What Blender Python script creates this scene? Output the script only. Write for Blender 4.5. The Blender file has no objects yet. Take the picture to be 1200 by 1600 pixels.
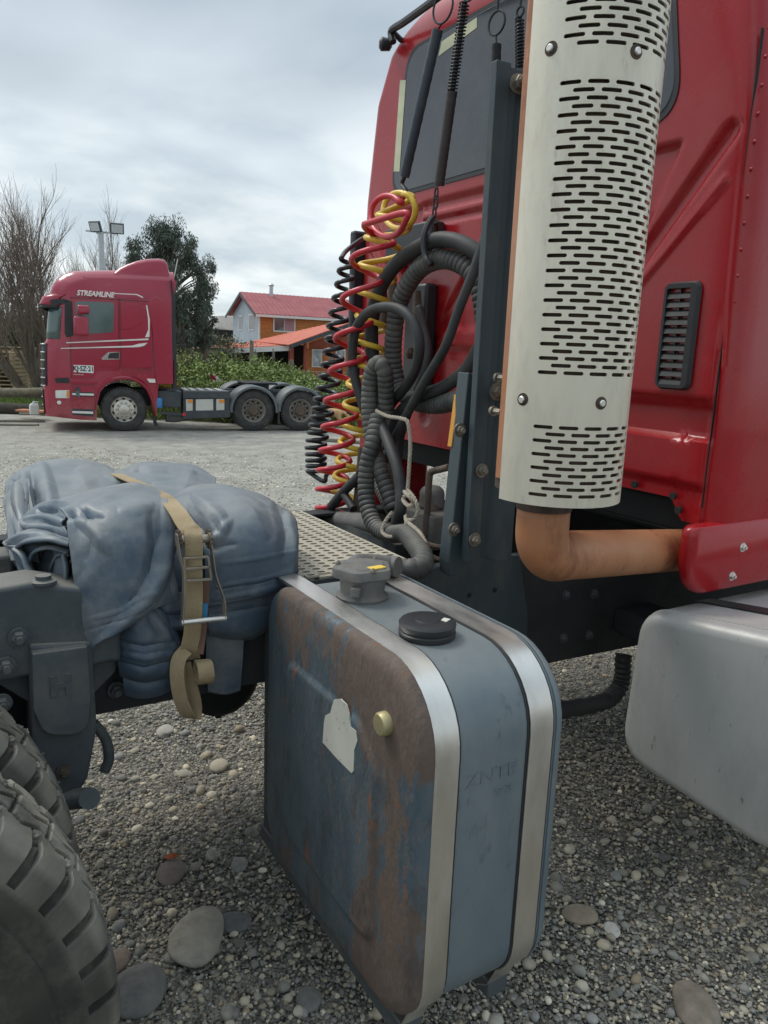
import bpy, math, random
import numpy as np
from mathutils import Vector, Matrix, noise
random.seed(7)
RNG = np.random.default_rng(7)
rad = math.radians
scene = bpy.context.scene

# ------------------------------------------------------------------ camera
FPX, CX, CY, CAMH = 1200.0, 600.0, 800.0, 1.8
AZ, PITCH, ROLL = rad(58.5), rad(11.9), rad(2.2)
cd = np.array([math.cos(AZ)*math.cos(PITCH), math.sin(AZ)*math.cos(PITCH), -math.sin(PITCH)])
_r0 = np.array([math.sin(AZ), -math.cos(AZ), 0.0]); _u0 = np.cross(_r0, cd)
cr = math.cos(ROLL)*_r0 + math.sin(ROLL)*_u0
cu = np.cross(cr, cd)
CAM = np.array([0, 0, CAMH])
cam_data = bpy.data.cameras.new('camera')
cam_data.sensor_fit = 'VERTICAL'; cam_data.sensor_height = 32.0
cam_data.lens = FPX*32.0/1600.0
cam_data.clip_start = 0.05; cam_data.clip_end = 3000
camera = bpy.data.objects.new('camera', cam_data)
scene.collection.objects.link(camera)
camera.matrix_world = Matrix(((cr[0], cu[0], -cd[0], CAM[0]), (cr[1], cu[1], -cd[1], CAM[1]), (cr[2], cu[2], -cd[2], CAM[2]), (0, 0, 0, 1)))
scene.camera = camera

# photograph pixel -> point on a world plane
def ray(x, y): return cd + cr*(x-CX)/FPX - cu*(y-CY)/FPX
def pX(x, y, X): v = ray(x, y); return CAM + v*(X/v[0])
def pY(x, y, Y): v = ray(x, y); return CAM + v*(Y/v[1])
def pZ(x, y, Z): v = ray(x, y); return CAM + v*((Z-CAMH)/v[2])
def pD(x, y, d): return CAM + ray(x, y)*d

# ------------------------------------------------------------------ light
SUN_AZ, SUN_EL = rad(120), rad(54)          # from beyond and behind the truck, high, veiled
sun_data = bpy.data.lights.new('sun', 'SUN'); sun_data.energy = 1.0; sun_data.angle = rad(20); sun_data.color = (1.0, 0.94, 0.85)
sun = bpy.data.objects.new('sun', sun_data); scene.collection.objects.link(sun)
sdir = Vector((math.cos(SUN_AZ)*math.cos(SUN_EL), math.sin(SUN_AZ)*math.cos(SUN_EL), math.sin(SUN_EL)))
sun.rotation_euler = sdir.to_track_quat('Z', 'Y').to_euler()
world = bpy.data.worlds.new('World'); scene.world = world; world.use_nodes = True
nt = world.node_tree; N = nt.nodes; L = nt.links
N.clear()
wo = N.new('ShaderNodeOutputWorld'); bg = N.new('ShaderNodeBackground'); L.new(bg.outputs[0], wo.inputs[0])
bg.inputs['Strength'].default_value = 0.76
tc = N.new('ShaderNodeTexCoord'); sx = N.new('ShaderNodeSeparateXYZ'); L.new(tc.outputs['Generated'], sx.inputs[0])
def wmath(op, a, b, clamp=False):
    n = N.new('ShaderNodeMath'); n.operation = op; n.use_clamp = clamp
    for i, s in enumerate((a, b)):
        if s is None: continue
        if isinstance(s, (int, float)): n.inputs[i].default_value = s
        else: L.new(s, n.inputs[i])
    return n.outputs[0]
zz = wmath('ADD', wmath('MAXIMUM', sx.outputs[2], 0.0), 0.30)
cb = N.new('ShaderNodeCombineXYZ')
L.new(wmath('DIVIDE', sx.outputs[0], zz), cb.inputs[0]); L.new(wmath('DIVIDE', sx.outputs[1], zz), cb.inputs[1])
n1 = N.new('ShaderNodeTexNoise'); n1.inputs['Scale'].default_value = 1.25; n1.inputs['Detail'].default_value = 5; n1.inputs['Roughness'].default_value = 0.45
n1.inputs['Distortion'].default_value = 0.35
mp = N.new('ShaderNodeMapping'); mp.inputs['Location'].default_value = (3.1, 1.7, 0.4); mp.inputs['Rotation'].default_value = (0, 0, 0.5); mp.inputs['Scale'].default_value = (1.0, 1.15, 1.0)
L.new(cb.outputs[0], mp.inputs[0]); L.new(mp.outputs[0], n1.inputs['Vector'])
cr1 = N.new('ShaderNodeValToRGB'); e = cr1.color_ramp.elements
e[0].position = 0.38; e[0].color = (0.31, 0.37, 0.42, 1); e[1].position = 0.62; e[1].color = (0.62, 0.67, 0.695, 1)
e2 = cr1.color_ramp.elements.new(0.50); e2.color = (0.42, 0.48, 0.53, 1)
L.new(n1.outputs['Fac'], cr1.inputs[0])
hz = N.new('ShaderNodeMapRange'); hz.inputs['From Min'].default_value = 0.0; hz.inputs['From Max'].default_value = 0.36; hz.inputs['To Min'].default_value = 0.85; hz.inputs['To Max'].default_value = 0.0
L.new(sx.outputs[2], hz.inputs['Value'])
hmix = N.new('ShaderNodeMixRGB'); L.new(hz.outputs[0], hmix.inputs[0]); L.new(cr1.outputs[0], hmix.inputs[1])
n2 = N.new('ShaderNodeTexNoise'); n2.inputs['Scale'].default_value = 2.2; n2.inputs['Detail'].default_value = 6; L.new(mp.outputs[0], n2.inputs['Vector'])
cr2 = N.new('ShaderNodeValToRGB'); e = cr2.color_ramp.elements
e[0].position = 0.42; e[0].color = (0.46, 0.53, 0.57, 1); e[1].position = 0.56; e[1].color = (0.80, 0.84, 0.83, 1)
L.new(n2.outputs['Fac'], cr2.inputs[0]); L.new(cr2.outputs[0], hmix.inputs[2])
sky = N.new('ShaderNodeTexSky'); sky.sky_type = 'NISHITA'; sky.sun_disc = False; sky.sun_elevation = SUN_EL
sky.sun_rotation = math.pi/2-SUN_AZ
ssc = N.new('ShaderNodeMixRGB'); ssc.blend_type = 'MULTIPLY'; ssc.inputs[0].default_value = 1; ssc.inputs[2].default_value = (0.1, 0.1, 0.1, 1); L.new(sky.outputs[0], ssc.inputs[1])
cmix = N.new('ShaderNodeMixRGB'); cmix.inputs[0].default_value = 0.92; L.new(ssc.outputs[0], cmix.inputs[1]); L.new(hmix.outputs[0], cmix.inputs[2])
# overcast gain: unseen sky above the view brightened towards the zenith for added fill
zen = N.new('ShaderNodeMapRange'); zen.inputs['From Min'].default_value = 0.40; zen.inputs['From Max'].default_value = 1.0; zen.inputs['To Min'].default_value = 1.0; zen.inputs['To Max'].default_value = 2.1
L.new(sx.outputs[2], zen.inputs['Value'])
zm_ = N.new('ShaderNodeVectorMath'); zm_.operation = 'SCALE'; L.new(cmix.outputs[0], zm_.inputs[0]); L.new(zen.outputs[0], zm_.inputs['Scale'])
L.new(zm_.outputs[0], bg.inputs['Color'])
scene.view_settings.view_transform = 'Standard'; scene.view_settings.look = 'None'
scene.view_settings.exposure = 0.90; scene.view_settings.gamma = 1.0
scene.cycles.max_bounces = 6

# ------------------------------------------------------------------ materials
def _n(nt, t, **kw):
    n = nt.nodes.new(t)
    for k, v in kw.items(): setattr(n, k, v)
    return n
def mat(name, c1, c2=None, rough=0.5, metal=0.0, scale=6.0, detail=5.0, lo=0.35, hi=0.65, bump=0.0, bscale=60.0, dirt=None, coat=0.0, spec=0.5, stretch=(1, 1, 1), attr=False, rvar=0.0, trans=0.0, bias=(), top=None):
    """c1/c2 blended by noise; dirt = list of (colour, noise scale, threshold, softness, strength, roughness)"""
    m = bpy.data.materials.new(name); m.use_nodes = True
    t = m.node_tree; nodes, links = t.nodes, t.links
    b = nodes['Principled BSDF']
    b.inputs['Roughness'].default_value = rough; b.inputs['Metallic'].default_value = metal
    b.inputs['Specular IOR Level'].default_value = spec; b.inputs['Coat Weight'].default_value = coat
    b.inputs['Coat Roughness'].default_value = 0.12
    if trans: b.inputs['Transmission Weight'].default_value = trans
    co = nodes.new('ShaderNodeTexCoord'); mp = nodes.new('ShaderNodeMapping'); mp.inputs['Scale'].default_value = stretch
    links.new(co.outputs['Object'], mp.inputs[0])
    if attr:
        a = nodes.new('ShaderNodeAttribute'); a.attribute_name = 'tint'
        mul = nodes.new('ShaderNodeMixRGB'); mul.blend_type = 'MULTIPLY'; mul.inputs[0].default_value = 1
        links.new(a.outputs['Color'], mul.inputs[1])
    nz = nodes.new('ShaderNodeTexNoise'); nz.inputs['Scale'].default_value = scale; nz.inputs['Detail'].default_value = detail; nz.inputs['Roughness'].default_value = 0.6
    links.new(mp.outputs[0], nz.inputs['Vector'])
    rp = nodes.new('ShaderNodeValToRGB'); rp.color_ramp.elements[0].position = lo; rp.color_ramp.elements[1].position = hi
    rp.color_ramp.elements[0].color = (*c1, 1); rp.color_ramp.elements[1].color = (*(c2 or c1), 1)
    links.new(nz.outputs['Fac'], rp.inputs[0])
    out = rp.outputs[0]
    if attr: links.new(out, mul.inputs[2]); out = mul.outputs[0]
    rout = None
    if rvar:
        rr = nodes.new('ShaderNodeMapRange'); rr.inputs['To Min'].default_value = max(0.03, rough-rvar); rr.inputs['To Max'].default_value = min(1, rough+rvar)
        rr.inputs['From Min'].default_value = 0.3; rr.inputs['From Max'].default_value = 0.7
        links.new(nz.outputs['Fac'], rr.inputs['Value']); rout = rr.outputs[0]
    for i, (dc, ds, thr, soft, st, drg) in enumerate(dirt or []):
        dn = nodes.new('ShaderNodeTexNoise'); dn.inputs['Scale'].default_value = ds; dn.inputs['Detail'].default_value = 9; dn.inputs['Roughness'].default_value = 0.72
        mo = nodes.new('ShaderNodeMapping'); mo.inputs['Location'].default_value = (3.7*i+1, 1.3*i, 5.1*i); mo.inputs['Scale'].default_value = stretch
        links.new(co.outputs['Object'], mo.inputs[0]); links.new(mo.outputs[0], dn.inputs['Vector'])
        mr = nodes.new('ShaderNodeMapRange'); mr.inputs['From Min'].default_value = thr; mr.inputs['From Max'].default_value = thr+soft; mr.inputs['To Max'].default_value = st
        val = dn.outputs['Fac']
        if i == 0:
            for ax_, lo_, hi_, am_ in bias:                      # wear gathers along one side of the part
                sx_ = nodes.new('ShaderNodeSeparateXYZ'); links.new(co.outputs['Object'], sx_.inputs[0])
                bm_ = nodes.new('ShaderNodeMapRange'); bm_.interpolation_type = 'SMOOTHSTEP'; bm_.inputs['From Min'].default_value = lo_; bm_.inputs['From Max'].default_value = hi_; bm_.inputs['To Max'].default_value = am_
                links.new(sx_.outputs[ax_], bm_.inputs['Value']); ad_ = nodes.new('ShaderNodeMath'); ad_.operation = 'ADD'; links.new(val, ad_.inputs[0]); links.new(bm_.outputs[0], ad_.inputs[1]); val = ad_.outputs[0]
        links.new(val, mr.inputs['Value'])
        mx = nodes.new('ShaderNodeMixRGB'); mx.inputs[2].default_value = (*dc, 1)
        links.new(mr.outputs[0], mx.inputs[0]); links.new(out, mx.inputs[1]); out = mx.outputs[0]
        rm = nodes.new('ShaderNodeMix'); rm.inputs[3].default_value = drg
        links.new(mr.outputs[0], rm.inputs[0])
        if rout is None: rm.inputs[2].default_value = rough
        else: links.new(rout, rm.inputs[2])
        rout = rm.outputs[0]
        if metal > 0:
            mm = nodes.new('ShaderNodeMath'); mm.operation = 'SUBTRACT'; mm.inputs[0].default_value = metal
            links.new(mr.outputs[0], mm.inputs[1]); mm.use_clamp = True; links.new(mm.outputs[0], b.inputs['Metallic'])
    if top:                                                     # dusty tone on upward faces; on the tarpaulin it also paints in brighter tops
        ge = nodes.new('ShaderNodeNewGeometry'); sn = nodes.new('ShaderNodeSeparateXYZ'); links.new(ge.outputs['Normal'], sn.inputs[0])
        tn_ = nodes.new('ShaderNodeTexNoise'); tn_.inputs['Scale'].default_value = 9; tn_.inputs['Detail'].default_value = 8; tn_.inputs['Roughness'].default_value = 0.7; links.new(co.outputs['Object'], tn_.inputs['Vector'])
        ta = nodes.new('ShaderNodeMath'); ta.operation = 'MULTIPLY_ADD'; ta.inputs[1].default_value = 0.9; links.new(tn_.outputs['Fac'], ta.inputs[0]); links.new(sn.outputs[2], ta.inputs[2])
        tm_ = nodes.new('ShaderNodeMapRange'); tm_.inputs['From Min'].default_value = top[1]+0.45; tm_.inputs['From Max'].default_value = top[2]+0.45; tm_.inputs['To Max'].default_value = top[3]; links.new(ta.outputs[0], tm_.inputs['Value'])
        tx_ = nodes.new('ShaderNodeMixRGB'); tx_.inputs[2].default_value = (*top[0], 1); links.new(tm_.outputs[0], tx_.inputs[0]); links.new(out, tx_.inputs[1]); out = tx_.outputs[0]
    links.new(out, b.inputs['Base Color'])
    if rout is not None: links.new(rout, b.inputs['Roughness'])
    if bump:
        bn = nodes.new('ShaderNodeTexNoise'); bn.inputs['Scale'].default_value = bscale; bn.inputs['Detail'].default_value = 5
        links.new(mp.outputs[0], bn.inputs['Vector'])
        bp = nodes.new('ShaderNodeBump'); bp.inputs['Strength'].default_value = bump; bp.inputs['Distance'].default_value = 0.01
        links.new(bn.outputs['Fac'], bp.inputs['Height']); links.new(bp.outputs[0], b.inputs['Normal'])
    return m
def leafmat(name, c1, c2):
    m = mat(name, c1, c2, rough=0.55, scale=2.2, attr=True, lo=0.3, hi=0.7, spec=0.3)
    return m

# ------------------------------------------------------------------ mesh builder
WO = {}                                            # world offset of each object's local frame
def V3(p): return np.array(p, float)
class MB:
    def __init__(s): s.v = []; s.f = []; s.m = []; s.n = 0
    def add(s, verts, faces, mi=0):
        verts = np.asarray(verts, float).reshape(-1, 3); o = s.n
        s.v.append(verts); s.n += len(verts)
        for f in faces: s.f.append([i+o for i in f]); s.m.append(mi)
        return s
    def box(s, x0, x1, y0, y1, z0, z1, mi=0, M=None):
        v = np.array([(x, y, z) for x in (x0, x1) for y in (y0, y1) for z in (z0, z1)], float)
        if M is not None: v = v@np.asarray(M)[:3, :3].T + np.asarray(M)[:3, 3]
        return s.add(v, [(0, 1, 3, 2), (4, 6, 7, 5), (0, 4, 5, 1), (2, 3, 7, 6), (0, 2, 6, 4), (1, 5, 7, 3)], mi)
    def obox(s, c, ax, half, mi=0):
        """box with centre c, axes ax (3 unit vectors), half sizes"""
        c = V3(c); v = [c + sx*half[0]*V3(ax[0]) + sy*half[1]*V3(ax[1]) + sz*half[2]*V3(ax[2]) for sx in (-1, 1) for sy in (-1, 1) for sz in (-1, 1)]
        return s.add(v, [(0, 1, 3, 2), (4, 6, 7, 5), (0, 4, 5, 1), (2, 3, 7, 6), (0, 2, 6, 4), (1, 5, 7, 3)], mi)
    def bar(s, a, b, w, h, up=(0, 0, 1), mi=0):
        a, b = V3(a), V3(b); d = b-a; ln = np.linalg.norm(d); d = d/ln
        sd = np.cross(d, up); 
        if np.linalg.norm(sd) < 1e-4: sd = np.cross(d, (1, 0, 0))
        sd /= np.linalg.norm(sd); u = np.cross(sd, d)
        return s.obox((a+b)/2, (d, sd, u), (ln/2, w/2, h/2), mi)
    def tube(s, path, r, n=10, cap=True, closed=False, mi=0, flat=1.0):
        P = np.asarray(path, float); k = len(P)
        R = np.full(k, r, float) if np.isscalar(r) else np.asarray(r, float)
        T = np.gradient(P, axis=0)
        if closed: T = np.roll(P, -1, 0)-np.roll(P, 1, 0)
        T /= np.maximum(np.linalg.norm(T, axis=1, keepdims=True), 1e-9)
        a = np.array([0, 0, 1.0]) if abs(T[0][2]) < 0.9 else np.array([1.0, 0, 0])
        u = np.cross(T[0], a); u /= np.linalg.norm(u)
        ang = np.linspace(0, 2*math.pi, n, endpoint=False); out = []
        for i in range(k):
            u = u-T[i]*(u@T[i]); u /= max(np.linalg.norm(u), 1e-9); w = np.cross(T[i], u)
            out.append(P[i]+R[i]*(np.cos(ang)[:, None]*u+flat*np.sin(ang)[:, None]*w))
        F = []
        for i in range(k if closed else k-1):
            j = (i+1) % k
            for q in range(n): F.append((i*n+q, i*n+(q+1) % n, j*n+(q+1) % n, j*n+q))
        if cap and not closed: F.append(tuple(range(n))[::-1]); F.append(tuple((k-1)*n+q for q in range(n)))
        return s.add(np.concatenate(out), F, mi)
    def lathe(s, prof, c, axis, n=24, mi=0, cap=True, a0=0.0):
        """prof = [(r, h)...] about axis through c"""
        c = V3(c); ax = V3(axis); ax /= np.linalg.norm(ax)
        a = np.array([0, 0, 1.0]) if abs(ax[2]) < 0.9 else np.array([1.0, 0, 0])
        u = np.cross(ax, a); u /= np.linalg.norm(u); w = np.cross(ax, u)
        ang = np.linspace(0, 2*math.pi, n, endpoint=False)+a0; ring = np.cos(ang)[:, None]*u+np.sin(ang)[:, None]*w
        vv = [c+ax*h+ring*max(r, 1e-4) for r, h in prof]; k = len(prof); F = []
        for i in range(k-1):
            for q in range(n): F.append((i*n+q, i*n+(q+1) % n, (i+1)*n+(q+1) % n, (i+1)*n+q))
        if cap: F.append(tuple(range(n))[::-1]); F.append(tuple((k-1)*n+q for q in range(n)))
        return s.add(np.concatenate(vv), F, mi)
    def hexbolt(s, c, axis, r=0.012, h=0.012, mi=0, a0=0.0):
        s.lathe([(r*1.45, 0), (r*1.45, h*0.25)], c, axis, 14, mi)
        s.lathe([(r, h*0.25), (r, h*0.9), (r*0.85, h)], c, axis, 6, mi, a0=a0)
        s.lathe([(r*0.55, h*0.9), (r*0.55, h*1.5)], c, axis, 8, mi)
        return s
    def prism(s, poly, fn, t0, t1, mi=0):
        """poly 2-D outline, fn(a, b, t) -> 3-D"""
        n = len(poly); v = [fn(a, b, t0) for a, b in poly]+[fn(a, b, t1) for a, b in poly]
        F = [tuple(range(n))[::-1], tuple(range(n, 2*n))]+[(i, (i+1) % n, n+(i+1) % n, n+i) for i in range(n)]
        return s.add(v, F, mi)
    def grid(s, G, mi=0, closed_u=False):
        G = np.asarray(G, float); a, b = G.shape[:2]; F = []
        for i in range(a-1):
            for j in range(b if closed_u else b-1):
                F.append((i*b+j, i*b+(j+1) % b, (i+1)*b+(j+1) % b, (i+1)*b+j))
        return s.add(G.reshape(-1, 3), F, mi)
    def rings(s, R, mi=0, cap=True):
        """list of equal-length closed outlines"""
        s.grid(np.asarray(R, float), mi, True); k, n = len(R), len(R[0]); o = s.n-k*n
        if cap: s.f.append([o+i for i in range(n)][::-1]); s.m.append(mi); s.f.append([o+(k-1)*n+i for i in range(n)]); s.m.append(mi)
        return s
    def build(s, name, m, parent=None, smooth=40, bevel=0, bseg=2, solid=0, sub=0, local=False, offset=-1):
        v = np.concatenate(s.v); w = np.zeros(3)
        if parent is not None: w = WO.get(parent.name, w)
        if local: w = np.zeros(3)
        me = bpy.data.meshes.new(name)
        me.from_pydata((v-w).tolist(), [], s.f)
        for mm in (m if isinstance(m, (list, tuple)) else [m]): me.materials.append(mm)
        if any(s.m): me.polygons.foreach_set('material_index', s.m)
        if smooth:
            me.shade_smooth()
            if smooth < 180: me.set_sharp_from_angle(angle=rad(smooth))
        me.update()
        o = bpy.data.objects.new(name, me); scene.collection.objects.link(o)
        if parent is not None: o.parent = parent; WO[o.name] = w
        if bevel:
            md = o.modifiers.new('bevel', 'BEVEL'); md.width = bevel; md.segments = bseg; md.limit_method = 'ANGLE'; md.angle_limit = rad(35); md.harden_normals = False
        if solid:
            md = o.modifiers.new('solid', 'SOLIDIFY'); md.thickness = solid; md.offset = offset
        if sub:
            md = o.modifiers.new('sub', 'SUBSURF'); md.levels = sub; md.render_levels = sub
        return o
def thing(name, loc, label, cat, group=None, rz=0.0):
    o = bpy.data.objects.new(name, None); scene.collection.objects.link(o); o.empty_display_size = 0.2
    o.location = loc; o.rotation_euler = (0, 0, rz); WO[o.name] = V3(loc)
    return tag(o, label, cat, group)
def tag(o, label=None, cat=None, group=None, kind=None):
    if label: o['label'] = label
    if cat: o['category'] = cat
    if group: o['group'] = group
    if kind: o['kind'] = kind
    return o
def settle(o):
    """put a single-mesh thing's origin at its base"""
    me = o.data; k = len(me.vertices); a = np.empty(k*3); me.vertices.foreach_get('co', a); a = a.reshape(-1, 3)
    c = np.array([(a[:, 0].min()+a[:, 0].max())/2, (a[:, 1].min()+a[:, 1].max())/2, a[:, 2].min()])
    me.vertices.foreach_set('co', (a-c).ravel()); me.update(); o.location = o.location+Vector(c.tolist()); WO[o.name] = c
    return o
def rrect(w0, w1, h0, h1, r, n=6):
    """rounded rectangle outline, counter-clockwise; r scalar or (bl, br, tr, tl)"""
    rr = (r,)*4 if np.isscalar(r) else r; out = []
    for (cx, cy, a0, q) in ((w0+rr[0], h0+rr[0], 180, rr[0]), (w1-rr[1], h0+rr[1], 270, rr[1]), (w1-rr[2], h1-rr[2], 0, rr[2]), (w0+rr[3], h1-rr[3], 90, rr[3])):
        for i in range(n+1):
            a = rad(a0+90*i/n); out.append((cx+q*math.cos(a), cy+q*math.sin(a)))
    return out
def rpoly(pts, r, n=6):
    """polygon with rounded corners"""
    out = []; k = len(pts); P = [np.array(p, float) for p in pts]
    for i in range(k):
        a, b, c = P[i-1], P[i], P[(i+1) % k]; rr = r if np.isscalar(r) else r[i]
        u = (a-b); v = (c-b); lu, lv = np.linalg.norm(u), np.linalg.norm(v); u /= lu; v /= lv
        ang = math.acos(max(-1, min(1, u@v))); d = min(rr/math.tan(ang/2), lu*0.48, lv*0.48)
        p0, p1 = b+u*d, b+v*d
        if rr <= 0: out.append(tuple(b)); continue
        for j in range(n+1):
            t = j/n; out.append(tuple((1-t)**2*p0+2*t*(1-t)*b+t*t*p1))
    return out
def spline(P, n=8, closed=False):
    """Catmull-Rom through points"""
    P = np.asarray(P, float); k = len(P)
    Q = np.vstack([P[-1], P, P[0], P[1]]) if closed else np.vstack([2*P[0]-P[1], P, 2*P[-1]-P[-2]])
    out = []
    for i in range(k if closed else k-1):
        a, b, c, d = Q[i], Q[i+1], Q[i+2], Q[i+3]
        for j in range(n):
            t = j/n; out.append(0.5*((2*b)+(c-a)*t+(2*a-5*b+4*c-d)*t*t+(3*b-a-3*c+d)*t**3))
    if not closed: out.append(P[-1])
    return np.array(out)
def sst(a, b, x):
    t = np.clip((np.asarray(x, float)-a)/(b-a), 0, 1); return t*t*(3-2*t)
VX, VY, VZ = V3((1, 0, 0)), V3((0, 1, 0)), V3((0, 0, 1))
def text(name, s, m, parent, loc, xax, yax, size, extrude=0.002, width=None, shear=0.0, bold=0.0):
    """raised lettering; xax/yax are the reading and up directions in the parent's local frame"""
    cu_ = bpy.data.curves.new(name, 'FONT'); cu_.body = s; cu_.size = size; cu_.extrude = extrude; cu_.shear = shear; cu_.offset = bold
    cu_.align_x = 'CENTER'; cu_.align_y = 'CENTER'; cu_.resolution_u = 3
    cu_.materials.append(m)
    o = bpy.data.objects.new(name, cu_); scene.collection.objects.link(o)
    x = Vector(xax).normalized(); y = Vector(yax).normalized(); z = x.cross(y)
    if parent is not None: o.parent = parent; WO[o.name] = WO.get(parent.name, np.zeros(3))
    M = Matrix((x, y, z)).transposed().to_4x4(); M.translation = Vector(loc)
    if width:
        bpy.context.view_layer.update(); k = width/max(o.dimensions.x, 1e-4); M = M @ Matrix.Diagonal((k, 1, 1, 1))
    dg = bpy.context.evaluated_depsgraph_get(); me = bpy.data.meshes.new_from_object(o.evaluated_get(dg)); me.name = name
    bpy.data.objects.remove(o); bpy.data.curves.remove(cu_)
    if not me.materials: me.materials.append(m)
    o = bpy.data.objects.new(name, me); scene.collection.objects.link(o)
    if parent is not None: o.parent = parent; WO[o.name] = WO.get(parent.name, np.zeros(3))
    o.matrix_local = M
    return o
# ------------------------------------------------------------------ ground
DV = np.array([math.cos(AZ), math.sin(AZ)]); RV = np.array([math.sin(AZ), -math.cos(AZ)])
def gz(x, y):
    t = np.asarray(x)*DV[0]+np.asarray(y)*DV[1]
    return -0.3*sst(4.5, 15.0, t)
def ground_pt(x, y):
    """photograph pixel -> point on the ground"""
    z = 0.0
    for _ in range(12):
        p = pZ(x, y, z); z = float(gz(p[0], p[1]))
    return p
def frame_pt(t, s, dz=0.0):
    """t metres ahead, s metres to the right of the camera, on the ground"""
    p = DV*t+RV*s; return np.array([p[0], p[1], float(gz(p[0], p[1]))+dz])

m = bpy.data.materials.new('gravel_ground'); m.use_nodes = True; M_GRAVEL = m
t_ = m.node_tree; nn, ll = t_.nodes, t_.links; b_ = nn['Principled BSDF']; b_.inputs['Roughness'].default_value = 0.95; b_.inputs['Specular IOR Level'].default_value = 0.2
co = nn.new('ShaderNodeTexCoord')
def vor(sc, feature='F1'):
    v = nn.new('ShaderNodeTexVoronoi'); v.inputs['Scale'].default_value = sc; v.feature = feature; ll.new(co.outputs['Object'], v.inputs['Vector']); return v
def nz_(sc, det=6):
    v = nn.new('ShaderNodeTexNoise'); v.inputs['Scale'].default_value = sc; v.inputs['Detail'].default_value = det; ll.new(co.outputs['Object'], v.inputs['Vector']); return v
v1 = vor(105); v2 = vor(34)
rp = nn.new('ShaderNodeValToRGB'); el = rp.color_ramp.elements; el[0].position = 0; el[0].color = (0.11, 0.105, 0.095, 1); el[1].position = 1; el[1].color = (0.40, 0.375, 0.315, 1)
x_ = el.new(0.45); x_.color = (0.17, 0.163, 0.143, 1); x_ = el.new(0.75); x_.color = (0.26, 0.245, 0.205, 1)
sp = nn.new('ShaderNodeSeparateColor'); ll.new(v1.outputs['Color'], sp.inputs[0]); ll.new(sp.outputs[0], rp.inputs[0])
rp2 = nn.new('ShaderNodeValToRGB'); el = rp2.color_ramp.elements; el[0].color = (0.11, 0.11, 0.104, 1); el[1].color = (0.34, 0.315, 0.265, 1)
sp2 = nn.new('ShaderNodeSeparateColor'); ll.new(v2.outputs['Color'], sp2.inputs[0]); ll.new(sp2.outputs[1], rp2.inputs[0])
gt = nn.new('ShaderNodeMath'); gt.operation = 'GREATER_THAN'; gt.inputs[1].default_value = 0.55; ll.new(sp2.outputs[0], gt.inputs[0])
mx = nn.new('ShaderNodeMixRGB'); ll.new(gt.outputs[0], mx.inputs[0]); ll.new(rp.outputs[0], mx.inputs[1]); ll.new(rp2.outputs[0], mx.inputs[2])
# dusty mottling that also paints the far yard's brighter light into the ground
big = nz_(2.6, 10); big.inputs['Roughness'].default_value = 0.75; br = nn.new('ShaderNodeMapRange'); br.inputs['From Min'].default_value = 0.38; br.inputs['From Max'].default_value = 0.62; ll.new(big.outputs['Fac'], br.inputs['Value'])
dust_light = nn.new('ShaderNodeMixRGB'); dust_light.inputs[2].default_value = (0.53, 0.51, 0.445, 1)
sc_ = nn.new('ShaderNodeMath'); sc_.operation = 'MULTIPLY'; sc_.inputs[1].default_value = 0.55; ll.new(br.outputs[0], sc_.inputs[0])
sc0_ = sc_; sc_ = nn.new('ShaderNodeMath'); sc_.operation = 'ADD'; sc_.inputs[1].default_value = 0.35; ll.new(sc0_.outputs[0], sc_.inputs[0])
# ground beyond the parked tractor is painted paler for open light; near gravel stays dark
vd = nn.new('ShaderNodeVectorMath'); vd.operation = 'DOT_PRODUCT'; vd.inputs[1].default_value = (DV[0], DV[1], 0); ll.new(co.outputs['Object'], vd.inputs[0])
wob = nz_(0.9, 4); wa = nn.new('ShaderNodeMath'); wa.operation = 'MULTIPLY_ADD'; wa.inputs[1].default_value = 2.4; ll.new(wob.outputs['Fac'], wa.inputs[0]); ll.new(vd.outputs['Value'], wa.inputs[2])
far_mask = nn.new('ShaderNodeMapRange'); far_mask.inputs['From Min'].default_value = 4.8; far_mask.inputs['From Max'].default_value = 8.6; ll.new(wa.outputs[0], far_mask.inputs['Value'])
lm = nn.new('ShaderNodeMath'); lm.operation = 'MULTIPLY'; ll.new(far_mask.outputs[0], lm.inputs[0]); ll.new(sc_.outputs[0], lm.inputs[1]); sc_ = lm
ll.new(sc_.outputs[0], dust_light.inputs[0]); ll.new(mx.outputs[0], dust_light.inputs[1]); ll.new(dust_light.outputs[0], b_.inputs['Base Color'])
dd = nn.new('ShaderNodeMath'); dd.operation = 'MULTIPLY'; dd.inputs[1].default_value = -1; ll.new(v1.outputs['Distance'], dd.inputs[0])
bp = nn.new('ShaderNodeBump'); bp.inputs['Strength'].default_value = 0.9; bp.inputs['Distance'].default_value = 0.012; ll.new(dd.outputs[0], bp.inputs['Height'])
dd2 = nn.new('ShaderNodeMath'); dd2.operation = 'MULTIPLY'; dd2.inputs[1].default_value = -1; ll.new(v2.outputs['Distance'], dd2.inputs[0])
bp2 = nn.new('ShaderNodeBump'); bp2.inputs['Strength'].default_value = 0.8; bp2.inputs['Distance'].default_value = 0.03; ll.new(dd2.outputs[0], bp2.inputs['Height']); ll.new(bp.outputs[0], bp2.inputs['Normal'])
ll.new(bp2.outputs[0], b_.inputs['Normal'])

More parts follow.
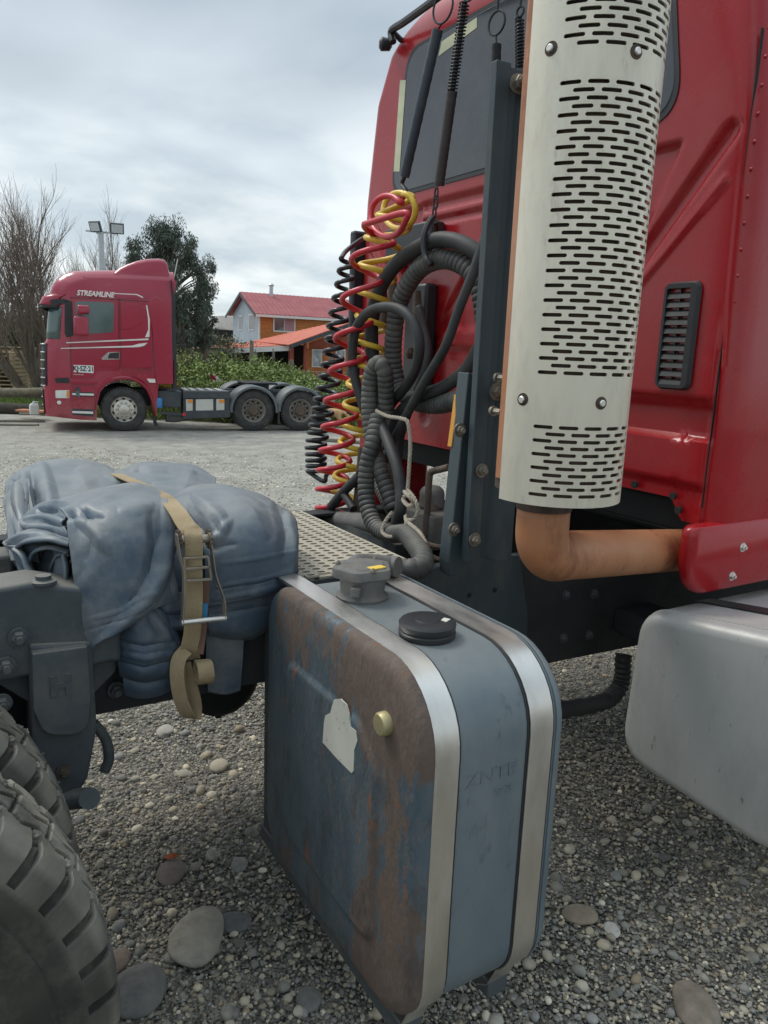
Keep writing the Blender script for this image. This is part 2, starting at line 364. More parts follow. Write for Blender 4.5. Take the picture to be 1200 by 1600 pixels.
tt = np.concatenate([[-60, -20, -8], np.linspace(-4, 20, 97), np.linspace(21, 60, 40), [70, 90, 120, 200, 400, 900]])
ss = np.concatenate([[-900, -400, -150, -60, -30, -20], np.linspace(-14, 14, 57), [20, 30, 60, 150, 400, 900]])
G = np.zeros((len(tt), len(ss), 3))
G[:, :, 0] = tt[:, None]*DV[0]+ss[None, :]*RV[0]; G[:, :, 1] = tt[:, None]*DV[1]+ss[None, :]*RV[1]
G[:, :, 2] = gz(G[:, :, 0], G[:, :, 1])
for i in range(len(tt)):
    for j in range(len(ss)):
        if -6 < tt[i] < 25 and abs(ss[j]) < 16: G[i, j, 2] += 0.012*noise.noise(Vector((G[i, j, 0]*0.9, G[i, j, 1]*0.9, 0)))
g_ = MB().grid(G[:, ::-1]).build('ground', M_GRAVEL, smooth=180); tag(g_, kind='structure')

# ------------------------------------------------------------------ gravel stones
def ico(level):
    p = (1+5**0.5)/2
    v = [(-1, p, 0), (1, p, 0), (-1, -p, 0), (1, -p, 0), (0, -1, p), (0, 1, p), (0, -1, -p), (0, 1, -p), (p, 0, -1), (p, 0, 1), (-p, 0, -1), (-p, 0, 1)]
    f = [(0, 11, 5), (0, 5, 1), (0, 1, 7), (0, 7, 10), (0, 10, 11), (1, 5, 9), (5, 11, 4), (11, 10, 2), (10, 7, 6), (7, 1, 8), (3, 9, 4), (3, 4, 2), (3, 2, 6), (3, 6, 8), (3, 8, 9), (4, 9, 5), (2, 4, 11), (6, 2, 10), (8, 6, 7), (9, 8, 1)]
    v = [np.array(q)/np.linalg.norm(q) for q in v]
    for _ in range(level):
        mid = {}; nf = []
        def md(a, b):
            k = (min(a, b), max(a, b))
            if k not in mid: q = v[a]+v[b]; v.append(q/np.linalg.norm(q)); mid[k] = len(v)-1
            return mid[k]
        for a, b, c in f:
            x, y, z = md(a, b), md(b, c), md(c, a); nf += [(a, x, z), (b, y, x), (c, z, y), (x, y, z)]
        f = nf
    return np.array(v), np.array(f)
PAL = np.array([(0.165, 0.165, 0.155), (0.12, 0.125, 0.12), (0.23, 0.22, 0.195), (0.19, 0.175, 0.145), (0.145, 0.15, 0.155), (0.28, 0.26, 0.215), (0.10, 0.10, 0.098), (0.21, 0.18, 0.14), (0.36, 0.35, 0.31)])
PAL = PAL*np.array([1.86, 1.79, 1.63])
PW = np.array([5, 5, 4, 3, 4, 2, 4, 1.5, 0.7]); PW = PW/PW.sum()
M_STONE = mat('pebble', (0.78, 0.78, 0.78), (1.15, 1.13, 1.1), rough=0.85, scale=30, attr=True, spec=0.25)
def stones(name, pts, size, level, flat=(0.45, 0.75), sink=0.25, rough=0.18, bright=1.0):
    n = len(pts); V, Fc = ico(level); k = len(V)
    var = 8; jit = RNG.normal(0, rough, (var, k)); 
    sh = np.stack([V*(1+0.55*jit[i][:, None]) for i in range(var)])
    if level >= 1:
        for i in range(var):                       # low-frequency lumps instead of spikes
            d = RNG.normal(0, 1, (5, 3)); d /= np.linalg.norm(d, axis=1, keepdims=True); w = RNG.uniform(-0.5, 0.5, 5)
            sh[i] = V*(1+rough*np.tanh(V@d.T*1.5)@w)[:, None]
    A = sh[RNG.integers(0, var, n)]
    sc = np.stack([np.ones(n), RNG.uniform(0.6, 0.95, n), RNG.uniform(*flat, n)], 1)*size[:, None]
    A = A*sc[:, None, :]
    tl = RNG.normal(0, 0.28, n); yaw = RNG.uniform(0, 6.283, n)
    c, s_ = np.cos(tl)[:, None], np.sin(tl)[:, None]; X, Z = A[:, :, 0]*c-A[:, :, 2]*s_, A[:, :, 0]*s_+A[:, :, 2]*c
    c, s_ = np.cos(yaw)[:, None], np.sin(yaw)[:, None]; Y = A[:, :, 1]
    A = np.stack([X*c-Y*s_, X*s_+Y*c, Z], 2)
    zc = gz(pts[:, 0], pts[:, 1])+sc[:, 2]*(1-2*sink)
    A += np.stack([pts[:, 0], pts[:, 1], zc], 1)[:, None, :]
    me = bpy.data.meshes.new(name); nf = len(Fc)
    me.vertices.add(n*k); me.vertices.foreach_set('co', A.ravel())
    idx = (Fc[None]+np.arange(n)[:, None, None]*k).ravel().astype(np.int32)
    me.loops.add(len(idx)); me.loops.foreach_set('vertex_index', idx)
    me.polygons.add(n*nf); me.polygons.foreach_set('loop_start', np.arange(0, len(idx), 3, dtype=np.int32))
    col = PAL[RNG.choice(len(PAL), n, p=PW)]*RNG.uniform(0.75, 1.3, (n, 1))*bright
    me.update(); me.validate()
    at = me.attributes.new('tint', 'FLOAT_COLOR', 'POINT')
    at.data.foreach_set('color', np.repeat(np.concatenate([col, np.ones((n, 1))], 1), k, 0).ravel())
    me.shade_smooth(); me.materials.append(M_STONE)
    o = bpy.data.objects.new(name, me); scene.collection.objects.link(o); return o
def scatter(n, t0, t1, half0, half1, power=1.0):
    u = RNG.uniform(0, 1, n)**power; t = t0+(t1-t0)*u
    s = RNG.uniform(-1, 1, n)*(half0+(half1-half0)*(t-t0)/(t1-t0))
    return t[:, None]*DV+s[:, None]*RV
def sizes(n, a, b): return a+(b-a)*RNG.beta(1.2, 3.2, n)
pts = scatter(78000, 0.9, 5.0, 1.25, 3.2, 1.2)
o = stones('fine_gravel', pts, sizes(len(pts), 0.0040, 0.0145), 0, sink=0.22, rough=0.3); tag(o, 'fine grey gravel covering the yard under the trucks', 'gravel', kind='stuff')
pts = scatter(3000, 0.9, 7.0, 1.3, 4.4, 1.2)
o = stones('pebbles', pts, sizes(len(pts), 0.011, 0.032), 1, sink=0.28, rough=0.45); tag(o, 'rounded grey and brown pebbles strewn over the gravel yard', 'pebbles', kind='stuff')
pts = scatter(24000, 4.6, 15.0, 3.1, 7.5, 1.6)
o = stones('yard_gravel', pts, sizes(len(pts), 0.008, 0.026), 0, sink=0.3, bright=1.5); tag(o, 'pale trodden gravel across the open yard', 'gravel', kind='stuff')  # far stones tinted brighter to match the light painted into the yard

def cobble(px, py, wpx, hpx, col, col2, label, name='cobble_stone', flat=0.45, yaw=0.0, seed=0, cat='stone', grp=None, bump=0.35):
    p = ground_pt(px, py); d = (p-CAM)@cd
    w = wpx/FPX*d/2; V, Fc = ico(3); r = np.random.default_rng(seed)
    dd = r.normal(0, 1, (7, 3)); dd /= np.linalg.norm(dd, axis=1, keepdims=True); ww = r.uniform(-0.22, 0.22, 7)
    V = V*(1+np.tanh(V@dd.T*1.8)@ww)[:, None]
    sl = math.hypot(*p[:2]); dep = hpx/FPX*d/2/max(0.35, (CAMH-p[2])/math.hypot(sl, CAMH-p[2]))
    V = V*np.array([w, min(dep, w*1.5), w*flat])
    c, s = math.cos(AZ-math.pi/2+yaw), math.sin(AZ-math.pi/2+yaw); V = V@np.array([[c, s, 0], [-s, c, 0], [0, 0, 1]])
    V += p+np.array([0, 0, w*flat*0.45])
    mm = mat('stone_'+str(seed), col, col2, rough=0.88, scale=22, bump=bump, bscale=70, spec=0.25, dirt=[((0.10, 0.095, 0.085), 9, 0.56, 0.18, 0.6, 0.95)])
    o = MB().add(V, Fc.tolist()).build(name, mm, smooth=180); settle(o); tag(o, label, cat, grp); return o
cobble(308, 1478, 80, 84, (0.27, 0.25, 0.205), (0.36, 0.335, 0.28), 'large pale rounded cobble on the gravel between tyre and tank', seed=1, flat=0.5)
cobble(225, 1552, 84, 68, (0.14, 0.14, 0.135), (0.20, 0.195, 0.18), 'smooth dark grey cobble beside the truck tyre', seed=2, flat=0.35)
cobble(1066, 1574, 66, 58, (0.17, 0.145, 0.12), (0.25, 0.215, 0.175), 'brown flat cobble on open gravel in front of the silver tank', seed=3, flat=0.4)
cobble(906, 1430, 52, 24, (0.25, 0.21, 0.155), (0.33, 0.28, 0.21), 'flat tan stone on the gravel beside the strapped tank', seed=4, flat=0.3)
cobble(956, 1458, 22, 20, (0.52, 0.51, 0.46), (0.62, 0.61, 0.56), 'small white shell-like pebble on the gravel', seed=5, flat=0.3, name='white_pebble', cat='pebble')
cobble(347, 1200, 28, 17, (0.38, 0.34, 0.26), (0.45, 0.41, 0.33), 'pale cream stone lying under the chassis', seed=6, flat=0.5)
cobble(484, 1562, 40, 34, (0.17, 0.165, 0.155), (0.23, 0.22, 0.20), 'grey stone beneath the tank bracket', seed=8, flat=0.4)
cobble(262, 1372, 42, 34, (0.17, 0.14, 0.125), (0.21, 0.18, 0.155), 'reddish brown stone next to an orange leaf', seed=9, flat=0.5)
cobble(364, 1447, 52, 28, (0.12, 0.125, 0.125), (0.17, 0.17, 0.165), 'dark flat stone touching the large pale cobble', seed=10, flat=0.3)
cobble(186, 1500, 36, 34, (0.21, 0.17, 0.135), (0.26, 0.21, 0.17), 'brown cobble wedged near the tyre tread', seed=11, flat=0.45)
cobble(260, 1148, 24, 17, (0.34, 0.32, 0.275), (0.40, 0.385, 0.335), 'round light grey stone on the ground behind the hanging strap', seed=12, flat=0.5)
cobble(376, 1352, 26, 20, (0.26, 0.25, 0.225), (0.33, 0.32, 0.29), 'light grey cobble halfway between tyre and tank', seed=13, flat=0.55)
cobble(290, 1210, 26, 10, (0.33, 0.31, 0.25), (0.38, 0.36, 0.3), 'two-toned flat stone under the tarpaulin', seed=14, flat=0.4)
M_LEAF_O = mat('orange_leaf', (0.36, 0.075, 0.02), (0.45, 0.13, 0.04), rough=0.7)
p = ground_pt(268, 1352); a = RV; 
lf = MB(); c3 = np.array([*RV, 0]); d3 = np.array([*DV, 0]); base = p+np.array([0, 0, 0.03])
lv = [base+c3*x*0.028+d3*y*0.02+VZ*z for x, y, z in ((-1, 0, 0), (-0.4, 0.7, 0.006), (0.3, 0.6, 0.012), (1, 0.2, 0.004), (0.4, -0.5, 0.008), (-0.3, -0.6, 0.002), (0, 0, -0.004))]
lf.add(lv, [(6, 0, 1), (6, 1, 2), (6, 2, 3), (6, 3, 4), (6, 4, 5), (6, 5, 0)])
o = lf.build('fallen_leaf', M_LEAF_O, solid=0.0015); settle(o); tag(o, 'orange scrap lying on a reddish stone', 'leaf')
# ------------------------------------------------------------------ near truck
M_RED = mat('red_paint', (0.31, 0.006, 0.010), (0.355, 0.008, 0.013), rough=0.27, spec=0.4, coat=0.22, scale=1.4, dirt=[((0.36, 0.17, 0.15), 2.2, 0.48, 0.25, 0.16, 0.6), ((0.10, 0.03, 0.03), 9, 0.60, 0.1, 0.3, 0.6), ((0.55, 0.47, 0.42), 55, 0.76, 0.03, 0.7, 0.8)])
M_GLASS = mat('dark_glass', (0.040, 0.048, 0.058), (0.05, 0.058, 0.068), rough=0.16, spec=0.6, scale=3, dirt=[((0.16, 0.17, 0.18), 2.5, 0.48, 0.3, 0.35, 0.45)])
M_TAPE = mat('cream_tape', (0.52, 0.53, 0.36), (0.60, 0.60, 0.43), rough=0.8, scale=20)
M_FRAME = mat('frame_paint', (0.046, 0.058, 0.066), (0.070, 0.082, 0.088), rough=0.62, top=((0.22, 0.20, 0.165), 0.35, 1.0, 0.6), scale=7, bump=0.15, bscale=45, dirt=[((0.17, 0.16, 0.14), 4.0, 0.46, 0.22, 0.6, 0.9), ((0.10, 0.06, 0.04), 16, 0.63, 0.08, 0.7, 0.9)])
M_MAST = mat('mast_paint', (0.034, 0.050, 0.058), (0.050, 0.070, 0.078), rough=0.55, scale=4, stretch=(1, 1, 0.35), bump=0.1, bscale=50, dirt=[((0.17, 0.16, 0.13), 4.0, 0.52, 0.2, 0.5, 0.9), ((0.12, 0.06, 0.03), 24, 0.66, 0.06, 0.7, 0.9)])
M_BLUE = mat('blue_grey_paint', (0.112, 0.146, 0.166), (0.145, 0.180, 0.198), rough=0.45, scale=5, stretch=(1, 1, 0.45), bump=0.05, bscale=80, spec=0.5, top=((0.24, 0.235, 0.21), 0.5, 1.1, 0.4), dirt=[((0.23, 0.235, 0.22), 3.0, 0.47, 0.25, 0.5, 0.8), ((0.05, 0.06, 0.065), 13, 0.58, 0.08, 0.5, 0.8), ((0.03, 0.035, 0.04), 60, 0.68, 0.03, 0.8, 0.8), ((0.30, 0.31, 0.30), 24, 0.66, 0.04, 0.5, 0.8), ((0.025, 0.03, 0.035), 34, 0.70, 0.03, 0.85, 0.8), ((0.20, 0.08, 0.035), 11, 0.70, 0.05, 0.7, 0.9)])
M_STEEL = mat('stainless', (0.70, 0.675, 0.625), (0.78, 0.755, 0.705), rough=0.40, metal=1.0, scale=5, stretch=(3, 1, 1), rvar=0.07, dirt=[((0.36, 0.345, 0.315), 5, 0.50, 0.3, 0.35, 0.6), ((0.22, 0.20, 0.17), 34, 0.66, 0.05, 0.5, 0.8)])
M_ALU = mat('aluminium_tank', (0.52, 0.52, 0.495), (0.60, 0.60, 0.57), rough=0.45, metal=0.35, scale=2.5, stretch=(1, 1, 0.4), dirt=[((0.24, 0.235, 0.22), 2.5, 0.46, 0.3, 0.6, 0.85), ((0.09, 0.085, 0.08), 28, 0.64, 0.05, 0.7, 0.9), ((0.14, 0.135, 0.125), 8, 0.60, 0.10, 0.5, 0.9)])
M_SHIELD = mat('heat_shield', (0.66, 0.615, 0.50), (0.75, 0.70, 0.575), rough=0.38, metal=0.45, scale=3, stretch=(1, 1, 0.3), dirt=[((0.40, 0.37, 0.30), 4, 0.48, 0.22, 0.5, 0.8), ((0.30, 0.26, 0.20), 11, 0.57, 0.12, 0.5, 0.8), ((0.46, 0.30, 0.18), 5, 0.60, 0.12, 0.35, 0.8), ((0.10, 0.09, 0.08), 42, 0.72, 0.04, 0.8, 0.9)])
M_PIPE = mat('orange_pipe', (0.37, 0.145, 0.060), (0.44, 0.20, 0.095), rough=0.5, scale=5, stretch=(1, 1, 0.5), bump=0.1, bscale=70, dirt=[((0.20, 0.065, 0.025), 6, 0.50, 0.14, 0.75, 0.8), ((0.26, 0.19, 0.15), 3, 0.55, 0.2, 0.55, 0.8), ((0.09, 0.05, 0.035), 22, 0.62, 0.08, 0.6, 0.9)])
M_SOOT = mat('sooty_collar', (0.05, 0.04, 0.035), (0.12, 0.08, 0.06), rough=0.8, scale=20, metal=0.3)
M_BOLT = mat('worn_bolt', (0.20, 0.19, 0.165), (0.30, 0.26, 0.20), rough=0.5, metal=0.6, scale=40)
M_BRASS = mat('brass_plug', (0.36, 0.31, 0.15), (0.44, 0.39, 0.22), rough=0.5, metal=0.5, scale=20)
M_RUBBER = mat('black_rubber', (0.022, 0.023, 0.024), (0.042, 0.043, 0.043), rough=0.6, scale=6, dirt=[((0.13, 0.125, 0.11), 5, 0.52, 0.25, 0.45, 0.9)])
M_BLACK = mat('black_plastic', (0.015, 0.016, 0.018), (0.026, 0.027, 0.03), rough=0.45, scale=5, dirt=[((0.12, 0.115, 0.105), 6, 0.55, 0.25, 0.35, 0.9)])
M_DARK = mat('grimy_black', (0.010, 0.011, 0.012), (0.018, 0.018, 0.018), rough=0.85, scale=5)
M_DECK = mat('deck_plate', (0.42, 0.38, 0.295), (0.50, 0.455, 0.36), rough=0.7, scale=4, dirt=[((0.24, 0.19, 0.14), 5, 0.55, 0.2, 0.6, 0.9)])
M_IRON = mat('rusty_iron', (0.075, 0.055, 0.042), (0.13, 0.095, 0.07), rough=0.85, scale=14, bump=0.3, bscale=90)
M_CAST = mat('cast_grey', (0.10, 0.10, 0.095), (0.16, 0.155, 0.145), rough=0.7, scale=14, bump=0.2, bscale=120, dirt=[((0.23, 0.20, 0.15), 8, 0.5, 0.2, 0.5, 0.9)])
M_YELLOW = mat('yellow_sticker', (0.75, 0.50, 0.06), (0.80, 0.56, 0.10), rough=0.6)
M_ORANGE = mat('orange_reflector', (0.60, 0.27, 0.03), (0.66, 0.33, 0.05), rough=0.5)

TRUCK = thing('semi_truck', (1.0, 2.555, 0.0), 'red truck tractor with strapped blue tank, perforated exhaust and bare chassis', 'truck')
T = TRUCK
# --- cab shell: stamped sheet-metal back wall, rounded corners, sides and roof
YC, XC = 2.555, 2.05
def half(z): return np.interp(z, [1.2, 1.6, 2.5, 2.96, 3.15, 3.22, 3.27, 3.32, 3.35], [1.14, 1.14, 1.106, 1.03, 0.92, 0.83, 0.73, 0.58, 0.42])
def seg_d(Y, Z, a, b):
    d = np.array(b)-np.array(a); l2 = d@d; t = np.clip(((Y-a[0])*d[0]+(Z-a[1])*d[1])/l2, 0, 1)
    return np.hypot(Y-a[0]-t*d[0], Z-a[1]-t*d[1])
def groove(d, w): return 1-sst(w*0.35, w, d)
def cab_dx(Y, Z):
    """stamping: + = pressed forward (recess), - = proud"""
    x = np.zeros_like(Y); Ym = YC+np.abs(Y-YC)*-1                    # mirrored to the near half
    x += 0.014*groove(seg_d(Ym, Z, (1.97, 1.93), (1.53, 2.45)), 0.034)
    x -= 0.007*groove(seg_d(Ym, Z, (1.95, 1.90), (1.53, 2.32)), 0.016)
    x += 0.016*groove(seg_d(Ym, Z, (2.02, 1.98), (1.85, 2.20)), 0.028)
    x -= 0.010*groove(seg_d(Ym, Z, (2.02, 2.03), (1.83, 2.27)), 0.018)
    # triangular pocket
    tri = np.minimum(np.minimum(2.46-Z, (Ym-1.685)*0.80-(2.46-Z)*0.36), 2.0-Ym)
    x += 0.020*sst(0.0, 0.02, tri)
    # beads across the middle
    mid = sst(1.98, 2.02, Ym)
    for zc, w, dpt in ((2.440, 0.030, 0.016), (2.372, 0.022, 0.012), (2.21, 0.05, -0.008)):
        x += mid*dpt*groove(np.abs(Z-zc), w)
    x += 0.012*groove(seg_d(Ym, Z, (2.38, 2.12), (2.10, 1.80)), 0.045)
    x += 0.014*groove(seg_d(Ym, Z, (2.10, 1.80), (2.10, 1.50)), 0.045)
    x -= 0.010*groove(seg_d(Ym, Z, (2.2, 1.86), (2.54, 1.86)), 0.06)
    # lower step
    st = sst(1.475, 1.50, Ym)*(1-sst(1.95, 1.99, Ym))
    x += st*0.032*(sst(1.560, 1.572, Z)*(1-sst(1.655, 1.70, Z)))
    x += st*0.016*(1-sst(1.41, 1.43, Z))
    # corner flange
    x += 0.014*(1-sst(1.472, 1.486, Ym))*(1-sst(2.9, 3.0, Z))
    # window seat
    return x
zl = np.unique(np.concatenate([np.linspace(0, 0.62, 120), np.linspace(0.62, 1, 40)]))
R_C = 0.055; xs_side = [4.3, 3.6, 2.9, 2.5, 2.3, 2.2, 2.14]
back_s = np.linspace(-1, 1, 190); cabrows = []
for v in zl:
    zt = 3.35; row = []
    def zof(Y): return 1.37+(1.302-1.37)*(1-sst(1.546, 1.61, Y))*1.0
    def lev(Y): zb = float(zof(Y)); return zb+v*(zt-zb)
    zmid = lev(1.43); h = float(half(zmid)); back = 0.07*max(0, (zmid-3.15)/0.20)**2
    for x in xs_side: row.append((x, YC-h, zmid))
    for a in np.linspace(0, 90, 7)[1:-1]: row.append((XC+back+R_C*(1-math.sin(rad(a))), YC-h+R_C*(1-math.cos(rad(a))), zmid))
    Yb = YC+back_s*(h-R_C); Zb = zof(Yb)+v*(zt-zof(Yb)); xb = XC+back+cab_dx(Yb, Zb)
    row += list(zip(xb, Yb, Zb))
    zm2 = lev(3.7)
    for a in np.linspace(90, 0, 7)[1:-1]: row.append((XC+back+R_C*(1-math.sin(rad(a))), YC+h-R_C*(1-math.cos(rad(a))), zm2))
    for x in xs_side[::-1]: row.append((x, YC+h, zm2))
    cabrows.append(row)
cab = MB(); cab.grid(np.array(cabrows)[:, ::-1]); nrow = len(cabrows[0])
cab.add([cabrows[-1][i] for i in range(nrow)], [tuple(range(nrow))[::-1]])
cab.add([(4.3, YC-1.14, 1.30), (4.3, YC+1.14, 1.30), (4.3, YC+1.0, 3.3), (4.3, YC-1.0, 3.3)], [(0, 1, 2, 3)])
CAB = cab.build('cab_shell', M_RED, T, smooth=50)
cab_floor = MB().box(2.10, 4.28, YC-1.10, YC+1.10, 1.36, 1.40).build('cab_floor', M_DARK, CAB)
# rear window
def trap(z): return 0.84-(z-2.54)*0.20
wp = rpoly([(YC+0.83, 2.535), (YC+0.71, 3.13), (YC-0.71, 3.13), (YC-0.83, 2.535)], 0.11, 8)
wn = MB().prism(wp, lambda a, b, t: (XC+t, a, b), -0.006, 0.03).build('rear_window', M_GLASS, T, bevel=0.003)
wo_ = rpoly([(YC+0.848, 2.518), (YC+0.727, 3.147), (YC-0.727, 3.147), (YC-0.848, 2.518)], 0.12, 8)
sm = MB(); n_ = len(wo_)
sm.add([(XC-0.004, a, b) for a, b in wo_]+[(XC-0.004, a, b) for a, b in wp]+[(XC+0.02, a, b) for a, b in wo_], [(i, (i+1) % n_, n_+(i+1) % n_, n_+i) for i in range(n_)]+[(i, (i+1) % n_, 2*n_+(i+1) % n_, 2*n_+i) for i in range(n_)])
sm.build('seal', M_BLACK, wn, smooth=0)
for q in (((615, 268), (625, 125), (634, 125), (624, 268)), ((685, 88), (745, 43), (745, 27), (690, 65))):
    P = [pX(x, y, XC-0.008) for x, y in q]
    tp = MB(); tp.add(P+[p_+VX*0.0015 for p_ in P], [(0, 1, 2, 3), (7, 6, 5, 4), (0, 4, 5, 1), (1, 5, 6, 2), (2, 6, 7, 3), (3, 7, 4, 0)]); tp.build('tape_strip', M_TAPE, wn, smooth=0)
# vent grille
lv = MB(); fy0, fy1, fz0, fz1 = 1.562, 1.692, 1.712, 2.04
outer = rrect(fy0, fy1, fz0, fz1, 0.022, 5); inner = rrect(fy0+0.028, fy1-0.014, fz0+0.016, fz1-0.020, 0.006, 5); k = len(outer)
lv.add([(XC-0.004, a, b) for a, b in outer]+[(XC-0.018, a+(YC-a)*0.002, b) for a, b in rrect(fy0+0.006, fy1-0.006, fz0+0.006, fz1-0.006, 0.018, 5)]+[(XC-0.018, a, b) for a, b in inner]+[(XC+0.03, a, b) for a, b in inner],
       [(r*k+i, r*k+(i+1) % k, (r+1)*k+(i+1) % k, (r+1)*k+i) for r in range(3) for i in range(k)])
lv.add([(XC+0.028, a, b) for a, b in inner], [tuple(range(k))])
VENT = lv.build('vent_grille', M_BLACK, T, smooth=30)
slat_n = 11; M_SLAT = mat('dusty_slat', (0.05, 0.05, 0.05), (0.08, 0.08, 0.078), rough=0.6, scale=12)
for i in range(slat_n):
    z = fz0+0.032+i*(fz1-fz0-0.066)/(slat_n-1)
    MB().add([(XC-0.012, fy0+0.028, z-0.004), (XC-0.012, fy1-0.014, z-0.004), (XC+0.020, fy1-0.014, z+0.016), (XC+0.020, fy0+0.028, z+0.016),
              (XC-0.016, fy0+0.028, z-0.017), (XC-0.016, fy1-0.014, z-0.017), (XC+0.020, fy1-0.014, z+0.010), (XC+0.020, fy0+0.028, z+0.010)],
             [(0, 1, 2, 3), (7, 6, 5, 4), (0, 4, 5, 1), (1, 5, 6, 2), (2, 6, 7, 3), (3, 7, 4, 0)]).build('slat', M_SLAT, VENT, smooth=0)
MB().box(XC-0.012, XC+0.01, 1.631, 1.635, fz0+0.016, fz1-0.02).build('divider', M_BLACK, VENT, smooth=0)
# rivets on the corner flange and holes along the bottom edge
for i in range(22):
    z = 1.40+i*0.072
    MB().lathe([(0.006, 0), (0.005, 0.002), (0.002, 0.0035)], (XC+0.010, 1.458+ (YC-1.14-1.415 if 0 else 0), z), (-1, 0, 0), 10).build('rivet', M_RED, CAB)
for (x, y) in ((992, 757), (1052, 775), (1060, 797)):
    p_ = pX(x, y, XC); MB().lathe([(0.012, -0.004), (0.012, 0.006)], p_, (-1, 0, 0), 14).build('hole_plug', M_DARK, CAB)
# side skirt
sk = MB(); prof = rrect(1.93, 3.9, 1.105, 1.322, (0.10, 0.02, 0.012, 0.03), 7)
ys = [(1.404, -0.02), (1.409, -0.008), (1.42, 0), (1.44, 0.0), (1.46, -0.02), (1.465, -0.04)]
def shrink(P, d):
    c = np.array([(1.93+3.9)/2, 1.19]); return [(max(1.93-d if x < 2.2 else x, x) if 0 else x+(-d if x < 2.9 else d)*1.0, z+(-d*0.6 if z < 1.19 else d*0.2)) for x, z in P]
R_ = [[(x, y, z) for x, z in shrink(prof, dd_)] for y, dd_ in ys]
SK = sk.rings(R_).build('side_skirt', M_RED, T, smooth=60)
for (x, y) in ((1160, 855), (1143, 900)):
    MB().hexbolt(pY(x, y, 1.405), (0, -1, 0), 0.0105, 0.010).build('bolt', M_STEEL, SK)
MB().box(2.13, 4.2, 1.5, 3.62, 1.25, 1.355).build('cab_sill', M_DARK, CAB, bevel=0.01)
MB().box(XC+0.004, XC+0.016, 1.4765, 1.4785, 1.36, 2.7).build('corner_seam', M_DARK, CAB, smooth=0)
# passenger door on the near side (beyond the frame's edge)
dr_ = rpoly([(2.62, 1.36), (3.72, 1.36), (3.72, 2.2), (3.55, 2.86), (2.62, 2.86)], 0.06, 5)
def side_y(z): return YC-float(half(z))
DRM = MB(); DRM.add([(a, side_y(b)-0.006, b) for a, b in dr_]+[(a, side_y(b)+0.02, b) for a, b in dr_], [tuple(range(len(dr_)))]+[(i, (i+1) % len(dr_), len(dr_)+(i+1) % len(dr_), len(dr_)+i) for i in range(len(dr_))])
DRO = DRM.build('door', M_RED, CAB, smooth=30, bevel=0.004)
wi_ = rpoly([(2.72, 2.12), (3.58, 2.12), (3.46, 2.76), (2.72, 2.76)], 0.05, 5)
MB().add([(a, side_y(b)-0.010, b) for a, b in wi_]+[(a, side_y(b)+0.01, b) for a, b in wi_], [tuple(range(len(wi_)))]+[(i, (i+1) % len(wi_), len(wi_)+(i+1) % len(wi_), len(wi_)+i) for i in range(len(wi_))]).build('door_window', M_GLASS, CAB, smooth=30)
MB().box(2.68, 2.86, 1.392, 1.412, 1.86, 1.91).build('door_handle', M_BLACK, CAB, bevel=0.006)
# far-side fairing edge
MB().box(2.0, 2.13, 3.668, 3.715, 1.45, 2.40).build('side_fairing', M_BLACK, T, bevel=0.015)
MB().box(2.06, 2.4, 3.46, 3.66, 0.75, 1.38).build('rear_fender', M_RED, T, bevel=0.02)
# roof bar and lamp
rb = spline([pX(614, 66, 2.0), pX(612, 48, 2.0), pX(632, 34, 1.98), pX(668, 8, 1.95), pX(740, -45, 1.9), pX(860, -120, 1.85)], 6)
RB = MB().tube(rb, 0.017, 8).build('roof_bar', M_BLACK, T)
MB().tube([pX(612, 48, 2.0), pX(626, 62, 2.05), pX(640, 68, 2.1)], 0.013, 8).build('bracket', M_BLACK, RB)
p_ = pX(604, 68, 2.0); MB().lathe([(0.010, 0), (0.026, 0.01), (0.030, 0.05), (0.018, 0.06)], p_+VX*0.03, (-1, 0.4, 0), 14).build('marker_lamp', M_BLACK, RB)

# --- chassis rails
RY = 2.03
def rail(y0, y1, name):
    m_ = MB(); sgn = 1 if y1 > y0 else -1; ya, yb = min(y0, y1), max(y0, y1)
    prof = [(-2.6, 0.80), (0.9, 0.80), (1.35, 0.74), (4.2, 0.70), (4.2, 1.07), (-2.6, 1.07)]
    m_.prism(prof, lambda a, b, t: (a, t, b), ya, ya+0.012 if sgn > 0 else ya+0.0)
    return m_
RAIL = MB()
M_GRIME = mat('grimy_rail', (0.020, 0.023, 0.025), (0.034, 0.037, 0.038), rough=0.75, scale=6, bump=0.2, bscale=40, dirt=[((0.08, 0.075, 0.065), 4, 0.52, 0.22, 0.5, 0.9)])
prof = [(-2.6, 0.82), (0.9, 0.80), (1.35, 0.66), (4.2, 0.58), (4.2, 1.07), (-2.6, 1.09)]
RAIL.prism(prof, lambda a, b, t: (a, t, b), RY, RY+0.012)
RAIL.prism([(-2.6, 1.075), (4.2, 1.055), (4.2, 1.07), (-2.6, 1.09)], lambda a, b, t: (a, t, b), RY+0.012, RY+0.09)
RAIL.prism([(-2.6, 0.82), (0.9, 0.80), (0.9, 0.812), (-2.6, 0.832)], lambda a, b, t: (a, t, b), RY+0.012, RY+0.09)
RAIL.build('chassis_rail', M_GRIME, T, bevel=0.004)
RAIL2 = MB()
RAIL2.prism(prof, lambda a, b, t: (a, t, b), 3.068, 3.08)
RAIL2.prism([(-2.6, 1.075), (4.2, 1.055), (4.2, 1.07), (-2.6, 1.09)], lambda a, b, t: (a, t, b), 2.99, 3.068)
RAIL2.build('chassis_rail', M_GRIME, T, bevel=0.004)
for x in (-0.9, 0.35, 1.75, 2.9): MB().box(x-0.04, x+0.04, RY+0.013, 3.067, 0.84, 1.04).build('cross_member', M_DARK, T, bevel=0.01)
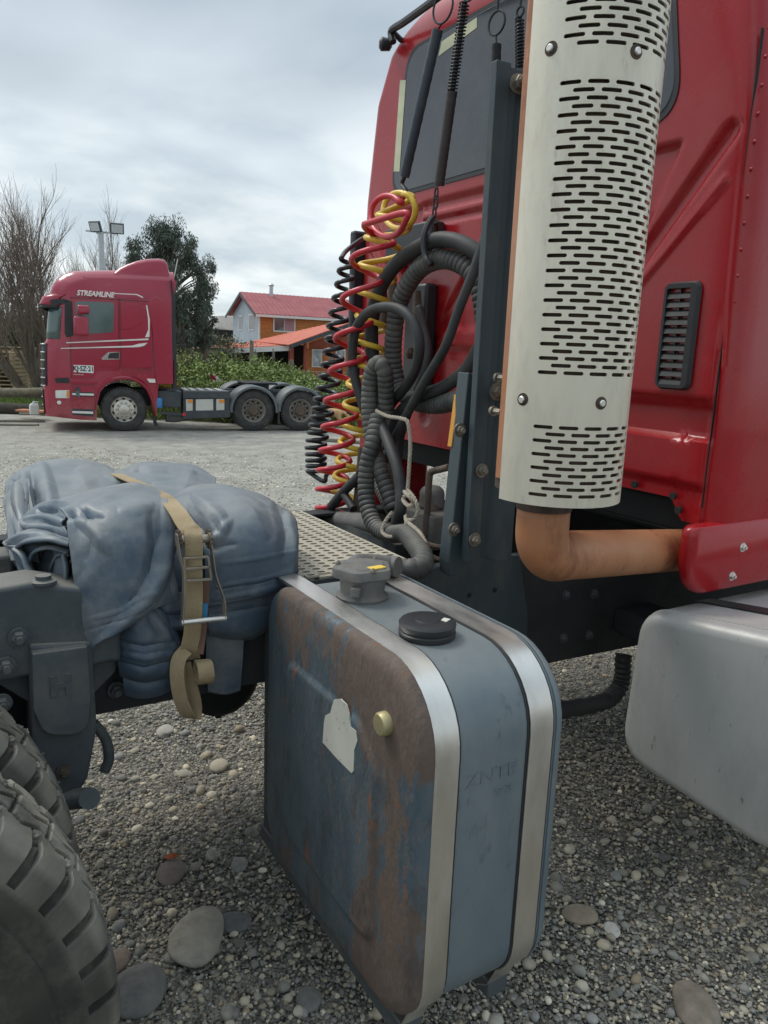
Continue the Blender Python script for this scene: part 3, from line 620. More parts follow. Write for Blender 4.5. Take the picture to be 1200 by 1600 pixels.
# gusset plate under the mast
PL = MB(); gp = [pY(x, y, 2.0) for x, y in ((640, 902), (700, 880), (735, 865), (812, 868), (825, 960), (824, 995), (805, 994), (700, 952))]
PL.add(list(gp)+[p_+VY*0.028 for p_ in gp], [tuple(range(8))[::-1], tuple(range(8, 16))]+[(i, (i+1) % 8, 8+(i+1) % 8, 8+i) for i in range(8)])
GUS = PL.build('gusset_plate', M_MAST, T, smooth=0, bevel=0.003)
for (x, y) in ((773, 922), (733, 930)):
    MB().lathe([(0.009, 0), (0.009, 0.002)], pY(x, y, 1.999), (0, -1, 0), 14).build('bolt_hole', M_DARK, GUS)
for (x, y) in ((884, 930), (928, 928), (880, 997), (920, 992)):
    MB().hexbolt(pY(x, y, 2.028), (0, -1, 0), 0.014, 0.012).build('bolt', M_FRAME, T)

# --- mast (pressed steel channel carrying the exhaust)
MX, MY = 1.455, 1.80
mast_top, mast_bot = 2.575, 1.17
sec = [(1.405, 1.828), (1.405, 1.80), (1.452, 1.797), (1.462, 1.82), (1.492, 1.822), (1.515, 1.80), (1.585, 1.80), (1.60, 1.86), (1.59, 1.87), (1.577, 1.812), (1.52, 1.812), (1.497, 1.834), (1.455, 1.832), (1.444, 1.811), (1.417, 1.812), (1.417, 1.828)]
MA = MB(); v0 = [(x, y, mast_bot+0.02*math.sin((x-1.4)*30)*0.6) for x, y in sec]; v1_ = [(x, y, mast_top) for x, y in sec]; k = len(sec)
MA.add(v0+v1_, [(i, (i+1) % k, k+(i+1) % k, k+i) for i in range(k)])
for a_, b_i in ((0, 15), (1, 14), (2, 13), (3, 12), (4, 11), (5, 10), (6, 9)):
    a2, b2 = a_+1, b_i-1
    MA.f.append([k+a_, k+a2, k+b2, k+b_i]); MA.m.append(0); MA.f.append([a_, b_i, b2, a2]); MA.m.append(0)
MAST = MA.build('mast', M_MAST, T, smooth=0, bevel=0.003)
for (x, y) in ((752, 735), (741, 843)):
    MB().hexbolt(pY(x, y, 1.797), (0, -1, 0), 0.015, 0.016).build('bolt', M_BOLT, MAST)
lw = MB(); q = [(732, 582), (752, 588), (752, 600), (724, 895), (702, 902), (701, 880)]
P = [pY(x, y, 1.845) for x, y in q]
lw.add(P+[p_+VY*0.07+VX*0.012 for p_ in P], [tuple(range(6))[::-1], tuple(range(6, 12))]+[(i, (i+1) % 6, 6+(i+1) % 6, 6+i) for i in range(6)])
LW = lw.build('mast_foot', M_MAST, T, smooth=0, bevel=0.004)
for (x, y) in ((718, 672), (709, 827)):
    MB().hexbolt(pY(x, y, 1.843), (0, -1, 0), 0.015, 0.014).build('bolt', M_BOLT, LW)
P = [pY(x, y, 1.90) for x, y in ((716, 617), (724, 617), (716, 698), (705, 698))]
MB().add(P+[p_+VY*0.02 for p_ in P], [(3, 2, 1, 0), (4, 5, 6, 7), (0, 1, 5, 4), (1, 2, 6, 5), (2, 3, 7, 6), (3, 0, 4, 7)]).build('reflector', M_ORANGE, LW, smooth=0)

# --- exhaust stack with perforated shield
SC = pD(864, 775, 1.97); SXc, SYc = SC[0], SC[1]; SR = 0.165
zb_, zt_ = 1.452, 2.80
ph_c = math.atan2(-SYc, -SXc)                                   # towards the camera
PH0, PH1 = -52, 138                                             # screen-left edge .. round the right side
def sh_pt(ph, z, r=SR): a = ph_c+rad(ph); return (SXc+r*math.cos(a), SYc+r*math.sin(a), z)
SHM = MB()
def plain(z0, z1, p0, p1, rz=0):
    n = max(1, int((p1-p0)/6)); SHM.grid([[sh_pt(p0+(p1-p0)*i/n, z) for i in range(n+1)] for z in (z0, z1)])
def zpx(y): return float(pD(870, y, 1.0)[2]*0+pY(870, y, SYc-0.14)[2])
pitch = 0.0160; cellw = 20.6
def zone(z_top, rows):
    for r in range(rows):
        z1 = z_top-r*pitch; z0 = z1-pitch; zc = (z0+z1)/2
        ps = -23.0+(cellw/2 if r % 2 else 0); nc = 7; pe = ps+nc*cellw
        plain(z0, z1, PH0, ps); plain(z0, z1, pe, PH1)
        A = 6.5; Rz = 0.0042; Ra = math.degrees(Rz/SR); W = cellw/2; Hh = pitch/2
        for c in range(nc):
            cc = ps+(c+0.5)*cellw; inn, out = [], []
            for a in (-90, -45, 0, 45, 90): inn.append((A+Ra*math.cos(rad(a)), Rz*math.sin(rad(a))))
            out += [(A, -Hh), (W, -Hh), (W, 0), (W, Hh), (A, Hh)]
            inn.append((0, Rz)); out.append((0, Hh))
            for a in (90, 135, 180, 225, 270): inn.append((-A+Ra*math.cos(rad(a)), Rz*math.sin(rad(a))))
            out += [(-A, Hh), (-W, Hh), (-W, 0), (-W, -Hh), (-A, -Hh)]
            inn.append((0, -Rz)); out.append((0, -Hh)); k = len(inn)
            SHM.add([sh_pt(cc+a, zc+b) for a, b in out]+[sh_pt(cc+a, zc+b) for a, b in inn], [(i, (i+1) % k, k+(i+1) % k, k+i) for i in range(k)])
            SHM.add([sh_pt(cc+a, zc+b) for a, b in inn]+[sh_pt(cc+a, zc+b, SR-0.004) for a, b in inn], [(i, (i+1) % k, k+(i+1) % k, k+i) for i in range(k)], 1)
    return z_top-rows*pitch
zA = zpx(97); zB = zpx(665); zTop = zpx(45)
top_rows = int((zt_-zTop)/pitch)
zone(zTop+top_rows*pitch, top_rows)
plain(zA, zTop, PH0, PH1)
e1 = zone(zA, int(round((zA-zpx(586))/pitch)))
plain(zB, e1, PH0, PH1)
e2 = zone(zB, 11)
plain(zb_, e2, PH0, PH1)
o = SHM.build('heat_shield', [M_SHIELD, M_SHIELD], T, smooth=180)
# shade the sheet as a true cylinder: radial normals outside, face normals on the slot walls and back
vv = np.concatenate(SHM.v); rn = vv-np.array([SXc, SYc, 0]); rn[:, 2] = 0; rn /= np.linalg.norm(rn, axis=1, keepdims=True)
ln = []
for f_, w_ in zip(SHM.f, SHM.m):
    if w_ == 0: ln += [rn[i] for i in f_]
    else:
        c0, c1, c2 = vv[f_[0]], vv[f_[1]], vv[f_[2]]; q_ = np.cross(c1-c0, c2-c0); q_ /= max(np.linalg.norm(q_), 1e-9); ln += [q_]*len(f_)
o.data.normals_split_custom_set([tuple(x) for x in ln])
SHO = o
M_STACK = mat('stack_core', (0.045, 0.035, 0.028), (0.10, 0.065, 0.045), rough=0.85, scale=6)
EX = MB().tube([(SXc, SYc, z) for z in (1.47, 1.6, 2.0, 2.75)], 0.150, 32).build('exhaust_stack', M_STACK, T)
stp_ = MB(); stp_.rings([[sh_pt(a, z, r_) for a, r_ in ((-74, 0.1525), (-64, 0.160), (-50, 0.160), (-50, 0.155), (-64, 0.155), (-74, 0.151))] for z in (1.50, 1.8, 2.3, 2.77)]); stp_.build('edge_strip', M_PIPE, EX, smooth=40)
SHO.parent = EX
for (x, y) in ((817, 624), (939, 630), (861, 76), (994, 81)):
    # bolt on the shield surface along this sight line
    v = ray(x, y); best = None
    for tt_ in np.linspace(1.4, 2.3, 900):
        p_ = CAM+v*tt_
        if math.hypot(p_[0]-SXc, p_[1]-SYc) <= SR: best = p_; break
    nrm = np.array([best[0]-SXc, best[1]-SYc, 0]); nrm /= np.linalg.norm(nrm)
    w_ = MB().lathe([(0.016, -0.002), (0.015, 0.001)], best, nrm, 18).build('washer', M_SOOT, EX)
    MB().lathe([(0.008, 0), (0.008, 0.006), (0.006, 0.008)], best+nrm*0.001, nrm, 12).build('bolt', M_STEEL, EX)
EC = pD(849, 800, 1.97); ex0, ey0 = EC[0], EC[1]
MB().tube([(ex0, ey0, 1.475), (ex0, ey0, 1.418)], 0.071, 24).build('collar', M_SOOT, EX)
br_ = 0.100; zc_ = 1.365
path = [(ex0, ey0, 1.425), (ex0, ey0, 1.40), (ex0, ey0, 1.38)]+[(ex0+br_*(1-math.cos(a)), ey0+0.03*(1-math.cos(a)), zc_-br_*math.sin(a)*0.9) for a in np.linspace(0, math.pi/2, 12)]+[(x, ey0+0.03+0.17*(x-ex0-br_), zc_-br_*0.9-0.12*(x-ex0-br_)) for x in np.linspace(ex0+br_+0.1, 3.2, 8)]
MB().tube(path, 0.068, 26).build('exhaust_elbow', M_PIPE, EX, smooth=180)
# clamps between mast and stack
for zc in (pY(770, 615, 1.7)[2], pY(805, 105, 1.7)[2]):
    cl = MB(); cl.bar((1.50, 1.79, zc), (SXc+0.02, SYc+0.12, zc), 0.03, 0.045)
    CLM = cl.build('clamp', M_PIPE, EX, bevel=0.003)
    MB().hexbolt((1.475, 1.795, zc), (-0.3, -1, 0), 0.018, 0.03).build('bolt', M_BOLT, EX)
for (x, y) in ((776, 590), (769, 642)):
    MB().hexbolt(pY(x, y, 1.76), (0, -1, 0), 0.010, 0.04).build('bolt', M_BOLT, EX)

# --- fuel tank (silver)
FT = rpoly([(1.535, 1.038), (1.56, 0.528), (0.93, 0.49), (0.95, 1.12)], [0.10, 0.12, 0.14, 0.14], 8)
def insetp(P, d):
    c = np.mean(P, 0); return [tuple(np.array(p)+(c-np.array(p))/np.linalg.norm(c-np.array(p))*d) for p in P]
xsq = [(1.885, 0.045), (1.888, 0.028), (1.897, 0.012), (1.915, 0.003), (1.94, 0), (3.2, 0)]
FTM = MB(); FTM.rings([[(x, a, b) for a, b in insetp(FT, d_)] for x, d_ in xsq])
FU = FTM.build('fuel_tank', M_ALU, T, smooth=50)
MB().rings([[(x, a, b) for a, b in insetp(FT, d_)] for x, d_ in ((1.935, 0.001), (1.936, -0.003), (1.944, -0.003), (1.945, 0.001))], cap=False).build('weld_seam', M_ALU, FU, smooth=50)
bd = MB(); bo = insetp(FT, -0.006); k = len(FT)
bd.rings([[(x, a, b) for a, b in insetp(FT, d_)] for x, d_ in ((2.10, 0.002), (2.10, -0.007), (2.165, -0.007), (2.165, 0.002))], cap=False)
bd.build('tank_band', M_BLACK, FU, smooth=50)
MB().box(2.35, 2.55, 1.5, 2.028, 0.72, 0.82).build('tank_bracket', M_GRIME, T, bevel=0.01)
hp = spline([(1.2, 1.9, 0.62), pY(905, 1105, 1.95), pY(965, 1078, 1.98), (2.4, 2.0, 0.62)], 14)
rr = 0.033+0.003*np.cos(np.arange(len(hp))*math.pi)
MB().tube(hp, rr, 14).build('fuel_hose', M_RUBBER, T)

# --- hydraulic tank
HT = rrect(1.13, 1.92, 0.335, 1.165, (0.13, 0.10, 0.12, 0.15), 9)     # (Y, Z): near-bottom, far-bottom, far-top, near-top
HT = rrect(1.13, 1.92, 0.335, 1.165, (0.14, 0.12, 0.13, 0.17), 9)
HX0, HX1 = 0.800, 1.195
ring = lambda x, d: [(x, a, b) for a, b in insetp(HT, d)]
HM = MB(); HM.rings([ring(HX0+0.035, 0.0), ring(HX1-0.035, 0.0)], cap=False)
HM.rings([ring(HX1-0.035, -0.004), ring(HX1-0.028, -0.004), ring(HX1-0.012, 0.006), ring(HX1, 0.03)])
HTK = HM.build('hydraulic_tank', M_BLUE, T, smooth=50); tag(HTK, 'blue-grey hydraulic tank with two steel straps and a rusty end')
# rusty stamped end cap
RUST = mat('rusty_end', (0.060, 0.088, 0.106), (0.092, 0.125, 0.145), rough=0.5, scale=6, bump=0.3, bscale=75, stretch=(1, 1.5, 0.6), bias=((2, 0.90, 1.05, 0.115), (1, -1.15, -1.25, 0.11), (2, 0.50, 0.38, 0.08)),
           dirt=[((0.118, 0.082, 0.062), 2.8, 0.570, 0.03, 0.94, 0.85), ((0.15, 0.125, 0.11), 26, 0.50, 0.12, 0.5, 0.9), ((0.060, 0.052, 0.047), 12, 0.53, 0.10, 0.6, 0.9), ((0.22, 0.085, 0.035), 7.5, 0.60, 0.04, 0.8, 0.95), ((0.02, 0.024, 0.028), 17, 0.67, 0.04, 0.75, 0.7), ((0.26, 0.25, 0.225), 60, 0.70, 0.05, 0.5, 0.9)])
cap = MB()
cap.rings([ring(HX0+0.045, -0.004), ring(HX0+0.020, -0.004), ring(HX0+0.006, 0.006), ring(HX0, 0.030), ring(HX0-0.001, 0.1205)], cap=False)
ny, nz2 = 60, 60; Yg = np.linspace(1.13, 1.92, ny); Zg = np.linspace(0.335, 1.165, nz2)
inner0 = insetp(HT, 0.12); cc = np.mean(inner0, 0)
def resample(P, n):
    P = np.array(list(P)+[P[0]]); sl = np.concatenate([[0], np.cumsum(np.linalg.norm(np.diff(P, axis=0), axis=1))]); S = np.linspace(0, sl[-1], n, endpoint=False)
    return [(float(np.interp(q, sl, P[:, 0])), float(np.interp(q, sl, P[:, 1]))) for q in S]
inner = resample(inner0, 150)
panel = rpoly([(1.285, 0.47), (1.765, 0.47), (1.765, 0.985), (1.37, 0.985), (1.285, 0.90)], [0.05, 0.05, 0.05, 0.05, 0.05], 6)
def in_poly(P, a, b):
    """signed distance-like: + inside"""
    Q = np.array(P); ins = False; d = 9.0; n = len(Q)
    for i in range(n):
        p, q = Q[i], Q[(i+1) % n]; e_ = q-p; t = np.clip(((a-p[0])*e_[0]+(b-p[1])*e_[1])/max(e_@e_, 1e-12), 0, 1); d = min(d, math.hypot(a-p[0]-t*e_[0], b-p[1]-t*e_[1]))
        if (p[1] > b) != (q[1] > b) and a < (q[0]-p[0])*(b-p[1])/(q[1]-p[1])+p[0]: ins = not ins
    return d if ins else -d
grid_r = []
for s_ in np.linspace(0, 1, 56):
    row = []
    for a, b in inner:
        y, z = a+(cc[0]-a)*s_, b+(cc[1]-b)*s_
        row.append((HX0-0.001-0.009*float(sst(-0.007, 0.007, in_poly(panel, y, z))), y, z))
    grid_r.append(row)
cap.grid(np.array(grid_r), 0, True)
cap.build('end_cap', RUST, HTK, smooth=60)
def strap_path(off, tuck):
    """(Y, Z) from the frame over the top, round the near side and under"""
    P = insetp(HT, -off); k = len(P)
    P = np.array(P); order = np.argsort([0]); 
    # HT order: near-bottom corner, far-bottom, far-top, near-top
    n = 10; nb, fb, ft, nt_ = P[0:n], P[n:2*n], P[2*n:3*n], P[3*n:4*n]
    top = [(1.99, ft[-1][1]-0.004)]+[tuple(ft[-1])]+[tuple(q) for q in nt_]+[tuple(q) for q in nb[:6]]+tuck
    return top
for (xa, xb) in ((0.832, 0.892), (1.082, 1.147)):
    SP = strap_path(0.006, [(1.205, 0.298), (1.235, 0.275), (1.25, 0.262)])
    SPi = strap_path(0.0035, [(1.205, 0.301), (1.235, 0.279), (1.25, 0.266)])
    stp = MB(); stp.rings([[(xa, a, b), (xb, a, b), (xb, c, d), (xa, c, d)] for (a, b), (c, d) in zip(SP, SPi)]); stp.build('strap', M_STEEL, HTK, smooth=35)
    SP2 = strap_path(0.0025, [])
    SP3 = strap_path(-0.002, [])
    pad = MB(); pad.rings([[(xa-0.006, a, b), (xb+0.006, a, b), (xb+0.006, c, d), (xa-0.006, c, d)] for (a, b), (c, d) in zip(SP2, SP3)]); pad.build('strap_pad', M_BLACK, HTK, smooth=35)
    bk = MB(); bk.bar((( xa+xb)/2, 1.20, 0.285), ((xa+xb)/2, 2.03, 0.30), 0.06, 0.05); bk.bar(((xa+xb)/2, 1.99, 0.28), ((xa+xb)/2, 1.99, 1.07), 0.06, 0.05)
    bk.build('tank_support', M_FRAME, HTK, bevel=0.004)
    MB().bar(((xa+xb)/2, 1.235, 0.29), ((xa+xb)/2, 1.235, 0.235), 0.02, 0.02).build('tee_bolt', M_IRON, HTK)
# torn label, brass plug, embossing
lab = [(522, 1093), (532, 1092), (541, 1101), (545, 1115), (548, 1136), (556, 1143), (558, 1158), (553, 1172), (552, 1205), (549, 1208), (525, 1184), (504, 1160), (506, 1130), (508, 1118), (516, 1114), (519, 1102)]
PLAB = [pX(x, y, HX0-0.0115) for x, y in lab]; k = len(PLAB)
M_LABEL = mat('torn_label', (0.50, 0.50, 0.43), (0.60, 0.59, 0.51), rough=0.8, scale=8, dirt=[((0.18, 0.17, 0.14), 45, 0.60, 0.06, 0.75, 0.9)])
MB().add(PLAB+[p_+VX*0.003 for p_ in PLAB], [tuple(range(k)), tuple(range(k, 2*k))[::-1]]+[(i, (i+1) % k, k+(i+1) % k, k+i) for i in range(k)]).build('torn_label', M_LABEL, HTK, smooth=0)
p_ = pX(602, 1130, HX0-0.004); MB().lathe([(0.026, -0.006), (0.026, 0.012), (0.022, 0.017), (0.010, 0.018)], p_, (-1, 0, 0), 22).build('drain_plug', M_BRASS, HTK)
tx = text('embossed_letters', 'ZNTE', M_BLUE, HTK, Vector(((0.985, 1.1295, 0.93)))-Vector(WO[HTK.name].tolist()), (1, 0, 0.02), (0, 0, 1), 0.045, 0.0012, width=0.135)
tx2 = text('embossed_letters', 'L   93', M_BLUE, HTK, Vector(((0.985, 1.1295, 0.885)))-Vector(WO[HTK.name].tolist()), (1, 0, 0.02), (0, 0, 1), 0.024, 0.001, width=0.12)
# filler flange cap
fc = pZ(574, 941, 1.165); fx, fy = fc[0]+0.01, fc[1]+0.045
FCM = MB(); FCM.lathe([(0.068, 1.163), (0.070, 1.172), (0.060, 1.178), (0.058, 1.185), (0.060, 1.215), (0.062, 1.225)], (fx, fy, 0), (0, 0, 1), 30)
FIL = FCM.build('filler_neck', M_CAST, HTK, smooth=45)
FC2 = MB(); op = rpoly([(0.088*math.cos(rad(a)), 0.080*math.sin(rad(a))) for a in (12, 60, 110, 168, 232, 300)], 0.03, 5)
FC2.rings([[(fx+a*s_, fy+b*s_, z) for a, b in op] for s_, z in ((0.96, 1.224), (1, 1.227), (1, 1.245), (0.97, 1.249), (0.80, 1.250), (0.74, 1.254), (0.30, 1.254))])
FC2.build('filler_cap', M_CAST, HTK, smooth=40)
for a in (35, 140, 265):
    MB().hexbolt((fx+0.068*math.cos(rad(a)), fy+0.062*math.sin(rad(a)), 1.250), (0, 0, 1), 0.006, 0.006).build('bolt', M_BOLT, HTK)
MB().obox((fx-0.045, fy-0.048, 1.199), ((0.7, -0.7, 0), (0.7, 0.7, 0), (0, 0, 1)), (0.012, 0.014, 0.012)).build('lug', M_CAST, HTK, bevel=0.002)
P = [(fx-0.005, fy-0.055), (fx+0.04, fy-0.05), (fx+0.035, fy-0.028), (fx-0.008, fy-0.032)]
MB().add([(a, b, z) for z in (1.252, 1.2552) for a, b in P], [(0, 3, 2, 1), (4, 5, 6, 7), (0, 1, 5, 4), (1, 2, 6, 5), (2, 3, 7, 6), (3, 0, 4, 7)]).build('sticker', M_YELLOW, HTK, smooth=0)
bc = pZ(667, 993, 1.165)
BC = MB(); BC.lathe([(0.060, 1.163), (0.065, 1.168), (0.066, 1.178), (0.062, 1.181), (0.065, 1.185), (0.066, 1.197), (0.062, 1.202), (0.050, 1.2035), (0.030, 1.2035), (0.028, 1.206), (0.012, 1.2065)], (bc[0], bc[1], 0), (0, 0, 1), 40)
BCO = BC.build('breather_cap', M_BLACK, HTK, smooth=35)
MB().add([(bc[0]+x, bc[1]+y, z) for z in (1.2030, 1.2048) for x, y in ((0.028, -0.033), (0.048, -0.022), (0.04, -0.008), (0.024, -0.018))], [(0, 3, 2, 1), (4, 5, 6, 7), (0, 1, 5, 4), (1, 2, 6, 5), (2, 3, 7, 6), (3, 0, 4, 7)]).build('sticker', M_LABEL, BCO, smooth=0)
# suction elbow behind the filler
MB().tube(spline([(fx+0.02, fy+0.06, 1.2), (fx+0.04, fy+0.10, 1.22), pZ(605, 884, 1.20), pZ(622, 886, 1.2)], 6), 0.030, 16).build('suction_elbow', M_CAST, HTK)

# --- deck plate with staggered openings
DZ = 1.125; D0, D1 = 0.70, 1.345; E0, E1 = 1.99, 2.86
dk = MB(); nx, nyd = 15, 26
cw, ch = (D1-D0)/nx, (E1-E0)/nyd
for i in range(nx):
    sh = ch/2 if i % 2 else 0.0
    x0 = D0+i*cw
    if sh: dk.grid([[(x0, E0, DZ), (x0+cw, E0, DZ)], [(x0, E0+sh, DZ), (x0+cw, E0+sh, DZ)]][::-1]); 
    for j in range(nyd):
        y0 = E0+j*ch+sh
        if y0+ch > E1+1e-6: dk.grid([[(x0, y0, DZ), (x0+cw, y0, DZ)], [(x0, E1, DZ), (x0+cw, E1, DZ)]][::-1]); continue
        c = (x0+cw/2, y0+ch/2); inn = [(c[0]+0.30*cw*math.cos(a)*1.15, c[1]+0.30*ch*math.sin(a)) for a in np.linspace(-math.pi*3/4, math.pi*5/4, 8, endpoint=False)]
        out = [(x0, y0), (c[0], y0), (x0+cw, y0), (x0+cw, c[1]), (x0+cw, y0+ch), (c[0], y0+ch), (x0, y0+ch), (x0, c[1])]
        dk.add([(a, b, DZ) for a, b in out]+[(a, b, DZ-0.001) for a, b in inn], [(q, (q+1) % 8, 8+(q+1) % 8, 8+q) for q in range(8)])
DK = dk.build('deck_plate', M_DECK, T, smooth=0, solid=0.006, offset=1)
df = MB(); df.box(D0, D1, E0-0.004, E0+0.02, DZ-0.045, DZ-0.008); df.box(D0, D1, E1-0.02, E1, DZ-0.045, DZ-0.008); df.box(D0, D0+0.02, E0+0.02, E1-0.02, DZ-0.045, DZ-0.008); df.box(D1-0.02, D1, E0+0.02, E1-0.02, DZ-0.045, DZ-0.008)
df.build('deck_frame', M_FRAME, DK, smooth=0)
MB().box(D0+0.02, D1-0.02, E0+0.03, E1-0.03, DZ-0.04, DZ-0.034).build('deck_underlay', M_IRON, DK, smooth=0)

# --- rear suspension hanger, housing, bolts
hs = MB(); hp_ = [(-1.2, 1.0), (0.40, 1.0), (0.40, 1.13), (0.34, 1.20), (0.20, 1.235), (0.05, 1.225), (-1.2, 1.2)]
hs.prism(hp_, lambda a, b, t: (a, t, b), 1.90, 2.03)
HG = hs.build('suspension_housing', M_FRAME, T, bevel=0.012, bseg=3)
hb = MB(); q = [(45, 1008), (145, 1003), (152, 1140), (138, 1215), (112, 1262), (78, 1262), (50, 1160)]
P = [pY(x, y, 1.89) for x, y in q]; k = len(P)
hb.add(P+[p_+VY*0.10 for p_ in P], [tuple(range(k))[::-1], tuple(range(k, 2*k))]+[(i, (i+1) % k, k+(i+1) % k, k+i) for i in range(k)])
HB = hb.build('hanger_bracket', M_FRAME, T, smooth=0, bevel=0.008)
tg = rpoly([tuple(pY(x, y, 1.868)[[0, 2]]) for x, y in ((50, 1022), (137, 1010), (143, 1090), (138, 1148), (70, 1150), (52, 1110))], [0.004, 0.004, 0.01, 0.05, 0.05, 0.01], 6)
MB().prism(tg, lambda a, b, t: (a, t, b), 1.868, 1.90).build('hanger_tongue', M_FRAME, HB, smooth=30, bevel=0.006)
pc = pY(95, 1072, 1.868); ex_, ez_ = (pY(108, 1070, 1.868)-pY(82, 1074, 1.868)), VZ
text('cast_letter', 'H', M_FRAME, HB, Vector((pc-WO[HB.name]+V3((0, -0.001, 0))).tolist()), (1, 0, -0.02), (0, 0, 1), 0.07, 0.003, width=0.048, bold=0.003)
MB().hexbolt(pY(99, 1205, 1.888), (0, -1, 0), 0.012, 0.014).build('bolt', M_IRON, HB)
MB().tube([pY(100, 1250, 1.9), pY(138, 1246, 1.86), pY(140, 1248, 1.83)], 0.026, 14).build('pivot_pin', M_FRAME, HB)
hk = spline([pY(146, 1130, 1.97), pY(165, 1155, 1.97), pY(170, 1185, 1.97), pY(163, 1205, 1.97)], 6)
MB().tube(hk, 0.014, 10).build('spring_hook', M_FRAME, HB)
for (x, y, Yp) in ((29, 995, 1.895), (9, 1040, 1.895), (171, 1033, 2.02), (181, 1077, 2.02), (3, 1098, 1.9)):
    MB().hexbolt(pY(x, y, Yp), (0, -1, 0), 0.016, 0.022).build('bolt', M_FRAME, T)
gs = MB(); P = [pY(x, y, 1.96) for x, y in ((145, 1012), (190, 1000), (180, 1050), (146, 1085))]
gs.add(P+[p_+VY*0.02 for p_ in P], [(3, 2, 1, 0), (4, 5, 6, 7), (0, 1, 5, 4), (1, 2, 6, 5), (2, 3, 7, 6), (3, 0, 4, 7)]).build('gusset', M_FRAME, HB, smooth=0, bevel=0.003)
gs = MB(); P = [pY(x, y, 1.94) for x, y in ((-10, 1012), (46, 1020), (46, 1098), (-10, 1065))]
gs.add(P+[p_+VY*0.02 for p_ in P], [(3, 2, 1, 0), (4, 5, 6, 7), (0, 1, 5, 4), (1, 2, 6, 5), (2, 3, 7, 6), (3, 0, 4, 7)]).build('gusset', M_FRAME, HB, smooth=0, bevel=0.003)
MB().lathe([(0.03, 1.225), (0.03, 1.232), (0.018, 1.235), (0.018, 1.245)], (*pZ(68, 908, 1.23)[:2], 0), (0, 0, 1), 16).build('cap_nut', M_FRAME, HG)
MB().box(-0.8, 0.20, 2.3, 2.42, 1.12, 1.20).build('fifth_wheel_rail', M_CAST, T, bevel=0.01)
MB().box(-0.8, 0.10, 2.45, 2.9, 1.17, 1.25).build('fifth_wheel_base', M_DARK, T, bevel=0.02)
# air reservoir under the frame
ac = pY(350, 1065, 2.30)
ar = MB(); ar.lathe([(0.02, 0), (0.09, 0.012), (0.125, 0.045), (0.13, 0.08), (0.13, 0.75), (0.09, 0.79)], (ac[0], 2.26, ac[2]+0.0), (0, 1, 0), 30)
AR = ar.build('air_reservoir', M_DARK, T, smooth=60)
MB().tube([(ac[0], 2.36, ac[2]-0.125), (ac[0], 2.36, ac[2]-0.155)], 0.012, 8).build('drain_valve', M_DARK, AR)

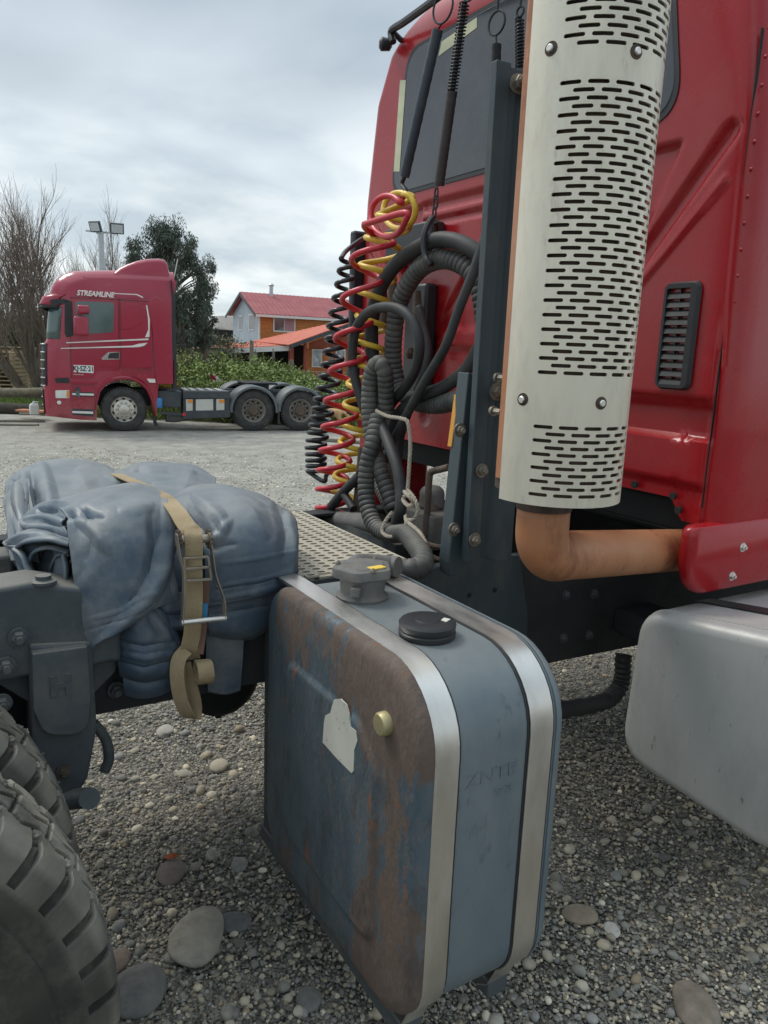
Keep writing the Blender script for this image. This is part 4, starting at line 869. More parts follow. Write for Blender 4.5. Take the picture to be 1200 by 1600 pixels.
# --- dual rear tyres with block tread
M_TYRE = mat('tyre_rubber', (0.036, 0.037, 0.037), (0.058, 0.057, 0.053), rough=0.8, scale=8, attr=True, bump=0.15, bscale=50, dirt=[((0.20, 0.185, 0.15), 7, 0.52, 0.2, 0.35, 0.95)])
M_RIM = mat('dusty_rim', (0.05, 0.045, 0.04), (0.09, 0.08, 0.065), rough=0.8, scale=5)
def tyre(name, cx, cz, y0, y1, R, parent):
    na = 1012; w = y1-y0; Rr = 0.33
    prof = [(0.02, Rr), (0.0, Rr+0.012), (-0.004, Rr+0.03), (0.0, Rr+0.036), (-0.004, Rr+0.042), (-0.008, R-0.115), (-0.003, R-0.110), (-0.006, R-0.10), (-0.001, R-0.075), (0.000, R-0.062), (0.003, R-0.052), (0.006, R-0.042), (0.010, R-0.030), (0.018, R-0.016), (0.028, R-0.006), (0.042, R-0.001)]
    nt2 = 46
    tread = [(0.055+(w-0.11)*i/(nt2-1), R+0.004*math.sin(math.pi*i/(nt2-1))) for i in range(nt2)]
    allp = prof+tread+[(w-a, r) for a, r in prof[::-1]]
    Y = np.array([a for a, r in allp]); Rad = np.array([r for a, r in allp])
    ang = np.linspace(0, 2*math.pi, na, endpoint=False)
    A, Yg = np.meshgrid(ang, Y, indexing='ij'); Rg = np.tile(Rad, (na, 1)).copy()
    s = A*R; e = np.minimum(Yg, w-Yg)
    side = (Yg > w/2).astype(float)
    P_ = 2*math.pi*R/44
    on = (Rg > R-0.06)
    R00 = Rg.copy()
    def cut(dist, hw): return 1-sst(hw-0.0022, hw+0.0012, dist)
    ph1 = (np.mod(s/P_+0.5*side, 1.0)-0.5)*P_
    tip = 0.074+0.010*np.sin(s/P_*2*math.pi*2)
    Rg -= 0.013*cut(np.abs(ph1), 0.0115)*(1-sst(tip-0.004, tip+0.004, e))*on            # shoulder notches
    rib = ((np.mod(e/0.009, 1.0)-0.5) > 0)
    Rg += np.where(rib, 0.007, 0)*cut(np.abs(ph1+0.003), 0.006)*(e < 0.07)*(e > 0.030)   # stone ejector ribs
    for yc in (0.32, 0.5, 0.68):
        zig = yc*w+0.011*(2*np.abs(2*np.mod(s/P_+yc*2, 1)-1)-1)
        Rg -= 0.013*cut(np.abs(Yg-zig), 0.0050)*(Rg > R-0.03)
    d2 = (np.mod(s/P_+Yg*4.0, 1.0)-0.5)*P_; Rg -= 0.009*cut(np.abs(d2), 0.0045)*(e > 0.082)
    Rg -= 0.0015*np.abs(np.sin(s*37+Yg*60))*(Rg > R-0.004)
    G = np.stack([cx+Rg*np.cos(A), y0+Yg, cz+Rg*np.sin(A)], 2)
    tm = MB(); tm.grid(np.vstack([G, G[:1]])[:, ::-1]); ob = tm.build(name, M_TYRE, parent, smooth=42)
    dep = R00-Rg; nz_a = np.array([[noise.noise(Vector((math.cos(a)*4, math.sin(a)*4, y*9))) for y in Y] for a in ang[::4]]).repeat(4, 0)[:na]
    tn = np.where(R00 > R-0.03, 3.1+3.2*nz_a, np.where(R00 > R-0.065, 1.7+2.0*nz_a, 0.8+0.5*nz_a)); tn = np.maximum(tn, 0.5); tn = tn*(1-0.78*sst(0.003, 0.009, dep))       # dust lies on the block tops, not down in the grooves
    tn = np.vstack([tn, tn[:1]])[:, ::-1].ravel(); at = ob.data.attributes.new('tint', 'FLOAT_COLOR', 'POINT')
    at.data.foreach_set('color', np.stack([tn*1.10, tn*1.04, tn*0.90, np.ones_like(tn)], 1).ravel()); return ob
for i, (y0, y1) in enumerate(((1.225, 1.495), (1.595, 1.865))):
    W = bpy.data.objects.new('rear_wheel', None); scene.collection.objects.link(W); W.parent = T; WO[W.name] = WO[T.name]
    tyre('tyre', -0.368, 0.600, y0, y1, 0.612, W)
    MB().lathe([(0.335, y0+0.02), (0.315, y0+0.03), (0.30, y0+0.10), (0.20, y0+0.12), (0.10, y0+0.125), (0.002, y0+0.08)], (-0.368, 0, 0.600), (0, 1, 0), 40, cap=False).build('rim', M_RIM, W)
MB().tube([(-0.368, 1.5, 0.600), (-0.368, 3.6, 0.600)], 0.09, 16).build('rear_axle', M_DARK, T)
for i, (y0, y1) in enumerate(((3.30, 3.56), (3.63, 3.89))):
    W = bpy.data.objects.new('rear_wheel', None); scene.collection.objects.link(W); W.parent = T; WO[W.name] = WO[T.name]
    MB().lathe([(0.30, y0+0.02), (0.42, y0), (0.49, y0+0.01), (0.52, y0+0.05), (0.525, (y0+y1)/2), (0.52, y1-0.05), (0.49, y1-0.01), (0.42, y1), (0.30, y1-0.02)], (-0.368, 0, 0.52), (0, 1, 0), 48).build('tyre', M_RUBBER, W)
# front axle wheel pair so the tractor stands on its wheels (mostly hidden by the fuel tank)
for (y0, y1) in ((1.36, 1.66), (3.45, 3.75)):
    W = bpy.data.objects.new('front_wheel', None); scene.collection.objects.link(W); W.parent = T; WO[W.name] = WO[T.name]
    MB().lathe([(0.30, y0+0.02), (0.42, y0), (0.49, y0+0.01), (0.52, y0+0.05), (0.525, (y0+y1)/2), (0.52, y1-0.05), (0.49, y1-0.01), (0.42, y1), (0.30, y1-0.02)], (4.6, 0, 0.515), (0, 1, 0), 48).build('tyre', M_RUBBER, W)
MB().tube([(4.6, 1.5, 0.515), (4.6, 3.6, 0.515)], 0.08, 12).build('front_axle', M_DARK, T)

# --- under-cab machinery seen between hoses and mast
vb = MB(); c_ = pX(690, 790, 1.72)
vb.box(1.62, 1.80, 2.30, 2.55, 1.06, 1.20); vb.lathe([(0.05, 1.20), (0.05, 1.27), (0.03, 1.29)], (1.70, 2.42, 0), (0, 0, 1), 16)
vb.build('valve_block', M_CAST, T, bevel=0.012, bseg=3)
MB().tube(spline([pX(702, 730, 1.62), pX(690, 733, 1.62), pX(675, 737, 1.62), pX(671, 745, 1.62), pX(668, 790, 1.62), pX(665, 850, 1.62)], 6), 0.013, 10).build('brake_pipe', M_IRON, T)
for dy in (0, 14):
    MB().tube(spline([pX(662, 848+dy, 1.6), pX(690, 855+dy*1.4, 1.6), pX(715, 845+dy, 1.62)], 6), 0.010, 8).build('brake_pipe', M_IRON, T)
cyl_c = pX(515, 812, 1.62)
MB().tube([pX(507, 810, 1.60), pX(520, 812, 1.60), pX(560, 816, 1.60), pX(590, 820, 1.60)], [0.03, 0.042, 0.042, 0.05], 18).build('valve_cylinder', M_CAST, T)
MB().box(1.56, 1.75, 2.45, 3.1, 0.98, 1.06).build('valve_shelf', M_FRAME, T, bevel=0.006)
MB().tube([pX(566, 700, 1.66), pX(563, 740, 1.66), pX(560, 812, 1.64)], [0.018, 0.02, 0.03], 12).build('riser_pipe', M_IRON, T)
tb = MB(); tb.tube([pX(563, 742, 1.62), pX(537, 768, 1.6), pX(508, 803, 1.58)], 0.021, 12)
TH = tb.build('tee_hose', M_RUBBER, T); MB().tube([pX(535, 768, 1.6), pX(552, 795, 1.6)], 0.018, 12).build('branch', M_RUBBER, TH)
MB().tube([pX(508, 803, 1.58), pX(503, 813, 1.58)], 0.010, 8).build('nozzle', M_STEEL, TH)
# pneumatic fittings on the cab back
pb = MB(); pb.box(1.97, XC+0.0, 2.92, 3.30, 2.20, 2.36); PB = pb.build('coupling_plate', M_BLACK, T, bevel=0.01)
pb2 = MB(); pb2.box(1.98, XC, 2.95, 3.12, 1.55, 2.1); pb2.build('coupling_box', M_BLACK, T, bevel=0.015)
for (x, y0_, y1_) in ((652, 455, 545), (612, 430, 470), (598, 430, 520), (640, 545, 560)):
    MB().tube([pX(x, y0_, 1.93), pX(x+1, (y0_+y1_)/2, 1.93), pX(x, y1_, 1.93)], [0.016, 0.022, 0.016], 12).build('coupling', M_IRON, T)
# ------------------------------------------------------------------ folded tarpaulin strapped on the chassis
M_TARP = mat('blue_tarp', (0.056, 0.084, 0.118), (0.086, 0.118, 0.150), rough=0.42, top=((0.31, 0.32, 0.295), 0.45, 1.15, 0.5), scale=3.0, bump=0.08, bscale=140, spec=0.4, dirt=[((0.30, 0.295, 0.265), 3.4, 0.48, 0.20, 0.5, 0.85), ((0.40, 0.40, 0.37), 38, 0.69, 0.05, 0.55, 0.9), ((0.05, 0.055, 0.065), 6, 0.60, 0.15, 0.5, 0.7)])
M_WEB = mat('webbing', (0.30, 0.225, 0.125), (0.38, 0.295, 0.175), rough=0.85, scale=10, bump=0.25, bscale=220, dirt=[((0.16, 0.125, 0.08), 6, 0.52, 0.2, 0.6, 0.9)])
M_HAND = mat('ratchet_steel', (0.30, 0.27, 0.22), (0.42, 0.37, 0.29), rough=0.42, metal=0.7, scale=15, dirt=[((0.14, 0.08, 0.045), 18, 0.55, 0.12, 0.7, 0.85)])
TARP = thing('tarpaulin', (0.5, 2.4, 1.08), 'folded blue-grey vinyl tarpaulin draped over the chassis rails', 'tarpaulin')
def patch(rows, nu=10, nv=10):
    C = np.array([[pY(*q) for q in r] for r in rows])
    A = np.array([spline(r, nu) for r in C])                       # along each row
    return np.array([spline(A[:, j], nv) for j in range(A.shape[1])]).transpose(1, 0, 2)
def grid_normals(G):
    du = np.gradient(G, axis=0); dv = np.gradient(G, axis=1); n = np.cross(du, dv); return n/np.maximum(np.linalg.norm(n, axis=2, keepdims=True), 1e-9)
def wrinkle(G, amp, sc, seed, ridge=0.0, stretch=(1, 1, 1), edge=0.0):
    n = grid_normals(G); a, b = G.shape[:2]; D = np.zeros((a, b))
    for i in range(a):
        for j in range(b):
            p = Vector((G[i, j]*np.array(stretch)).tolist())
            v = noise.noise(p*sc+Vector((seed, 0, 0)))
            if ridge: v = (1-ridge)*v+ridge*(1-2*abs(noise.noise(p*sc*0.9+Vector((0, seed*3.1, 0)))))*0.6
            v += 0.45*noise.noise(p*sc*2.3+Vector((0, seed, 2)))
            D[i, j] = v
    return G+n*(amp*D)[:, :, None]
def pgrid(rows, nu, nv):
    C = np.array([[(q[0], q[1], 0.0) for q in r] for r in rows]); A = np.array([spline(r, nu) for r in C])
    return np.array([spline(A[:, j], nv) for j in range(A.shape[1])]).transpose(1, 0, 2)[:, :, :2]
def poly_d(P, pts):
    """distance to a polyline and a taper that lets the crease run out at both ends"""
    d = np.full(P.shape[:2], 1e9); f = np.zeros(P.shape[:2]); ln = [math.hypot(q[0]-p[0], q[1]-p[1]) for p, q in zip(pts[:-1], pts[1:])]; tot = sum(ln); acc = 0
    for (x0, y0), (x1, y1), l in zip(pts[:-1], pts[1:], ln):
        ex, ey = x1-x0, y1-y0; t = np.clip(((P[..., 0]-x0)*ex+(P[..., 1]-y0)*ey)/max(ex*ex+ey*ey, 1e-9), 0, 1); q = np.hypot(P[..., 0]-x0-t*ex, P[..., 1]-y0-t*ey)
        f = np.where(q < d, (acc+t*l)/tot, f); d = np.minimum(d, q); acc += l
    return d, np.sqrt(np.clip(np.sin(math.pi*f), 0, 1))
def tarp_part(name, rows, seed, amp=0.004, sc=6, ridge=0.2, thick=0.005, nu=22, nv=18, stretch=(1, 1, 0.55), creases=()):
    """sheet through the control points; creases = (polyline, height, width): sharp folds, + outwards"""
    G = patch(rows, nu, nv); P = pgrid(rows, nu, nv); n = grid_normals(G)
    if (n.reshape(-1, 3).mean(0)@(CAM-G.reshape(-1, 3).mean(0))) < 0: n = -n
    D = np.zeros(P.shape[:2])
    for pts, h, w in creases:
        dd_, tp_ = poly_d(P, pts); t = np.clip(1-dd_/(w*(0.35+0.65*tp_)), 0, 1); D += 0.95*h*t*(tp_ if w > 5 else 1.0)
    G = G+n*D[:, :, None]
    G = wrinkle(G, amp, sc, seed, ridge, stretch); G = wrinkle(G, 0.0009, 26, seed+5, 1.0); G = wrinkle(G, 0.0022, 9, seed+2, 1.0, (1, 1, 0.6))
    return MB().grid(G).build(name, M_TARP, TARP, smooth=180, solid=thick)
# inner bulk of the bundle
def lump(name, c, h, seed, p=3.2, amp=0.02):
    U = np.linspace(-math.pi/2, math.pi/2, 26); Vv = np.linspace(0, 2*math.pi, 48, endpoint=False); G = []
    sg = lambda v, e: np.sign(v)*abs(v)**(2/e)
    for u in U:
        G.append([(c[0]+h[0]*sg(math.cos(u), p)*sg(math.cos(v), p), c[1]+h[1]*sg(math.cos(u), p)*sg(math.sin(v), p), c[2]+h[2]*sg(math.sin(u), p)) for v in Vv])
    G = np.array(G); G = wrinkle(G, amp, 5, seed, 0.5)
    return MB().grid(G, 0, True).build(name, M_TARP, TARP, smooth=180)
lump('tarp_core', (0.52, 2.42, 1.17), (0.31, 0.42, 0.13), 3)
lump('tarp_core', (0.58, 2.88, 1.19), (0.28, 0.22, 0.13), 4)
tarp_part('rear_roll', [[(22, 742, 3.05), (66, 722, 3.08), (118, 722, 3.08), (158, 727, 3.05), (205, 752, 2.95)],
                        [(10, 758, 2.88), (42, 733, 2.92), (112, 734, 2.92), (160, 742, 2.9), (218, 764, 2.8)],
                        [(8, 785, 2.68), (40, 758, 2.70), (100, 758, 2.68), (160, 764, 2.62), (232, 778, 2.5)],
                        [(14, 820, 2.5), (45, 800, 2.46), (92, 800, 2.40), (152, 796, 2.36), (240, 794, 2.3)],
                        [(22, 862, 2.32), (52, 852, 2.26), (88, 846, 2.2), (140, 836, 2.16), (245, 815, 2.12)],
                        [(34, 905, 2.2), (62, 900, 2.14), (95, 895, 2.1), (145, 880, 2.08), (250, 860, 2.06)]], 11, amp=0.008, sc=5, creases=[([(64, 722), (78, 790), (100, 850)], 0.022, 16), ([(48, 735), (58, 800), (70, 860)], -0.02, 12), ([(36, 738), (44, 810), (56, 880)], 0.02, 12), ([(22, 750), (28, 820), (40, 880)], -0.018, 10), ([(70, 724), (120, 727), (160, 735), (205, 760)], 0.012, 8), ([(100, 795), (150, 770), (200, 772)], -0.014, 18), ([(120, 735), (150, 790)], 0.008, 20)])
tarp_part('rear_roll', [[(183, 742, 3.12), (215, 726, 3.2), (262, 724, 3.2), (302, 729, 3.15), (336, 748, 3.05)],
                        [(185, 745, 3.0), (218, 732, 3.02), (266, 733, 3.02), (304, 740, 3.0), (337, 756, 2.95)],
                        [(196, 760, 2.78), (232, 752, 2.78), (270, 752, 2.78), (304, 756, 2.78), (336, 772, 2.75)],
                        [(220, 785, 2.5), (250, 780, 2.5), (280, 780, 2.5), (310, 782, 2.5), (338, 795, 2.5)]], 12, amp=0.006, sc=5, creases=[([(196, 748), (215, 735), (262, 733), (305, 742)], 0.012, 9), ([(215, 730), (235, 775)], -0.012, 14), ([(300, 735), (285, 775)], 0.008, 16)])
tarp_part('front_flap', [[(64, 792, 2.42), (112, 776, 2.46), (165, 764, 2.48), (212, 757, 2.48), (248, 766, 2.42)],
                         [(84, 794, 2.24), (124, 780, 2.24), (172, 770, 2.24), (222, 768, 2.22), (258, 778, 2.18)],
                         [(104, 808, 2.06), (132, 798, 2.03), (180, 792, 2.00), (228, 792, 1.99), (264, 806, 2.0)],
                         [(110, 850, 1.97), (138, 842, 1.93), (186, 838, 1.91), (232, 840, 1.91), (270, 852, 1.94)],
                         [(118, 905, 1.93), (146, 898, 1.895), (190, 894, 1.885), (236, 892, 1.885), (274, 896, 1.92)],
                         [(127, 962, 1.91), (152, 955, 1.88), (196, 944, 1.875), (241, 928, 1.88), (276, 918, 1.92)],
                         [(144, 1019, 1.90), (160, 1001, 1.875), (200, 974, 1.875), (241, 949, 1.885), (276, 936, 1.925)]], 13, amp=0.004, sc=6, creases=[([(104, 800), (140, 792), (178, 776), (222, 762)], 0.010, 9), ([(100, 812), (135, 806), (165, 812)], -0.014, 10), ([(132, 800), (142, 840), (136, 880)], -0.012, 16), ([(115, 800), (150, 835), (172, 868)], 0.014, 13), ([(172, 868), (150, 890), (125, 930)], 0.006, 14), ([(258, 780), (265, 835), (256, 885), (226, 938), (185, 978), (150, 1012)], 0.020, 16), ([(236, 800), (244, 850), (234, 900), (205, 950)], -0.014, 18), ([(268, 860), (266, 930)], -0.016, 9), ([(135, 968), (185, 955), (240, 922)], 0.0035, 4), ([(132, 985), (190, 968), (240, 938)], -0.003, 4), ([(185, 800), (240, 790)], 0.007, 14)])
tarp_part('side_fold', [[(262, 782, 2.42), (300, 762, 2.50), (345, 760, 2.5), (400, 772, 2.44), (444, 796, 2.32)],
                        [(268, 790, 2.22), (306, 772, 2.26), (352, 770, 2.26), (404, 782, 2.22), (456, 806, 2.15)],
                        [(290, 818, 2.04), (325, 802, 2.04), (368, 800, 2.02), (414, 808, 2.02), (463, 826, 2.03)],
                        [(318, 858, 1.965), (345, 848, 1.94), (382, 844, 1.93), (422, 846, 1.93), (461, 856, 1.96)],
                        [(322, 905, 1.955), (349, 898, 1.92), (386, 892, 1.915), (426, 886, 1.915), (463, 884, 1.945)],
                        [(322, 948, 1.955), (350, 943, 1.925), (390, 935, 1.92), (430, 922, 1.92), (466, 913, 1.945)]], 14, amp=0.005, sc=6, creases=[([(285, 790), (318, 828), (330, 858)], -0.018, 16), ([(300, 775), (345, 812), (352, 835)], 0.014, 13), ([(322, 850), (345, 838), (362, 812)], 0.012, 9), ([(325, 862), (350, 852), (372, 850)], -0.012, 9), ([(340, 765), (392, 800), (415, 845)], 0.009, 22), ([(430, 785), (448, 830), (440, 880)], -0.010, 16), ([(448, 800), (457, 845), (452, 900)], 0.012, 10), ([(345, 880), (400, 872), (460, 862)], 0.0045, 4), ([(340, 915), (400, 906), (462, 890)], 0.0045, 4), ([(338, 920), (400, 911), (462, 895)], -0.0035, 4), ([(330, 936), (392, 926), (464, 905)], 0.006, 6)])
tarp_part('under_fold', [[(328, 938, 1.975), (360, 936, 1.955), (395, 930, 1.955), (432, 922, 1.98)],
                         [(326, 960, 1.965), (360, 960, 1.945), (395, 955, 1.945), (428, 946, 1.97)],
                         [(326, 982, 1.97), (360, 986, 1.95), (395, 984, 1.95), (424, 970, 1.975)],
                         [(328, 992, 2.0), (360, 998, 1.99), (395, 996, 1.99), (420, 980, 2.0)]], 15, amp=0.004, creases=[([(330, 960), (425, 945)], -0.008, 8)])
tarp_part('under_fold', [[(322, 985, 2.0), (350, 985, 1.985), (380, 985, 1.985)], [(322, 1030, 2.0), (350, 1034, 1.985), (378, 1030, 1.985)], [(325, 1080, 2.005), (350, 1084, 1.99), (374, 1078, 1.99)]], 25, amp=0.003)
tarp_part('under_fold', [[(236, 935, 1.95), (262, 928, 1.93), (285, 925, 1.95), (330, 935, 1.97)],
                         [(238, 958, 1.945), (262, 956, 1.925), (285, 955, 1.945), (330, 960, 1.97)],
                         [(244, 980, 1.955), (264, 982, 1.94), (288, 982, 1.955), (330, 985, 1.98)]], 16, amp=0.004, creases=[([(240, 960), (330, 965)], -0.012, 9), ([(245, 975), (330, 978)], 0.01, 6)])
tarp_part('hanging_roll', [[(178, 955, 1.955), (212, 948, 1.915), (248, 952, 1.92), (270, 975, 1.95)],
                           [(180, 985, 1.94), (215, 980, 1.895), (252, 985, 1.905), (278, 1003, 1.94)],
                           [(182, 1015, 1.935), (217, 1018, 1.89), (254, 1018, 1.90), (282, 1024, 1.94)],
                           [(187, 1044, 1.94), (220, 1052, 1.895), (256, 1046, 1.905), (281, 1032, 1.945)],
                           [(189, 1054, 1.955), (222, 1063, 1.925), (256, 1056, 1.93), (279, 1040, 1.96)]], 17, amp=0.003, creases=[([(182, 1000), (225, 1010), (270, 1000)], -0.008, 7), ([(184, 1018), (225, 1028), (275, 1018)], 0.007, 6), ([(186, 1032), (225, 1043), (278, 1028)], -0.007, 6), ([(235, 955), (262, 1000), (280, 1025)], 0.010, 7), ([(228, 960), (250, 1000)], -0.008, 8)])
tarp_part('hanging_roll', [[(192, 1050, 1.965), (222, 1055, 1.945), (252, 1050, 1.945), (275, 1040, 1.965)],
                           [(194, 1068, 1.955), (222, 1074, 1.93), (252, 1068, 1.93), (275, 1056, 1.955)],
                           [(198, 1084, 1.965), (222, 1089, 1.945), (252, 1084, 1.945), (274, 1070, 1.965)]], 18, amp=0.002)
# curled fold ends at the left
def curl(pts, r, w=0.10):
    P = spline([pY(*q) for q in pts], 8); m_ = MB(); G = []
    for i in range(7): G.append(P+np.array([0.012*math.sin(i*1.3), 0.022*i, 0.003*math.sin(i*2.1)]))
    G = wrinkle(np.array(G), 0.006, 12, r*100, 0.3); m_.grid(G); return m_.build('curled_fold', M_TARP, TARP, smooth=180, solid=0.007)
curl([(18, 858, 2.12), (40, 846, 2.06), (75, 842, 2.0), (108, 850, 1.97)], 0.2)
curl([(18, 858, 2.1), (34, 872, 2.06), (46, 895, 2.03), (68, 915, 2.0), (100, 928, 1.97)], 0.3)
curl([(40, 880, 2.08), (52, 862, 2.05), (80, 856, 2.02), (106, 862, 2.0)], 0.4)
curl([(42, 882, 2.08), (52, 900, 2.06), (75, 914, 2.04), (102, 915, 2.0)], 0.5)
curl([(78, 905, 2.09), (76, 888, 2.06), (86, 868, 2.03), (106, 868, 2.0)], 0.6)
curl([(92, 912, 2.09), (92, 894, 2.06), (100, 880, 2.03), (110, 876, 2.0)], 0.65)
curl([(100, 868, 1.99), (104, 890, 1.97), (104, 915, 1.96), (106, 930, 1.96)], 0.7)
tarp_part('crumpled_fold', [[(62, 790, 2.3), (90, 782, 2.22), (120, 790, 2.1)], [(36, 812, 2.3), (66, 812, 2.2), (104, 818, 2.06)], [(34, 822, 2.24), (72, 826, 2.12), (108, 832, 2.02)], [(58, 836, 2.18), (84, 842, 2.08), (110, 848, 1.99)]], 21, amp=0.006, sc=10, creases=[([(40, 815), (75, 812), (108, 822)], 0.016, 8), ([(60, 800), (95, 800)], -0.014, 8), ([(50, 828), (85, 832), (110, 842)], -0.012, 6)])
tarp_part('crumpled_fold', [[(14, 770, 2.62), (30, 752, 2.66), (46, 750, 2.66)], [(12, 815, 2.42), (32, 800, 2.42), (54, 805, 2.4)], [(14, 850, 2.3), (36, 842, 2.26), (58, 848, 2.22)], [(20, 878, 2.2), (40, 876, 2.14), (62, 880, 2.1)]], 22, amp=0.007, sc=8, creases=[([(28, 755), (30, 810), (38, 870)], 0.016, 9), ([(20, 790), (40, 840), (50, 875)], -0.014, 8), ([(44, 760), (48, 830)], -0.012, 7)])
MB().lathe([(0.007, -0.003), (0.007, 0.001)], pY(243, 921, 1.872), (0, -1, 0.1), 14).build('eyelet', M_DARK, TARP)

# ------------------------------------------------------------------ ratchet strap
RS = thing('ratchet_strap', (0.6, 1.88, 1.3), 'tan webbing ratchet strap tied over the blue tarpaulin', 'strap')
def ribbon(path, width, m_, name, parent, thick=0.0035, wd=None, n=8):
    P = spline(path, n); k = len(P); Tn = np.gradient(P, axis=0); Tn /= np.linalg.norm(Tn, axis=1, keepdims=True)
    R_ = []
    for i in range(k):
        w = V3(wd if wd is not None else (0.96, -0.25, -0.05)); w = w-Tn[i]*(w@Tn[i]); w /= np.linalg.norm(w); nn_ = np.cross(Tn[i], w)
        a, b = w*width/2, nn_*thick/2; R_.append([P[i]-a-b, P[i]+a-b, P[i]+a+b, P[i]-a+b])
    return MB().rings(R_).build(name, m_, parent, smooth=35)
ribbon([pY(150, 727, 3.12), pY(175, 738, 2.95), pY(208, 752, 2.62), pY(235, 764, 2.36), pY(258, 778, 2.14), pY(276, 798, 1.965), pY(290, 820, 1.885), pY(299, 831, 1.862), pY(301, 840, 1.856)], 0.047, M_WEB, 'webbing', RS)
ribbon([pY(302, 833, 1.862), pY(302, 868, 1.855), pY(303, 905, 1.862), pY(303, 950, 1.872), pY(300, 990, 1.88), pY(296, 1012, 1.89), pY(300, 1030, 1.91)], 0.044, M_WEB, 'webbing', RS)
ribbon([pY(322, 905, 1.885), pY(320, 960, 1.885), pY(316, 1000, 1.885), pY(313, 1022, 1.885)], 0.016, mat('brown_webbing', (0.16, 0.085, 0.06), (0.20, 0.115, 0.08), rough=0.9), 'webbing', RS)
ribbon([pY(321, 943, 1.880), pY(320, 966, 1.880)], 0.012, mat('blue_tag', (0.03, 0.22, 0.42), (0.04, 0.26, 0.48), rough=0.6), 'care_tag', RS)
# hanging tail: doubled loop and a small rolled end
ribbon([pY(291, 1015, 1.89), pY(279, 1032, 1.885), pY(277, 1060, 1.88), pY(283, 1095, 1.875), pY(294, 1118, 1.875), pY(303, 1120, 1.89), pY(304, 1098, 1.90), pY(296, 1065, 1.905), pY(287, 1035, 1.91)], 0.040, M_WEB, 'strap_tail', RS, wd=(0.75, -0.66, 0))
c_ = pY(318, 1050, 1.875); rl = []
for i in range(30):
    a = i/29*4.4*math.pi; r_ = 0.024+0.006*a/(4.4*math.pi); rl.append(c_+np.array([0, r_*0.9*math.cos(a), r_*1.1*math.sin(a)]))
ribbon(rl[::-1], 0.042, M_WEB, 'rolled_end', RS, thick=0.003, wd=(1, -0.1, -0.05), n=3)
hd = MB()
for pth in ([(276, 835), (281, 870), (287, 900), (286, 940), (285, 972)], [(327, 832), (332, 868), (337, 900), (349, 935), (351, 966)]):
    P = spline([pY(x, y, 1.845) for x, y in pth], 6); hd.rings([[p_+VY*a+VX*b for a, b in ((-0.010, -0.0015), (0.010, -0.0015), (0.010, 0.0015), (-0.010, 0.0015))] for p_ in P])
HD = hd.build('handle_frame', M_HAND, RS, smooth=30)
MB().tube([pY(283, 973, 1.842), pY(353, 966, 1.842)], 0.0075, 14).build('handle_grip', M_STEEL, RS)
for (x, y) in ((279, 843), (326, 842)):
    gr_ = MB(); c_ = pY(x, y, 1.858); prof_ = []
    for i in range(36):
        r_ = 0.026 if i % 3 else 0.021; a = i/36*2*math.pi; prof_.append((r_*math.cos(a), r_*math.sin(a)))
    gr_.prism(prof_, lambda a, b, t: (c_[0]+t, c_[1]+a, c_[2]+b), -0.003, 0.003); gr_.build('ratchet_gear', M_IRON, RS, smooth=0)
MB().tube([pY(276, 843, 1.856), pY(330, 841, 1.856)], 0.011, 12).build('spool', M_HAND, RS)
ribbon([pY(302, 826, 1.862), pY(302, 838, 1.843), pY(303, 852, 1.842), pY(303, 868, 1.850)], 0.044, M_WEB, 'spool_wrap', RS)
fr = MB()
for a, b in (((287, 872), (325, 870)), ((286, 908), (331, 905)), ((287, 872), (290, 908)), ((325, 870), (330, 905)), ((290, 889), (328, 886))):
    fr.bar(pY(*a, 1.846), pY(*b, 1.846), 0.007, 0.006)
fr.build('release_frame', M_HAND, RS, bevel=0.001)

# ------------------------------------------------------------------ hoses behind the cab
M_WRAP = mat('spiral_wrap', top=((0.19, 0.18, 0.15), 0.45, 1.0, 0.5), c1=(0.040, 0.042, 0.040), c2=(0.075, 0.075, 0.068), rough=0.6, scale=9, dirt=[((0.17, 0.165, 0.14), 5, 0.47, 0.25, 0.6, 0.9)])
M_HRED = mat('red_hose', (0.50, 0.014, 0.028), (0.58, 0.028, 0.045), rough=0.4, scale=6, coat=0.2, dirt=[((0.25, 0.10, 0.10), 9, 0.55, 0.2, 0.4, 0.7)])
M_HYEL = mat('yellow_hose', (0.68, 0.45, 0.035), (0.76, 0.52, 0.06), rough=0.4, scale=6, coat=0.2, dirt=[((0.32, 0.24, 0.08), 9, 0.55, 0.2, 0.5, 0.7)])
M_HBLK = mat('black_coil', (0.012, 0.014, 0.017), (0.022, 0.024, 0.028), rough=0.38, scale=6, coat=0.2)
def P3(pts): return [pX(*q) for q in pts]
def hose(pts, r, name, label, m_=None, grp=None):
    o = MB().tube(spline(P3(pts), 10), r, 14).build(name, m_ or M_RUBBER, smooth=180); settle(o); return tag(o, label, 'hose', grp)
def wrapped(pts, r, name, label, pitch=0.024, grp=None):
    P = spline(P3(pts), 40); sl = np.concatenate([[0], np.cumsum(np.linalg.norm(np.diff(P, axis=0), axis=1))])
    L_ = sl[-1]; k = int(L_/pitch); S = []; Rr = []
    for i in range(k):
        for f, q in ((0.02, 0.90), (0.12, 0.985), (0.5, 1.02), (0.88, 1.0), (0.98, 0.92)): S.append((i+f)*pitch); Rr.append(r*q)
    Q = np.stack([np.interp(S, sl, P[:, c]) for c in range(3)], 1)
    o = MB().tube(Q, Rr, 16).build(name, M_WRAP, smooth=70); settle(o); return tag(o, label, 'hose', grp)
hose([(775, 445, 1.80), (760, 412, 1.78), (742, 392, 1.76), (712, 377, 1.74), (682, 375, 1.73), (655, 386, 1.72), (625, 407, 1.71), (601, 437, 1.70), (588, 468, 1.69), (581, 505, 1.69), (581, 545, 1.70), (588, 590, 1.73), (598, 630, 1.76)], 0.030, 'hydraulic_hose', 'thick smooth black hose arching over the corrugated one behind the cab')
